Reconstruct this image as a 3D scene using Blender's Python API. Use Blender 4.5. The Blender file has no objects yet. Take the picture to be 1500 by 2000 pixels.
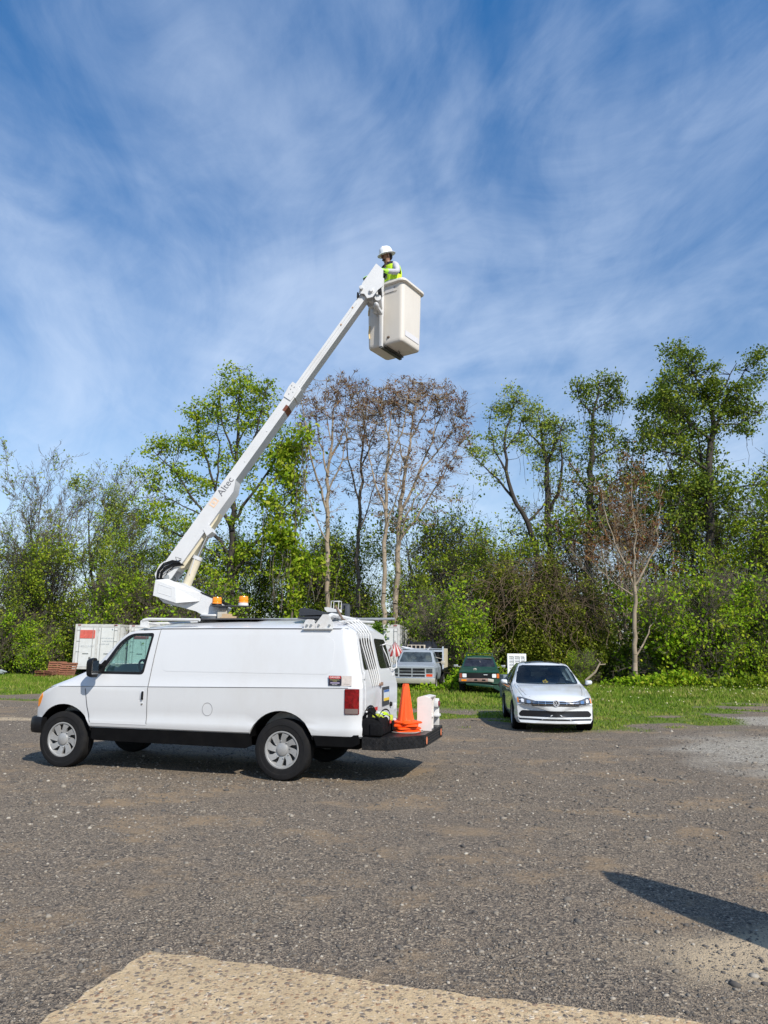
import bpy, bmesh, math, random
import numpy as np
from mathutils import Vector, Matrix, geometry, noise
from mathutils.bvhtree import BVHTree
R = math.radians
PI = math.pi
S = bpy.context.scene
C = S.collection
random.seed(7)

# ------------------------------------------------------------------ camera
PITCH, ROLL, CAMH = 0.192, 0.010, 1.68
cam = bpy.data.objects.new('camera', bpy.data.cameras.new('camera'))
C.objects.link(cam)
cam.matrix_world = Matrix.Translation((0, 0, CAMH)) @ Matrix.Rotation(PI/2 + PITCH, 4, 'X') @ Matrix.Rotation(ROLL, 4, 'Z')
cam.data.sensor_fit = 'VERTICAL'
cam.data.sensor_height = 36
cam.data.lens = 1387/2000*36
cam.data.clip_start = 0.05
cam.data.clip_end = 2000
S.camera = cam

# ------------------------------------------------------------------ light
SUN_EL = R(41)
SAZ = Vector((0.52, -0.854, 0)).normalized()            # horizontal direction towards the sun
sun = bpy.data.objects.new('sun', bpy.data.lights.new('sun', 'SUN'))
C.objects.link(sun)
sun.data.energy = 4.7
sun.data.angle = R(0.53)
sun.data.color = (1.0, 0.945, 0.85)
sd = Vector((SAZ.x*math.cos(SUN_EL), SAZ.y*math.cos(SUN_EL), math.sin(SUN_EL)))
sun.rotation_euler = sd.to_track_quat('Z', 'Y').to_euler()
sun.location = sd*60

W = bpy.data.worlds.new('World'); S.world = W
W.use_nodes = True
nt = W.node_tree; N = nt.nodes; L = nt.links
N.clear()
wo = N.new('ShaderNodeOutputWorld'); bg = N.new('ShaderNodeBackground')
sky = N.new('ShaderNodeTexSky'); sky.sky_type = 'NISHITA'; sky.sun_disc = False
sky.sun_elevation = SUN_EL
sky.sun_rotation = math.atan2(SAZ.x, SAZ.y)
sky.altitude = 0; sky.air_density = 1.15; sky.dust_density = 0.1; sky.ozone_density = 5.0
tc = N.new('ShaderNodeTexCoord')
sep = N.new('ShaderNodeSeparateXYZ'); L.new(tc.outputs['Generated'], sep.inputs[0])
def wmath(op, a, b=None, c=None):
    m = N.new('ShaderNodeMath'); m.operation = op
    for i, v in enumerate((a, b, c)):
        if v is None: continue
        if isinstance(v, (int, float)): m.inputs[i].default_value = v
        else: L.new(v, m.inputs[i])
    return m.outputs[0]
zz = wmath('ADD', wmath('MAXIMUM', sep.outputs[2], 0.0), 0.28)
px = wmath('DIVIDE', sep.outputs[0], zz); py = wmath('DIVIDE', sep.outputs[1], zz)
cmb = N.new('ShaderNodeCombineXYZ'); L.new(px, cmb.inputs[0]); L.new(py, cmb.inputs[1])
def wnoise(rot, scl, scale, detail, rough, dist, off=0.0):
    mp = N.new('ShaderNodeMapping'); mp.vector_type = 'TEXTURE'; L.new(cmb.outputs[0], mp.inputs[0])
    mp.inputs['Rotation'].default_value = (0, 0, rot); mp.inputs['Scale'].default_value = scl
    mp.inputs['Location'].default_value = (off, off*0.7, 0)
    n = N.new('ShaderNodeTexNoise'); L.new(mp.outputs[0], n.inputs['Vector'])
    n.inputs['Scale'].default_value = scale; n.inputs['Detail'].default_value = detail
    n.inputs['Roughness'].default_value = rough; n.inputs['Distortion'].default_value = dist
    return n.outputs['Fac']
n1 = wnoise(R(62), (1.7, 0.9, 1), 1.25, 5, 0.55, 0.5, 3.1)      # broad veils
n2 = wnoise(R(132), (1.35, 0.85, 1), 1.8, 9, 0.58, 1.5, 5.3)      # combed streaks
n3 = wnoise(R(110), (1.5, 0.9, 1), 5.0, 9, 0.64, 2.0, 1.7)
cl = wmath('ADD', wmath('MULTIPLY', n1, 0.58), wmath('ADD', wmath('MULTIPLY', n2, 0.40), wmath('MULTIPLY', n3, 0.14)))
cr = N.new('ShaderNodeMapRange'); cr.interpolation_type = 'SMOOTHSTEP'
L.new(cl, cr.inputs[0]); cr.inputs[1].default_value = 0.42; cr.inputs[2].default_value = 0.78
cr.inputs[3].default_value = 0.03; cr.inputs[4].default_value = 0.56
mx = N.new('ShaderNodeMixRGB'); L.new(cr.outputs[0], mx.inputs[0]); hsv = N.new('ShaderNodeHueSaturation'); L.new(wmath('MULTIPLY_ADD', wmath('POWER', wmath('MAXIMUM', sep.outputs[2], 0.0), 0.7), 0.85, 0.66), hsv.inputs['Saturation']); L.new(wmath('MULTIPLY_ADD', wmath('POWER', wmath('MAXIMUM', sep.outputs[2], 0.0), 0.6), 0.35, 0.84), hsv.inputs['Value']); L.new(sky.outputs[0], hsv.inputs['Color']); L.new(hsv.outputs[0], mx.inputs[1])
mx.inputs[2].default_value = (5.6, 6.5, 7.9, 1)
L.new(mx.outputs[0], bg.inputs[0]); L.new(bg.outputs[0], wo.inputs[0])
bg.inputs[1].default_value = 0.124
S.view_settings.view_transform = 'Standard'
S.view_settings.look = 'None'
S.view_settings.exposure = 0.22
S.view_settings.gamma = 1.0

# ------------------------------------------------------------------ materials
MATS = {}
def mat(name, col, rough=0.5, metal=0.0, var=0.0, scale=8.0, dirt=None, dirt_amt=0.0, bump=0.0, bscale=60.0,
        coat=0.0, trans=0.0, attr=None, ramp=None, translucent=0.0, spec=0.5, stretch=None, emit=0.0):
    if name in MATS: return MATS[name]
    m = bpy.data.materials.new(name); m.use_nodes = True
    MATS[name] = m
    nt = m.node_tree; N = nt.nodes; L = nt.links
    b = N['Principled BSDF']; out = N['Material Output']
    b.inputs['Roughness'].default_value = rough; b.inputs['Metallic'].default_value = metal
    b.inputs['Specular IOR Level'].default_value = spec
    b.inputs['Coat Weight'].default_value = coat
    b.inputs['Coat Roughness'].default_value = 0.04
    b.inputs['Base Color'].default_value = (*col, 1)
    tc = N.new('ShaderNodeTexCoord')
    src = tc.outputs['Object']
    if stretch:
        mp = N.new('ShaderNodeMapping'); L.new(src, mp.inputs[0]); mp.inputs['Scale'].default_value = stretch; src = mp.outputs[0]
    csock = None
    if ramp:
        cr = N.new('ShaderNodeValToRGB'); e = cr.color_ramp.elements
        while len(e) < len(ramp): e.new(0.5)
        for k, (p, c) in enumerate(ramp): e[k].position = p; e[k].color = (*c, 1)
        at = N.new('ShaderNodeAttribute'); at.attribute_name = attr or 'tint'
        nz = N.new('ShaderNodeTexNoise'); L.new(src, nz.inputs['Vector']); nz.inputs['Scale'].default_value = scale
        ma = N.new('ShaderNodeMath'); ma.operation = 'MULTIPLY_ADD'
        L.new(nz.outputs['Fac'], ma.inputs[0]); ma.inputs[1].default_value = var
        sb = N.new('ShaderNodeMath'); sb.operation = 'SUBTRACT'; L.new(at.outputs['Fac'], sb.inputs[0]); sb.inputs[1].default_value = var*0.5
        L.new(sb.outputs[0], ma.inputs[2]); L.new(ma.outputs[0], cr.inputs[0])
        csock = cr.outputs[0]
    elif var > 0 or dirt:
        nz = N.new('ShaderNodeTexNoise'); L.new(src, nz.inputs['Vector'])
        nz.inputs['Scale'].default_value = scale; nz.inputs['Detail'].default_value = 6; nz.inputs['Roughness'].default_value = 0.65
        mr = N.new('ShaderNodeMapRange'); L.new(nz.outputs['Fac'], mr.inputs[0])
        mr.inputs[1].default_value = 0.3; mr.inputs[2].default_value = 0.7
        mr.inputs[3].default_value = 1-var; mr.inputs[4].default_value = 1+var
        mm = N.new('ShaderNodeMixRGB'); mm.blend_type = 'MULTIPLY'; mm.inputs[0].default_value = 1
        mm.inputs[1].default_value = (*col, 1); L.new(mr.outputs[0], mm.inputs[2])
        csock = mm.outputs[0]
        if dirt:
            n2 = N.new('ShaderNodeTexNoise'); L.new(src, n2.inputs['Vector'])
            n2.inputs['Scale'].default_value = scale*0.45; n2.inputs['Detail'].default_value = 9; n2.inputs['Roughness'].default_value = 0.7
            m2 = N.new('ShaderNodeMapRange'); L.new(n2.outputs['Fac'], m2.inputs[0])
            m2.inputs[1].default_value = 0.5; m2.inputs[2].default_value = 0.75; m2.inputs[4].default_value = dirt_amt
            mx = N.new('ShaderNodeMixRGB'); L.new(m2.outputs[0], mx.inputs[0]); L.new(csock, mx.inputs[1]); mx.inputs[2].default_value = (*dirt, 1)
            csock = mx.outputs[0]
            rr = N.new('ShaderNodeMapRange'); L.new(n2.outputs['Fac'], rr.inputs[0]); rr.inputs[1].default_value = .4; rr.inputs[2].default_value = .75
            rr.inputs[3].default_value = rough; rr.inputs[4].default_value = min(1, rough+0.3*dirt_amt+.1); L.new(rr.outputs[0], b.inputs['Roughness'])
    if csock: L.new(csock, b.inputs['Base Color'])
    if bump:
        nb = N.new('ShaderNodeTexNoise'); L.new(src, nb.inputs['Vector']); nb.inputs['Scale'].default_value = bscale; nb.inputs['Detail'].default_value = 5
        bp = N.new('ShaderNodeBump'); bp.inputs['Strength'].default_value = bump; bp.inputs['Distance'].default_value = 0.01
        L.new(nb.outputs['Fac'], bp.inputs['Height']); L.new(bp.outputs[0], b.inputs['Normal'])
    if trans:
        b.inputs['Transmission Weight'].default_value = trans; b.inputs['IOR'].default_value = 1.05
    if translucent:
        t = N.new('ShaderNodeBsdfTranslucent')
        if csock: L.new(csock, t.inputs[0])
        else: t.inputs[0].default_value = (*col, 1)
        ms = N.new('ShaderNodeMixShader'); ms.inputs[0].default_value = translucent
        L.new(b.outputs[0], ms.inputs[1]); L.new(t.outputs[0], ms.inputs[2]); L.new(ms.outputs[0], out.inputs[0])
    return m

def glass_mat(name, tint, mixv):
    """thin window pane: mostly clear with a fresnel-like mirror coat"""
    if name in MATS: return MATS[name]
    m = bpy.data.materials.new(name); m.use_nodes = True; MATS[name] = m
    nt = m.node_tree; N = nt.nodes; L = nt.links; N.remove(N['Principled BSDF'])
    g = N.new('ShaderNodeBsdfGlossy'); g.inputs['Roughness'].default_value = 0.02
    t = N.new('ShaderNodeBsdfTransparent'); t.inputs[0].default_value = (*tint, 1)
    lw = N.new('ShaderNodeLayerWeight'); lw.inputs[0].default_value = 0.5
    pw_ = N.new('ShaderNodeMath'); pw_.operation = 'POWER'; L.new(lw.outputs['Facing'], pw_.inputs[0]); pw_.inputs[1].default_value = 4.0
    ma_ = N.new('ShaderNodeMath'); ma_.operation = 'MULTIPLY_ADD'; L.new(pw_.outputs[0], ma_.inputs[0]); ma_.inputs[1].default_value = 0.8; ma_.inputs[2].default_value = mixv*0.6
    ms = N.new('ShaderNodeMixShader'); L.new(ma_.outputs[0], ms.inputs[0])
    L.new(t.outputs[0], ms.inputs[1]); L.new(g.outputs[0], ms.inputs[2]); L.new(ms.outputs[0], N['Material Output'].inputs[0])
    return m

VANW = mat('van_white_paint', (0.585, 0.59, 0.595), 0.28, var=0.015, scale=1.5, dirt=(0.40, 0.36, 0.31), dirt_amt=0.24, coat=0.4, stretch=(1, 1, .55))
CARW = mat('car_white_paint', (0.62, 0.635, 0.64), 0.2, coat=1.0, var=0.01)
BLK = mat('black_plastic', (0.008, 0.008, 0.009), 0.5, var=0.2, scale=20, spec=0.25)
SKIRT = mat('black_underbody_paint', (0.004, 0.004, 0.0045), 0.8, var=0.3, scale=6, dirt=(0.02, 0.018, 0.015), dirt_amt=0.3, spec=0.08)
RUB = mat('tyre_rubber', (0.011, 0.011, 0.012), 0.8, var=0.15, scale=12, dirt=(0.045, 0.04, 0.034), dirt_amt=0.3, spec=0.2, bump=0.3, bscale=90)
SILV = mat('hubcap_silver', (0.34, 0.34, 0.335), 0.32, 0.25, var=0.12, dirt=(0.16, 0.14, 0.12), dirt_amt=0.3)
CHR = mat('chrome', (0.75, 0.75, 0.76), 0.12, 1.0)
DGL = mat('dark_tinted_glass', (0.006, 0.007, 0.009), 0.03, spec=0.6)
GAPSHADE = mat('gap_and_shade_line', (0.06, 0.06, 0.062), 0.7)
BOOMW = mat('boom_white_paint', (0.58, 0.585, 0.59), 0.42, var=0.04, scale=3, dirt=(0.38, 0.34, 0.29), dirt_amt=0.35, bump=0.04, bscale=30)
FIBER = mat('bucket_fibreglass', (0.62, 0.58, 0.52), 0.5, var=0.03, scale=2, dirt=(0.48, 0.42, 0.36), dirt_amt=0.28, stretch=(2, 2, 0.5))
RACKW = mat('rack_white_paint', (0.60, 0.60, 0.59), 0.45, var=0.05, scale=9, dirt=(0.40, 0.30, 0.2), dirt_amt=0.35)
AMB = mat('amber_lens', (0.85, 0.26, 0.01), 0.12, spec=0.7)
REDL = mat('red_lens', (0.15, 0.003, 0.005), 0.12, spec=0.5, var=0.75, scale=16)
GREYM = mat('galvanised_grey', (0.33, 0.34, 0.34), 0.5, 0.5, var=0.15, scale=15)
INT = mat('interior_grey', (0.10, 0.105, 0.115), 0.75, var=0.1)

# ------------------------------------------------------------------ object helpers
def tag(o, label=None, cat=None, group=None, kind=None):
    if label: o['label'] = label
    if cat: o['category'] = cat
    if group: o['group'] = group
    if kind: o['kind'] = kind
    return o
def thing(name, label, cat, loc=(0, 0, 0), rz=0.0, group=None, scale=None):
    o = bpy.data.objects.new(name, None); C.objects.link(o)
    o.empty_display_size = 0.2
    o.location = loc; o.rotation_euler = (0, 0, rz)
    if scale: o.scale = scale
    return tag(o, label, cat, group)
def copy_tree(o, parent=None):
    c = o.copy(); C.objects.link(c); c.parent = parent
    for ch in list(o.children): copy_tree(ch, c)
    return c
def shade(me, ang=35):
    n = len(me.polygons)
    if n:
        me.polygons.foreach_set('use_smooth', [True]*n)
        try: me.set_sharp_from_angle(angle=R(ang))
        except Exception: pass
    me.update()

class MB:
    def __init__(s): s.v = []; s.f = []; s.m = []; s.T = Matrix.Identity(4)
    def add(s, vs, fs, mi=0):
        b = len(s.v)
        s.v += [s.T @ Vector(p) for p in vs]
        s.f += [tuple(i+b for i in f) for f in fs]; s.m += [mi]*len(fs)
        return s
    def box(s, x0, x1, y0, y1, z0, z1, mi=0, bev=0.0):
        if bev <= 0:
            vs = [(x, y, z) for x in (x0, x1) for y in (y0, y1) for z in (z0, z1)]
            fs = [(0, 1, 3, 2), (4, 6, 7, 5), (0, 4, 5, 1), (2, 3, 7, 6), (0, 2, 6, 4), (1, 5, 7, 3)]
            return s.add(vs, fs, mi)
        bm = bmesh.new(); bmesh.ops.create_cube(bm, size=1)
        for v in bm.verts:
            v.co = Vector(((x0+x1)/2+v.co.x*(x1-x0), (y0+y1)/2+v.co.y*(y1-y0), (z0+z1)/2+v.co.z*(z1-z0)))
        bmesh.ops.bevel(bm, geom=bm.edges[:], offset=bev, segments=2, profile=0.5, affect='EDGES')
        bm.verts.index_update()
        s.add([v.co.copy() for v in bm.verts], [[v.index for v in f.verts] for f in bm.faces], mi); bm.free(); return s
    def prism(s, poly, axis, a0, a1, mi=0):
        """poly: 2-D outline; axis 'X' -> (y,z), 'Y' -> (x,z), 'Z' -> (x,y); extruded from a0 to a1"""
        def P(p, a):
            return {'X': (a, p[0], p[1]), 'Y': (p[0], a, p[1]), 'Z': (p[0], p[1], a)}[axis]
        n = len(poly)
        vs = [P(p, a0) for p in poly]+[P(p, a1) for p in poly]
        ar = sum(poly[i][0]*poly[(i+1) % n][1]-poly[(i+1) % n][0]*poly[i][1] for i in range(n))
        sg = (ar > 0) == (a1 > a0)
        if axis == 'Y': sg = not sg
        fs = [tuple(range(n)), tuple(range(n, 2*n))[::-1]]+[(i, i+n, (i+1) % n+n, (i+1) % n) for i in range(n)]
        if sg: fs = [f[::-1] for f in fs]
        return s.add(vs, fs, mi)
    def tube(s, pts, r, n=8, mi=0, cap=True):
        pts = [Vector(p) for p in pts]
        rs = r if isinstance(r, (list, tuple)) else [r]*len(pts)
        vs = []; fs = []; u = None
        for i, p in enumerate(pts):
            d = (pts[min(i+1, len(pts)-1)]-pts[max(i-1, 0)])
            d = d.normalized() if d.length > 1e-9 else Vector((0, 0, 1))
            if u is None: u = d.orthogonal().normalized()
            else:
                u = u-d*u.dot(d); u = u.normalized() if u.length > 1e-6 else d.orthogonal().normalized()
            w = d.cross(u)
            vs += [p+(u*math.cos(2*PI*k/n)+w*math.sin(2*PI*k/n))*rs[i] for k in range(n)]
        for i in range(len(pts)-1):
            for k in range(n):
                a = i*n+k; b = i*n+(k+1) % n; fs.append((a, b, b+n, a+n))
        if cap: fs += [tuple(range(n))[::-1], tuple(range((len(pts)-1)*n, len(pts)*n))]
        return s.add(vs, fs, mi)
    def lathe(s, prof, n=32, mi=0, axis='Z', close=False):
        """prof: (radius, height)"""
        vs = []; fs = []
        for (r, h) in prof:
            for k in range(n):
                a = 2*PI*k/n; c, q = r*math.cos(a), r*math.sin(a)
                vs.append((c, q, h) if axis == 'Z' else ((c, h, q) if axis == 'Y' else (h, c, q)))
        m = len(prof)
        for i in range(m-1 + (1 if close else 0)):
            for k in range(n):
                a = i*n+k; b = i*n+(k+1) % n; j = (i+1) % m
                f = (a, b, j*n+(k+1) % n, j*n+k)
                fs.append(f if axis != 'Y' else f[::-1])
        if not close:
            if prof[0][0] > 1e-6: fs.append(tuple(range(n))[::-1])
            if prof[-1][0] > 1e-6: fs.append(tuple(range((m-1)*n, m*n)))
        return s.add(vs, fs, mi)
    def sphere(s, c, r, n=12, mi=0):
        if not isinstance(r, (tuple, list)): r = (r, r, r)
        vs = []; fs = []; m = n//2
        for i in range(m+1):
            t = PI*i/m
            for k in range(n):
                a = 2*PI*k/n
                vs.append((c[0]+r[0]*math.sin(t)*math.cos(a), c[1]+r[1]*math.sin(t)*math.sin(a), c[2]+r[2]*math.cos(t)))
        for i in range(m):
            for k in range(n):
                a = i*n+k; b = i*n+(k+1) % n; fs.append((a, a+n, b+n, b))
        return s.add(vs, fs, mi)
    def mesh(s, name, weld=True):
        me = bpy.data.meshes.new(name)
        me.from_pydata([tuple(v) for v in s.v], [], s.f)
        me.polygons.foreach_set('material_index', s.m)
        if weld:
            bm = bmesh.new(); bm.from_mesh(me); bmesh.ops.remove_doubles(bm, verts=bm.verts, dist=1e-5)
            bmesh.ops.recalc_face_normals(bm, faces=bm.faces)
            if len(bm.faces) < 5000 and bm.calc_volume(signed=True) < 0: bmesh.ops.reverse_faces(bm, faces=bm.faces)
            bm.to_mesh(me); bm.free()
        return me
    def build(s, name, mats, parent=None, ang=35, label=None, flat=False):
        me = s.mesh(name)
        if not isinstance(mats, (list, tuple)): mats = [mats]
        for m in mats: me.materials.append(m)
        if not flat: shade(me, ang)
        return link(name, me, parent, label)
def link(name, me, parent=None, label=None):
    o = bpy.data.objects.new(name, me); C.objects.link(o)
    if parent: o.parent = parent
    if label: o['label'] = label
    return o
def rounded(poly, r, n=4):
    out = []; m = len(poly)
    for i in range(m):
        p = Vector(poly[i]); a = (Vector(poly[i-1])-p); b = (Vector(poly[(i+1) % m])-p)
        rr = r[i] if isinstance(r, (list, tuple)) else r
        rr = min(rr, a.length*0.45, b.length*0.45)
        if rr <= 0: out.append(tuple(p)); continue
        A = p+a.normalized()*rr; B = p+b.normalized()*rr
        for k in range(n+1):
            t = k/n; q = A*(1-t)**2+p*2*t*(1-t)+B*t*t; out.append((q.x, q.y))
    return out
def inside(p, poly):
    c = False; n = len(poly); x, y = p
    for i in range(n):
        x1, y1 = poly[i]; x2, y2 = poly[(i+1) % n]
        if (y1 > y) != (y2 > y) and x < (x2-x1)*(y-y1)/(y2-y1)+x1: c = not c
    return c
def bvh_of(me):
    return BVHTree.FromPolygons([v.co.copy() for v in me.vertices], [tuple(p.vertices) for p in me.polygons])
def drape(bvh, poly, axis, sg, off, mats, name, parent, res=0.06, holes=(), skirt=0.02, label=None, far=12, ang=40):
    """cut a panel of the given 2-D outline and lay it on the body surface, `off` proud of it"""
    pts = []
    for i in range(len(poly)):                      # resample outline
        a = Vector(poly[i]); b = Vector(poly[(i+1) % len(poly)]); k = max(1, int((b-a).length/res))
        for j in range(k): pts.append(a+(b-a)*j/k)
    ol = [tuple(p) for p in pts]; vs = list(pts); faces = [list(range(len(pts)))]; edges = []
    for h in holes:
        b0 = len(vs); hp = []
        for i in range(len(h)):
            a = Vector(h[i]); b = Vector(h[(i+1) % len(h)]); k = max(1, int((b-a).length/res))
            for j in range(k): hp.append(a+(b-a)*j/k)
        vs += hp; edges += [(b0+i, b0+(i+1) % len(hp)) for i in range(len(hp))]
    x0 = min(p[0] for p in ol); x1 = max(p[0] for p in ol); y0 = min(p[1] for p in ol); y1 = max(p[1] for p in ol)
    nx = int((x1-x0)/res); ny = int((y1-y0)/res)
    for i in range(1, nx):
        for j in range(1, ny):
            p = (x0+(x1-x0)*i/nx, y0+(y1-y0)*j/ny)
            if inside(p, ol) and not any(inside(p, h) for h in holes): vs.append(Vector(p))
    V, _, Fc, *_ = geometry.delaunay_2d_cdt(vs, edges, faces, 1, 1e-6)
    Fc = [f for f in Fc if not any(inside((sum(V[i][0] for i in f)/3, sum(V[i][1] for i in f)/3), h) for h in holes)]
    P = []; last = None
    for v in V:
        if axis == 'Y': o = Vector((v[0], sg*far, v[1])); d = Vector((0, -sg, 0))
        elif axis == 'X': o = Vector((sg*far, v[0], v[1])); d = Vector((-sg, 0, 0))
        else: o = Vector((v[0], v[1], far)); d = Vector((0, 0, -1))
        h = bvh.ray_cast(o, d)
        if h[0] is None: P.append(None)
        else: P.append(h[0]-d*off)
    ok = [p for p in P if p is not None]
    if not ok: return None
    ia = {'X': 0, 'Y': 1, 'Z': 2}[axis]
    for i, p in enumerate(P):
        if p is None:
            v = V[i]; q = min((P[j] for j in range(len(P)) if P[j] is not None and j != i),
                              key=lambda w: (w[(ia+1) % 3]-({'Y': v[1], 'X': v[0], 'Z': v[0]}[axis]))**2 + (w[(ia+2) % 3]-({'Y': v[0], 'X': v[1], 'Z': v[1]}[axis]))**2)
            P[i] = Vector({'Y': (v[0], q.y, v[1]), 'X': (q.x, v[0], v[1]), 'Z': (v[0], v[1], q.z)}[axis])
    bm = bmesh.new(); bv = [bm.verts.new(p) for p in P]
    for f in Fc:
        try: bm.faces.new([bv[i] for i in f])
        except Exception: pass
    for v in [v for v in bm.verts if not v.link_faces]: bm.verts.remove(v)
    bmesh.ops.recalc_face_normals(bm, faces=bm.faces)
    dirv = Vector({'Y': (0, sg, 0), 'X': (sg, 0, 0), 'Z': (0, 0, 1)}[axis])
    if sum((f.normal.dot(dirv) for f in bm.faces)) < 0: bmesh.ops.reverse_faces(bm, faces=bm.faces)
    if skirt:
        be = [e for e in bm.edges if len(e.link_faces) == 1]
        r = bmesh.ops.extrude_edge_only(bm, edges=be)
        for v in [g for g in r['geom'] if isinstance(g, bmesh.types.BMVert)]: v.co -= dirv*skirt
    me = bpy.data.meshes.new(name); bm.to_mesh(me); bm.free()
    for m in (mats if isinstance(mats, (list, tuple)) else [mats]): me.materials.append(m)
    shade(me, ang)
    return link(name, me, parent, label)
def line(bvh, pts, r, axis, sg, off, m, name, parent, step=0.08):
    """fine line following the body surface"""
    out = []
    for a, b in zip(pts, pts[1:]):
        a = Vector(a); b = Vector(b); k = max(1, int((b-a).length/step))
        for j in range(k+1): out.append(a+(b-a)*j/k)
    P3 = []
    for v in out:
        if axis == 'Y': o = Vector((v[0], sg*12, v[1])); d = Vector((0, -sg, 0))
        elif axis == 'X': o = Vector((sg*12, v[0], v[1])); d = Vector((-sg, 0, 0))
        else: o = Vector((v[0], v[1], 12)); d = Vector((0, 0, -1))
        h = bvh.ray_cast(o, d)
        if h[0] is not None:
            p = h[0]-d*off
            if not P3 or (p-P3[-1]).length > 1e-4: P3.append(p)
    q = MB(); q.tube(P3, r, 5); return q.build(name, m, parent, 80)
def strip(bvh, pts, w, axis, sg, off, m, name, parent):
    """thin line laid on the body along pts"""
    q = [Vector(p) for p in pts]; Lf = []; Rt = []
    for i in range(len(q)):
        d = (q[min(i+1, len(q)-1)]-q[max(i-1, 0)]).normalized(); nrm = Vector((-d.y, d.x))
        Lf.append(tuple(q[i]+nrm*w/2)); Rt.append(tuple(q[i]-nrm*w/2))
    return drape(bvh, Lf+Rt[::-1], axis, sg, off, m, name, parent, res=0.12, skirt=0)
def loft(rings, name):
    vs = [p for r in rings for p in r]; n = len(rings[0]); fs = []
    for i in range(len(rings)-1):
        for k in range(n):
            a = i*n+k; b = i*n+(k+1) % n; fs.append((a, b, b+n, a+n))
    r0 = rings[0]
    if n % 2 == 0 and abs(r0[0][1]) < 1e-9 and abs(r0[1][1]+r0[-1][1]) < 1e-9:      # left-right symmetric: cap as a fan
        for b, rg_ in ((0, rings[0]), ((len(rings)-1)*n, rings[-1])):
            zs = [p[2] for p in rg_]; c = len(vs); vs.append((rg_[0][0], 0.0, (min(zs)+max(zs))/2))
            fs += [(b+k, b+(k+1) % n, c) if b else (b+(k+1) % n, b+k, c) for k in range(n)]
    else:
        fs += [tuple(range(n))[::-1], tuple(range((len(rings)-1)*n, len(rings)*n))]
    me = bpy.data.meshes.new(name); me.from_pydata([tuple(v) for v in vs], [], fs)
    bm = bmesh.new(); bm.from_mesh(me); bmesh.ops.remove_doubles(bm, verts=bm.verts, dist=1e-5)
    bmesh.ops.recalc_face_normals(bm, faces=bm.faces)
    if bm.calc_volume(signed=True) < 0: bmesh.ops.reverse_faces(bm, faces=bm.faces)
    bm.to_mesh(me); bm.free()
    return me
def cut(me, cutters, name, selfx=False):
    """boolean difference of a list of cutter meshes"""
    o = bpy.data.objects.new('tmp', me); C.objects.link(o); tmp = []
    for c in cutters:
        co = bpy.data.objects.new('tmpc', c); C.objects.link(co); tmp.append(co)
        md = o.modifiers.new('b', 'BOOLEAN'); md.operation = 'DIFFERENCE'; md.solver = 'EXACT'; md.object = co; md.use_self = selfx
    dg = bpy.context.evaluated_depsgraph_get()
    r = bpy.data.meshes.new_from_object(o.evaluated_get(dg)); r.name = name
    for q in tmp+[o]: bpy.data.objects.remove(q)
    if len(r.polygons) < 10: print('BOOLEAN FAILED', name); return me
    return r
def cyl_mesh(x, z, r, y0, y1, n=40):
    m = MB(); m.prism([(x+r*math.cos(2*PI*k/n), z+r*math.sin(2*PI*k/n)) for k in range(n)], 'Y', y0, y1); return m.mesh('c')
def text(body, size, m, name, parent, M, extrude=0.001, label=None, bold=0.0):
    cu = bpy.data.curves.new('t', 'FONT'); cu.body = body; cu.size = size; cu.extrude = extrude
    cu.align_x = 'CENTER'; cu.align_y = 'CENTER'; cu.offset = bold
    o = bpy.data.objects.new('t', cu); C.objects.link(o)
    dg = bpy.context.evaluated_depsgraph_get()
    me = bpy.data.meshes.new_from_object(o.evaluated_get(dg)); bpy.data.objects.remove(o)
    me.materials.clear(); me.materials.append(m); me.transform(M)
    return link(name, me, parent, label)
def section(x, zb, wb, zc, wc, zt, wt, crown, nose=0.0, pw=3.0, lowers=(), full=None, belt_step=0.0, bulge=0.0):
    """closed ring at station x: lower side points, belt, greenhouse, crowned top; `nose` pulls the sides back"""
    half = [(0.0, zb), (wb*0.6, zb), (wb*0.97, zb), (wb, zb+0.025)]
    for (f, k) in lowers: half.append((wb+(wc-wb)*f+k, zb+(zc-zb)*f))
    half += [(wc, zc), (wc-belt_step, zc+0.012)]
    for f in (0.2, 0.45, 0.7, 0.88):
        z = zc+0.012+(zt-zc-0.012)*f; w = (wc-belt_step)+(wt-wc+belt_step)*f+bulge*4*f*(1-f)
        half.append((w, z))
    half.append((wt, zt-0.012)); half.append((wt-0.012, zt))
    for f in (0.90, 0.72, 0.48, 0.24):
        half.append((wt*f, zt+crown*(1-f*f)))
    half.append((0.0, zt+crown))
    ref = full or wc
    ring = [(x-nose*(abs(y)/ref)**pw, y, z) for (y, z) in half]
    ring += [(p[0], -p[1], p[2]) for p in ring[1:-1]][::-1]
    return ring
def lerp_table(t, x):
    if x >= t[0][0]: return t[0][1:]
    for a, b in zip(t, t[1:]):
        if x >= b[0]:
            f = (x-b[0])/(a[0]-b[0]); return tuple(b[i]+(a[i]-b[i])*f for i in range(1, len(a)))
    return t[-1][1:]

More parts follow.
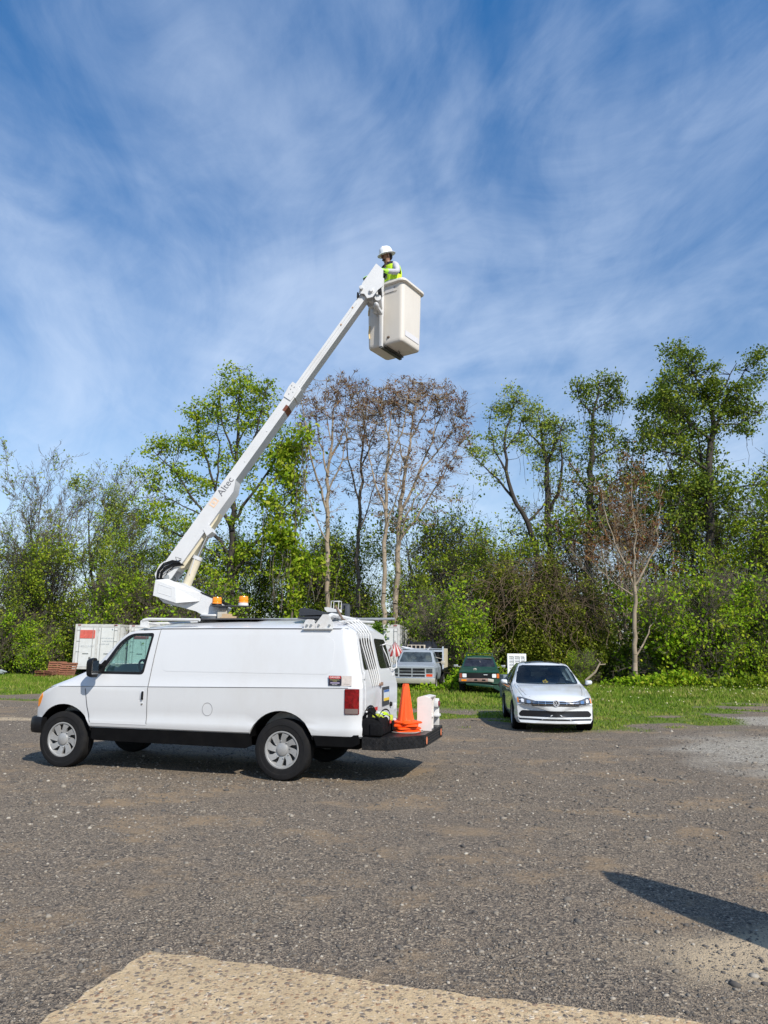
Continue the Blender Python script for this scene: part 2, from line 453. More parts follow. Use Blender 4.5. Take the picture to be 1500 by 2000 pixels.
def wheel(parent, x, y, z, Rr, w, rim, side, spokes=8, style='cap', tyre_mat=None, rim_mat=None, steer=0.0):
    """side=+1: outer face towards +Y"""
    m = MB(); h = w/2
    prof = [(rim*0.92, -h*0.72), (rim*1.02, -h*0.92), (Rr*0.86, -h), (Rr*0.955, -h*0.9), (Rr*0.992, -h*0.72)]
    for g in (-0.42, 0.0, 0.42):
        prof += [(Rr, h*(g-0.2)), (Rr, h*(g-0.05)), (Rr*0.975, h*(g-0.045)), (Rr*0.975, h*(g+0.045)), (Rr, h*(g+0.05)), (Rr, h*(g+0.2))]
    prof += [(Rr*0.992, h*0.72), (Rr*0.955, h*0.9), (Rr*0.86, h), (Rr*0.80, h*1.0), (Rr*0.79, h*0.965), (rim*1.06, h*0.95), (rim*1.0, h*0.86), (rim*0.92, h*0.72)]
    m.T = Matrix.Translation((x, y, z)) @ Matrix.Rotation(steer, 4, 'Z') @ Matrix.Diagonal((1, side, 1, 1))
    m.lathe(prof, 56, 0, 'Y', close=True)
    t = m.build('wheel', tyre_mat or RUB, parent, 30)
    c = MB(); c.T = m.T
    c.lathe([(rim*0.93, h*0.15), (rim*0.93, h*0.70), (rim*1.0, h*0.86), (rim*1.0, h*0.90), (rim*0.93, h*0.90), (rim*0.86, h*0.72), (rim*0.84, h*0.2)], 48, 0, 'Y')
    c.lathe([(0.0, h*0.30), (rim*0.86, h*0.30), (rim*0.86, h*0.2), (0.0, h*0.2)], 32, 1, 'Y')
    if style == 'cap':
        c.lathe([(0, h*0.92), (rim*0.20, h*0.90), (rim*0.31, h*0.80), (rim*0.34, h*0.68), (rim*0.42, h*0.62), (rim*0.42, h*0.3)], 32, 0, 'Y')
        for k in range(spokes):
            a = 2*PI*k/spokes
            M0 = c.T; c.T = M0 @ Matrix.Rotation(a, 4, 'Y')
            vs = []
            for (r, a0, a1, yy) in ((0.34, -0.48, 0.42, 0.64), (0.62, -0.14, 0.34, 0.76), (0.90, 0.0, 0.46, 0.80)):
                for aa in (a0, a1):
                    for dy in (0, -0.22): vs.append((rim*r*math.cos(aa), h*(yy+dy), rim*r*math.sin(aa)))
            fs = []
            for i in (0, 4): fs += [(i, i+4, i+6, i+2), (i+1, i+3, i+7, i+5), (i, i+1, i+5, i+4), (i+2, i+6, i+7, i+3)]
            c.add(vs, fs, 0)
            c.T = M0 @ Matrix.Rotation(a+0.2, 4, 'Y')
            c.T = c.T @ Matrix.Translation((rim*0.46, h*0.74, 0)); c.sphere((0, 0, 0), (rim*0.045, rim*0.04, rim*0.045), 8)
            c.T = M0
    else:
        c.lathe([(0, h*0.66), (rim*0.2, h*0.62), (rim*0.24, h*0.4)], 24, 0, 'Y')
        for k in range(spokes):
            M0 = c.T; c.T = M0 @ Matrix.Rotation(2*PI*k/spokes, 4, 'Y')
            c.box(rim*0.15, rim*0.92, h*0.42, h*0.70, -rim*0.09, rim*0.09, 0, 0.01); c.T = M0
    c.build('rim', [rim_mat or SILV, mat('wheel_well_grey', (0.035, 0.035, 0.036), .6)], t, 35)
    return t
# ================================================================== GROUND
def pw(tab, x):
    if x <= tab[0][0]: return tab[0][1]
    for a, b in zip(tab, tab[1:]):
        if x <= b[0]: return a[1]+(b[1]-a[1])*(x-a[0])/(b[0]-a[0])
    return tab[-1][1]
EDGE = [(-40, 27), (-13, 23.5), (-8, 21.5), (-3, 19.5), (0, 17.6), (2, 16.4), (4, 16.2), (6, 15.6), (7.6, 15.6), (8.6, 17.0), (9.4, 19.6), (12, 20.8), (16, 21.5), (40, 26)]
def sm(a, b, x):
    t = max(0.0, min(1.0, (x-a)/(b-a))); return t*t*(3-2*t)
def gmask(x, y):
    e = pw(EDGE, x)+noise.noise((x*0.35, y*0.35, 2.0))*1.6+noise.noise((x*1.5, y*1.5, 5.0))*0.8
    g = sm(-2.0, 3.4, y-e)
    bare = noise.noise((x*0.28+9, y*0.5, 7.0))+0.5*noise.noise((x*1.1, y*1.3, 3.0))
    near = 1-sm(2, 8, y-e)
    g *= 1-sm(-0.05, 0.25, bare)*near*0.95
    return g
def lmask(x, y):
    a = 1-min(1, math.hypot((x-7.3)/3.0, (y-12.0)/4.6)); b = 1-min(1, math.hypot((x-10.6)/2.6, (y-18.6)/1.9))
    c = 1-min(1, math.hypot((x+9.0)/1.5, (y-17.4)/0.45))
    t = 1-min(1, math.hypot((x-2.5)/1.2, (y-4.4)/0.5))
    return sm(0.0, 0.5, max(a*1.1, b*1.4)*.8+noise.noise((x*1.1, y*1.1, 1.0))*0.22-.03), sm(0, .4, max(c*1.6, t)+noise.noise((x*2, y*2, 9.0))*0.15)
def gz(x, y):
    return 0.016*noise.noise((x*0.45, y*0.45, 0.5))+0.006*noise.noise((x*2.3, y*2.3, 4.5)) if 0 < y < 40 and abs(x) < 40 else 0
xs = [-500, -300, -180, -110, -75, -55]+[-42+0.3*i for i in range(281)]+[55, 75, 110, 180, 300, 500]
ys = [-60, -25, -10, -4]+[0.0+0.2*i for i in range(110)]+[22+0.4*i for i in range(60)]+[48, 52, 58, 70, 95, 130, 180, 300, 600]
nx, ny = len(xs), len(ys)
gv = [(x, y, gz(x, y)) for y in ys for x in xs]
gf = [(j*nx+i, j*nx+i+1, (j+1)*nx+i+1, (j+1)*nx+i) for j in range(ny-1) for i in range(nx-1)]
gme = bpy.data.meshes.new('ground'); gme.from_pydata(gv, [], gf)
A1 = gme.attributes.new('grass', 'FLOAT', 'POINT'); A2 = gme.attributes.new('light', 'FLOAT', 'POINT'); A3 = gme.attributes.new('sand', 'FLOAT', 'POINT')
A1.data.foreach_set('value', [gmask(x, y) for (x, y, z) in gv])
lm = [lmask(x, y) for (x, y, z) in gv]
A2.data.foreach_set('value', [a for a, b in lm]); A3.data.foreach_set('value', [b for a, b in lm])
shade(gme, 180)
m = bpy.data.materials.new('gravel_and_grass'); m.use_nodes = True
nt = m.node_tree; N = nt.nodes; L = nt.links; B = N['Principled BSDF']; B.inputs['Roughness'].default_value = 0.92; B.inputs['Specular IOR Level'].default_value = 0.2
tc = N.new('ShaderNodeTexCoord')
def nn(kind, **kw):
    n = N.new(kind)
    for k, v in kw.items():
        if k in n.inputs: n.inputs[k].default_value = v
        else: setattr(n, k, v)
    return n
def noi(scale, detail=4, rough=0.6, src=None):
    n = nn('ShaderNodeTexNoise', Scale=scale, Detail=detail, Roughness=rough); L.new(src or tc.outputs['Object'], n.inputs['Vector']); return n.outputs['Fac']
def rng(s, a, b, c=0.0, d=1.0):
    n = N.new('ShaderNodeMapRange'); L.new(s, n.inputs[0])
    for i, v in enumerate((a, b, c, d)): n.inputs[i+1].default_value = v
    return n.outputs[0]
def ramp(s, el):
    n = N.new('ShaderNodeValToRGB'); e = n.color_ramp.elements
    while len(e) < len(el): e.new(.5)
    for k, (p, c) in enumerate(el): e[k].position = p; e[k].color = (*c, 1)
    L.new(s, n.inputs[0]); return n.outputs[0]
def mixc(f, a, b, t='MIX'):
    n = N.new('ShaderNodeMixRGB'); n.blend_type = t
    for i, v in enumerate((f, a, b)):
        if isinstance(v, (int, float)): n.inputs[i].default_value = v
        elif isinstance(v, tuple): n.inputs[i].default_value = (*v, 1)
        else: L.new(v, n.inputs[i])
    return n.outputs[0]
def att(nm):
    n = N.new('ShaderNodeAttribute'); n.attribute_name = nm; return n.outputs['Fac']
v1 = nn('ShaderNodeTexVoronoi', Scale=62.0); v2 = nn('ShaderNodeTexVoronoi', Scale=150.0); v3 = nn('ShaderNodeTexVoronoi', Scale=26.0)
for v in (v1, v2, v3): L.new(tc.outputs['Object'], v.inputs['Vector'])
s1 = N.new('ShaderNodeSeparateColor'); L.new(v1.outputs['Color'], s1.inputs[0])
s2 = N.new('ShaderNodeSeparateColor'); L.new(v2.outputs['Color'], s2.inputs[0])
s3 = N.new('ShaderNodeSeparateColor'); L.new(v3.outputs['Color'], s3.inputs[0])
stone1 = ramp(s1.outputs[0], [(0.0, (0.022, 0.021, 0.022)), (0.40, (0.085, 0.079, 0.074)), (0.75, (0.19, 0.17, 0.145)), (0.95, (0.27, 0.235, 0.19)), (1.0, (0.42, 0.38, 0.32))])
stone2 = ramp(s2.outputs[0], [(0.0, (0.018, 0.017, 0.018)), (0.42, (0.085, 0.078, 0.071)), (0.8, (0.20, 0.175, 0.145)), (1.0, (0.40, 0.35, 0.29))])
base = mixc(rng(noi(7, 5), 0.42, 0.58), stone1, stone2)
mpd = N.new('ShaderNodeMapping'); L.new(tc.outputs['Object'], mpd.inputs[0]); mpd.inputs['Rotation'].default_value = (0, 0, 0.5); mpd.inputs['Scale'].default_value = (0.8, 1.0, 1)
dustm = rng(noi(1.1, 9, 0.72, mpd.outputs[0]), 0.515, 0.62, 0.0, 0.8)
base = mixc(dustm, base, mixc(rng(noi(30, 4), .3, .7), (0.175, 0.138, 0.100), (0.27, 0.22, 0.16)))
base = mixc(rng(noi(0.22, 3), 0.40, 0.68, 0.0, 0.25), base, (0.115, 0.106, 0.10))
hs_ = N.new('ShaderNodeHueSaturation'); hs_.inputs['Value'].default_value = 0.98; hs_.inputs['Saturation'].default_value = 1.15; L.new(base, hs_.inputs['Color']); base = mixc(1.0, hs_.outputs[0], (1.30, 1.19, 1.06), 'MULTIPLY')
lightg = ramp(s3.outputs[0], [(0, (0.14, 0.13, 0.12)), (0.6, (0.31, 0.29, 0.26)), (1, (0.55, 0.52, 0.47))])
lightg = mixc(0.55, lightg, ramp(s1.outputs[1], [(0, (0.12, 0.112, 0.10)), (0.6, (0.30, 0.28, 0.25)), (1, (0.60, 0.57, 0.51))]))
base = mixc(rng(mixc(0.5, att('light'), noi(11, 6, .7)), 0.32, 0.70), base, mixc(1.0, lightg, (1.0, 0.96, 0.88), 'MULTIPLY'))
base = mixc(att('sand'), base, (0.42, 0.33, 0.22))
gr = ramp(noi(2.2, 7, 0.7), [(0.25, (0.20, 0.165, 0.09)), (0.42, (0.13, 0.15, 0.03)), (0.6, (0.095, 0.15, 0.02)), (0.8, (0.20, 0.19, 0.07))])
gm = rng(mixc(0.35, att('grass'), noi(9, 6, 0.7)), 0.32, 0.52)
col = mixc(gm, base, gr)
L.new(col, B.inputs['Base Color'])
hgt = mixc(0.5, v1.outputs['Distance'], v2.outputs['Distance'])
hg2 = mixc(0.4, hgt, noi(45, 4))
bmp = nn('ShaderNodeBump', Strength=1.0, Distance=0.014); L.new(hg2, bmp.inputs['Height'])
bm2 = nn('ShaderNodeBump', Strength=0.5, Distance=0.05); L.new(noi(5, 6, 0.65), bm2.inputs['Height']); L.new(bmp.outputs[0], bm2.inputs['Normal'])
L.new(bm2.outputs[0], B.inputs['Normal'])
gme.materials.append(m)
ground = link('ground', gme); tag(ground, 'grey brown gravel yard turning to grass towards the trees', kind='structure')

# loose stones lying on the gravel
ICO = bmesh.new(); bmesh.ops.create_icosphere(ICO, subdivisions=1, radius=1)
icv = np.array([v.co[:] for v in ICO.verts]); icf = np.array([[v.index for v in f.verts] for f in ICO.faces]); ICO.free()
def scatter_mesh(name, P, Sz, seed, m, tint=None, flat=0.62):
    rg = np.random.default_rng(seed); n = len(P)
    d = 1+rg.uniform(-0.32, 0.32, (n, len(icv), 1))
    a = rg.uniform(0, 2*PI, n); c, s = np.cos(a), np.sin(a)
    V = icv[None]*d; st = rg.uniform(0.65, 1.35, (n, 1, 3)); st[:, :, 2] *= flat; V = V*st
    X = V[:, :, 0]*c[:, None]-V[:, :, 1]*s[:, None]; Y = V[:, :, 0]*s[:, None]+V[:, :, 1]*c[:, None]
    V = np.stack([X, Y, V[:, :, 2]], 2)*Sz[:, None, None]+P[:, None, :]
    F = (icf[None]+(np.arange(n)*len(icv))[:, None, None]).reshape(-1, 3)
    me = bpy.data.meshes.new(name); V = V.reshape(-1, 3)
    me.vertices.add(len(V)); me.vertices.foreach_set('co', V.ravel())
    me.loops.add(F.size); me.loops.foreach_set('vertex_index', F.ravel().astype(np.int32))
    me.polygons.add(len(F)); me.polygons.foreach_set('loop_start', np.arange(0, F.size, 3, dtype=np.int32))
    me.update(); t = me.attributes.new('tint', 'FLOAT', 'FACE')
    tv = rg.uniform(0, 1, n) if tint is None else tint
    t.data.foreach_set('value', np.repeat(tv, len(icf)).astype(np.float32)); me.materials.append(m); return link(name, me)
STONE = mat('loose_stone', (0.2, 0.2, 0.2), 0.88, ramp=[(0, (0.075, 0.068, 0.062)), (0.35, (0.12, 0.108, 0.094)), (0.7, (0.20, 0.172, 0.138)), (0.92, (0.27, 0.235, 0.19)), (1.0, (0.40, 0.36, 0.30))], var=0.15, scale=60, spec=0.25)
rg = np.random.default_rng(3)
NS = 90000
dd = 2.6+(rg.uniform(0, 1, NS)**1.55)*19; xx = (rg.uniform(-0.62, 0.66, NS))*dd*1.02
sz = 0.0035+rg.exponential(0.0027, NS)*np.clip(dd/6, 0.85, 1.6); sz = np.clip(sz, 0.004, 0.035)
big = rg.uniform(0, 1, NS) < 0.0015; sz[big] = rg.uniform(0.015, 0.03, big.sum())
P = np.stack([xx, dd, np.array([gz(a, b) for a, b in zip(xx, dd)])+sz*0.15], 1)
keep = np.array([(gmask(a, b) < 0.4) and noise.noise((a*0.9, b*0.9, 6.0)) > -0.35+0.5*rg.uniform(-.5, .5) for a, b in zip(xx, dd)])
st = scatter_mesh('loose_gravel', P[keep], sz[keep], 5, STONE)
tag(st, 'loose gravel stones scattered over the yard', 'gravel', kind='stuff')

# concrete slab in the foreground
cm = mat('exposed_aggregate_concrete', (0.5, 0.4, 0.28), 0.9)
nt = cm.node_tree; N = nt.nodes; L = nt.links; B = N['Principled BSDF']; B.inputs['Specular IOR Level'].default_value = 0.2
tc = N.new('ShaderNodeTexCoord')
v1 = nn('ShaderNodeTexVoronoi', Scale=36.0, Randomness=1.0); v2 = nn('ShaderNodeTexVoronoi', Scale=80.0)
nw = nn('ShaderNodeTexNoise', Scale=14.0, Detail=5.0); L.new(tc.outputs['Object'], nw.inputs['Vector'])
ad = N.new('ShaderNodeMixRGB'); ad.inputs[0].default_value = 0.035; L.new(tc.outputs['Object'], ad.inputs[1]); L.new(nw.outputs['Color'], ad.inputs[2])
for v in (v1, v2): L.new(ad.outputs[0], v.inputs['Vector'])
s1 = N.new('ShaderNodeSeparateColor'); L.new(v1.outputs['Color'], s1.inputs[0]); s2 = N.new('ShaderNodeSeparateColor'); L.new(v2.outputs['Color'], s2.inputs[0])
c = mixc(rng(noi(9, 7, 0.7), 0.3, 0.7), (0.50, 0.375, 0.225), (0.68, 0.535, 0.345))
spot = ramp(s1.outputs[0], [(0, (0.09, 0.085, 0.085)), (0.25, (0.20, 0.17, 0.15)), (0.45, (0.34, 0.19, 0.11)), (0.65, (0.52, 0.38, 0.24)), (1, (0.72, 0.63, 0.50))])
sp = N.new('ShaderNodeMath'); sp.operation = 'MULTIPLY'; L.new(rng(v1.outputs['Distance'], 0.50, 0.38), sp.inputs[0]); L.new(rng(s1.outputs[1], 0.15, 0.30), sp.inputs[1])
c = mixc(sp.outputs[0], c, spot)
sp2 = N.new('ShaderNodeMath'); sp2.operation = 'MULTIPLY'; L.new(rng(v2.outputs['Distance'], 0.46, 0.30), sp2.inputs[0]); L.new(rng(s2.outputs[1], 0.40, 0.5), sp2.inputs[1])
c = mixc(sp2.outputs[0], c, ramp(s2.outputs[0], [(0, (0.16, 0.14, 0.12)), (0.5, (0.46, 0.32, 0.2)), (1, (0.74, 0.64, 0.5))]))
c = mixc(rng(noi(26, 6, .75), 0.55, 0.63, 0, 0.8), c, (0.12, 0.11, 0.105))
c = mixc(rng(noi(5, 5, .6), 0.35, 0.65, 0.0, 0.35), c, (0.40, 0.30, 0.19))
L.new(c, B.inputs['Base Color'])
hh = mixc(0.65, rng(v1.outputs['Distance'], 0.1, 0.4, 1, 0), noi(55, 6, 0.7))
c = mixc(1.0, c, (1.10, 1.04, 0.95), 'MULTIPLY'); L.new(c, B.inputs['Base Color'])
bp = nn('ShaderNodeBump', Strength=0.9, Distance=0.012); L.new(hh, bp.inputs['Height']); L.new(bp.outputs[0], B.inputs['Normal'])
ol = []
cor = [(-1.24, 4.17), (1.55, 3.44), (3.2, 3.0), (3.2, 1.2), (-2.2, 1.2)]
for i in range(5):
    a = Vector(cor[i]); b = Vector(cor[(i+1) % 5]); k = max(2, int((b-a).length/0.03)); nrm = Vector((-(b-a).y, (b-a).x)).normalized()
    for j in range(k):
        p = a+(b-a)*j/k; e = min(j, k-j)/4.0
        p = p+nrm*(0.05*noise.noise((p.x*2.2, p.y*2.2, 0))+0.025*noise.noise((p.x*9, p.y*9, 1))+0.012*noise.noise((p.x*40, p.y*40, 1)))*min(1, e)
        ol.append(tuple(p))
bm = bmesh.new()
for lv, (z, sh) in enumerate(((0.0, 0.0), (0.07, 0.004), (0.093, 0.012), (0.10, 0.028))):
    cx, cy = 0.6, 2.4; row = []
    for (x, y) in ol:
        dl = math.hypot(x-cx, y-cy); row.append(bm.verts.new((x-(x-cx)/dl*sh, y-(y-cy)/dl*sh, z+(0.003*noise.noise((x*9, y*9, 3)) if lv > 1 else -0.02*(lv == 0)))))
    if lv:
        for i in range(len(row)): bm.faces.new((prev[i], prev[(i+1) % len(row)], row[(i+1) % len(row)], row[i]))
    prev = row
bm.faces.new(prev); bmesh.ops.recalc_face_normals(bm, faces=bm.faces)
sme = bpy.data.meshes.new('concrete_slab'); bm.to_mesh(sme); bm.free(); sme.materials.append(cm); shade(sme, 50)
tag(link('concrete_slab', sme), 'tan exposed aggregate concrete slab in the foreground', kind='structure')

# ================================================================== BUCKET VAN
van = thing('bucket_van', 'white work van with an aerial boom raised from its roof', 'van', (-1.001, 10.607, 0), R(165.2))
# x, top height at side, half width at top, crown, plan bow
VT = [(4.03, 0.98, 0.70, 0.02, 0.14), (3.97, 1.05, 0.77, 0.03, 0.14), (3.80, 1.135, 0.82, 0.03, 0.12), (3.50, 1.225, 0.85, 0.03, 0.07),
      (3.26, 1.315, 0.865, 0.035, 0.05), (3.14, 1.375, 0.87, 0.035, 0.08), (3.08, 1.43, 0.875, 0.03, 0.12), (2.72, 1.81, 0.845, 0.045, 0.10), (2.59, 1.89, 0.84, 0.06, 0.07),
      (2.42, 1.925, 0.845, 0.09, 0.03), (2.0, 1.945, 0.85, 0.12, 0.0), (1.0, 1.955, 0.855, 0.14, 0.0), (-0.5, 1.96, 0.855, 0.14, 0.0),
      (-0.84, 1.955, 0.845, 0.13, 0.02), (-0.94, 1.93, 0.80, 0.10, 0.03), (-1.0, 1.90, 0.76, 0.06, 0.03)]
LOW = ((0.10, 0.008), (0.20, 0.010), (0.27, -0.006), (0.45, 0.002), (0.7, 0.004), (0.9, 0.0))
def vring(x, ins=0.0):
    zt, wt, cr, nb = lerp_table(VT, x)
    f = 1.0
    if x > 3.6: f = 1-0.10*((x-3.6)/0.44)**2.6
    if x < -0.80: f = 1-0.055*((-0.80-x)/0.20)**2
    zc = min(1.142+(2.14-x)*0.016, zt-0.05); wb = 0.975*f
    rg_ = section(x, 0.565+ins, wb-ins, zc, 0.992*f-ins, zt-ins, wt*(0.5+0.5*f) - ins, cr, nb, 3.4, LOW, full=0.99, belt_step=0.007, bulge=0.012)
    w = max(0.0, min(1.0, (-0.35-x)/0.65)); w = w*w*(3-2*w)
    return [(p[0]+w*0.215*max(0.0, p[2]-1.15)**1.15, p[1], p[2]) for p in rg_]
X = [4.03, 4.015, 3.97, 3.9, 3.8, 3.65, 3.5, 3.38, 3.26, 3.2, 3.14, 3.08, 3.0, 2.9, 2.8, 2.72, 2.65, 2.59, 2.5, 2.42, 2.3, 2.2, 2.1, 2.0, 1.7, 1.3, 1.0, 0.6, 0.2, -0.2, -0.5, -0.7, -0.8, -0.84, -0.88, -0.92, -0.96, -0.99, -1.0]
vbody = loft([vring(x) for x in X], 'body')
VB = bvh_of(vbody)
cab = loft([vring(x, 0.05) for x in (3.04, 2.96, 2.88, 2.8, 2.72, 2.59, 2.5, 2.42, 2.28, 2.1, 2.0, 1.75)], 'cab')
WIN = rounded([(2.86, 1.345), (2.21, 1.345), (2.145, 1.86), (2.47, 1.855), (2.62, 1.74)], [0.03, 0.05, 0.05, 0.10, 0.06])
def prism_mesh(poly, ax, a, b):
    q = MB(); q.prism(poly, ax, a, b); return q.mesh('c')
# wind screen opening, side windows, wheel arches
ws = rounded([(-0.80, 1.43), (0.80, 1.43), (0.75, 1.85), (-0.75, 1.85)], 0.06)
cuts = [cab, prism_mesh(WIN, 'Y', 0.6, 1.2), prism_mesh(WIN, 'Y', -1.2, -0.6), prism_mesh(ws, 'X', 2.25, 3.6)]
for (ax, az, r) in ((3.42, 0.405, 0.475), (0.085, 0.41, 0.472)):
    cuts += [cyl_mesh(ax, az, r, 0.55, 1.3), cyl_mesh(ax, az, r, -1.3, -0.55)]
# pressed recess of the cargo side
rec = rounded([(1.90, 1.36), (1.93, 1.80), (1.78, 1.87), (-0.45, 1.875), (-0.62, 1.80), (-0.60, 1.36)], 0.10, 6)
me = cut(vbody, cuts, 'body'); me.materials.clear(); me.materials.append(VANW); shade(me, 28)
body = link('body', me, van)
for sy in (1, -1):
    for (ax, az, r) in ((3.42, 0.405, 0.475), (0.085, 0.41, 0.472)):
        inner = MB(); inner.T = Matrix.Translation((ax, 0, az)); r -= 0.003; na = 20
        vs = [(q_*math.cos(R(15+150*k/na)), sy*yy, q_*math.sin(R(15+150*k/na))) for yy, q_ in ((0.56, r), (0.95, r), (0.96, r-0.012), (0.56, r-0.012)) for k in range(na+1)]
        inner.add(vs, [(j*(na+1)+k, j*(na+1)+k+1, ((j+1) % 4)*(na+1)+k+1, ((j+1) % 4)*(na+1)+k) for j in range(4) for k in range(na)]); inner.build('wheel_arch_liner', SKIRT, van)
# thin raised moulding of the pressed panel, gaps, crease shadow line
def ring_line(poly, w): return list(poly)+[poly[0]]
drape(VB, rec, 'Y', 1, 0.0025, VANW, 'side_panel', van, res=0.12, skirt=0.01, ang=25)
crz = lambda x: min(1.142+(2.14-x)*0.016, lerp_table(VT, x)[0]-0.05)+0.004
for P_ in ([(2.952, 0.575), (3.032, 0.85), (3.082, 1.10)], [(2.068, 0.575), (2.078, 1.12), (2.02, 1.94)], [(x, crz(x)) for x in (3.93, 3.6, 3.3, 3.0, 2.5, 2.14, 1.5, 0.5, -0.4, -0.84)], [(2.30, 1.93), (2.0, 1.945), (1, 1.952), (-0.84, 1.952)]):  # belt crease: hood shut line ahead, then the ledge's thin shadow painted dark
    for sy in (1, -1): line(VB, P_, 0.0035 if P_[0][1] < 1.9 else 0.008, 'Y', sy, 0.0045, GAPSHADE, 'gap_and_shade_line', van)
line(VB, [(1.15+0.075*math.cos(a*PI/12), 0.87+0.085*math.sin(a*PI/12)) for a in range(25)], 0.003, 'Y', 1, 0.001, mat('fuel_gap', (.22, .22, .225), .6), 'fuel_door_gap', van, 0.03)
# driver door: panel proud of the body, with frame, handle, glass
dpoly = [(2.945, 0.572), (3.025, 0.85), (3.075, 1.105), (3.02, 1.30), (2.70, 1.73), (2.56, 1.855), (2.03, 1.915), (2.085, 1.142), (2.075, 0.572)]
door = drape(VB, dpoly, 'Y', 1, 0.004, VANW, 'driver_door', van, res=0.06, holes=[WIN], skirt=0.02, ang=25)
seal = rounded([(2.965, 1.31), (2.18, 1.31), (2.108, 1.89), (2.50, 1.88), (2.675, 1.745)], [0.03, 0.05, 0.05, 0.10, 0.06])
drape(VB, seal, 'Y', 1, 0.008, BLK, 'window_seal', door, res=0.05, holes=[WIN], skirt=0.03)
CLR = glass_mat('van_window_glass', (0.62, 0.82, 0.78), 0.12)
drape(VB, [(p[0]*1.0, p[1]) for p in WIN], 'Y', 1, -0.012, CLR, 'window_glass', door, res=0.1, skirt=0)
drape(VB, [(p[0], p[1]) for p in WIN], 'Y', -1, -0.012, CLR, 'window_glass', van, res=0.1, skirt=0)
drape(VB, rounded([(-0.79, 1.44), (0.79, 1.44), (0.74, 1.84), (-0.74, 1.84)], .06), 'X', 1, -0.02, CLR, 'windscreen', van, res=0.1, skirt=0)
h = MB(); 
h.box(2.13, 2.20, 0.972, 0.9985, 0.965, 1.095, 1, 0.008); h.box(2.135, 2.16, 0.99, 1.022, 0.97, 1.085, 0, 0.008)
h.build('door_handle', [BLK, VANW], door)
h = MB(); h.T = Matrix.Translation((2.15, 0.985, 0.915)); h.lathe([(0, 0.02), (0.014, 0.018), (0.014, 0)], 16, 0, 'Y'); h.build('door_lock', CHR, door)
# mirror
h = MB()
ring = lambda x, s: [(x, y, z) for (y, z) in rounded([(1.07, 1.26-0.0*s), (1.22+s, 1.27), (1.24+s, 1.51), (1.12, 1.54)], 0.05)]
mm = loft([[(x, 1.15+(y-1.15)*k, 1.40+(z-1.40)*k) for (_, y, z) in ring(x, 0)] for (x, k) in ((2.83, 0.92), (2.835, 1.0), (2.88, 1.02), (2.92, 0.93), (2.94, 0.65))], 'mirror')
mm.materials.append(BLK); shade(mm, 50); mir = link('mirror', mm, van)
h.box(2.825, 2.83, 1.085, 1.225, 1.31, 1.495, 0); h.build('mirror_glass', CHR, mir)
h = MB(); h.tube([(2.86, 1.10, 1.36), (2.86, 0.95, 1.34)], 0.022); h.tube([(2.86, 1.10, 1.44), (2.84, 0.93, 1.42)], 0.018)
h.prism([(2.99, 1.325), (2.84, 1.325), (2.82, 1.50)], 'Y', 0.925, 0.975); h.build('mirror_arm', BLK, mir)
mc = mm.copy(); mc.transform(Matrix.Diagonal((1, -1, 1, 1))); mc.flip_normals(); link('mirror', mc, van)
# cab interior
it = MB()
it.box(2.55, 2.92, -0.82, 0.82, 0.70, 1.30, 0, 0.05)
it.box(1.80, 2.9, -0.85, 0.85, 0.60, 0.66, 0)
it.box(1.72, 1.76, -0.84, 0.84, 0.64, 1.60, 0)
it.build('dashboard', INT, van)
for sy in (0.45, -0.45):
    st_ = MB(); st_.box(1.9, 2.35, sy-0.25, sy+0.25, 0.78, 0.95, 0, 0.05); st_.T = Matrix.Translation((1.92, sy, 0.93)) @ Matrix.Rotation(R(-12), 4, 'Y')
    st_.box(-0.08, 0.06, -0.25, 0.25, 0, 0.58, 0, 0.05); st_.box(-0.06, 0.04, -0.13, 0.13, 0.58, 0.76, 0, 0.04); st_.build('seat', INT, van)
sw = MB(); sw.T = Matrix.Translation((2.43, 0.45, 1.33)) @ Matrix.Rotation(R(-58), 4, 'Y')
sw.tube([(0.20*math.cos(a*PI/16), 0.20*math.sin(a*PI/16), 0) for a in range(33)], 0.016, 8, cap=False)
for a in (0, 120, 240): sw.tube([(0, 0, 0.02), (0.19*math.cos(R(a)), 0.19*math.sin(R(a)), 0)], 0.014)
sw.sphere((0, 0, 0.01), (0.07, 0.07, 0.03)); sw.build('steering_wheel', BLK, van)
# lower skirts, bumpers
sk = MB()
for sy in (1, -1):
    sk.prism([(2.95, 0.572), (0.53, 0.572), (0.51, 0.42), (0.58, 0.385), (2.90, 0.40), (2.95, 0.43)], 'Y', sy*0.90, sy*0.962)
    sk.prism([(-0.36, 0.60), (-0.98, 0.61), (-0.985, 0.50), (-0.90, 0.46), (-0.42, 0.46)], 'Y', sy*0.86, sy*0.968)
sk.box(-0.6, 3.3, -0.45, 0.45, 0.36, 0.57)
sk.box(-0.95, -0.35, -0.85, 0.85, 0.42, 0.57)
sk.build('lower_skirt', SKIRT, van)
bpts = [(3.78, 0.975), (3.90, 0.965), (4.00, 0.92), (4.08, 0.80), (4.12, 0.4), (4.13, 0)]
bpts += [(x, -y) for x, y in bpts[:-1]][::-1]
rings = []
for i, (x, y) in enumerate(bpts):
    rings.append([(x+dx*0.12 if abs(y) < 0.9 else x, y+(dx*0.09 if y > 0 else -dx*0.09)*(1 if abs(y) > 0.6 else 0), z) for dx, z in ((0, 0.655), (-0.25, 0.68), (-1.2, 0.68), (-1.2, 0.46), (-0.3, 0.46), (0.0, 0.50), (0.08, 0.58))])
bme = loft(rings, 'front_bumper'); bme.materials.append(BLK); shade(bme, 45); link('front_bumper', bme, van)
ap = MB(); ap.box(3.65, 4.02, -0.82, 0.82, 0.52, 0.60); ap.build('front_valance', SKIRT, van)
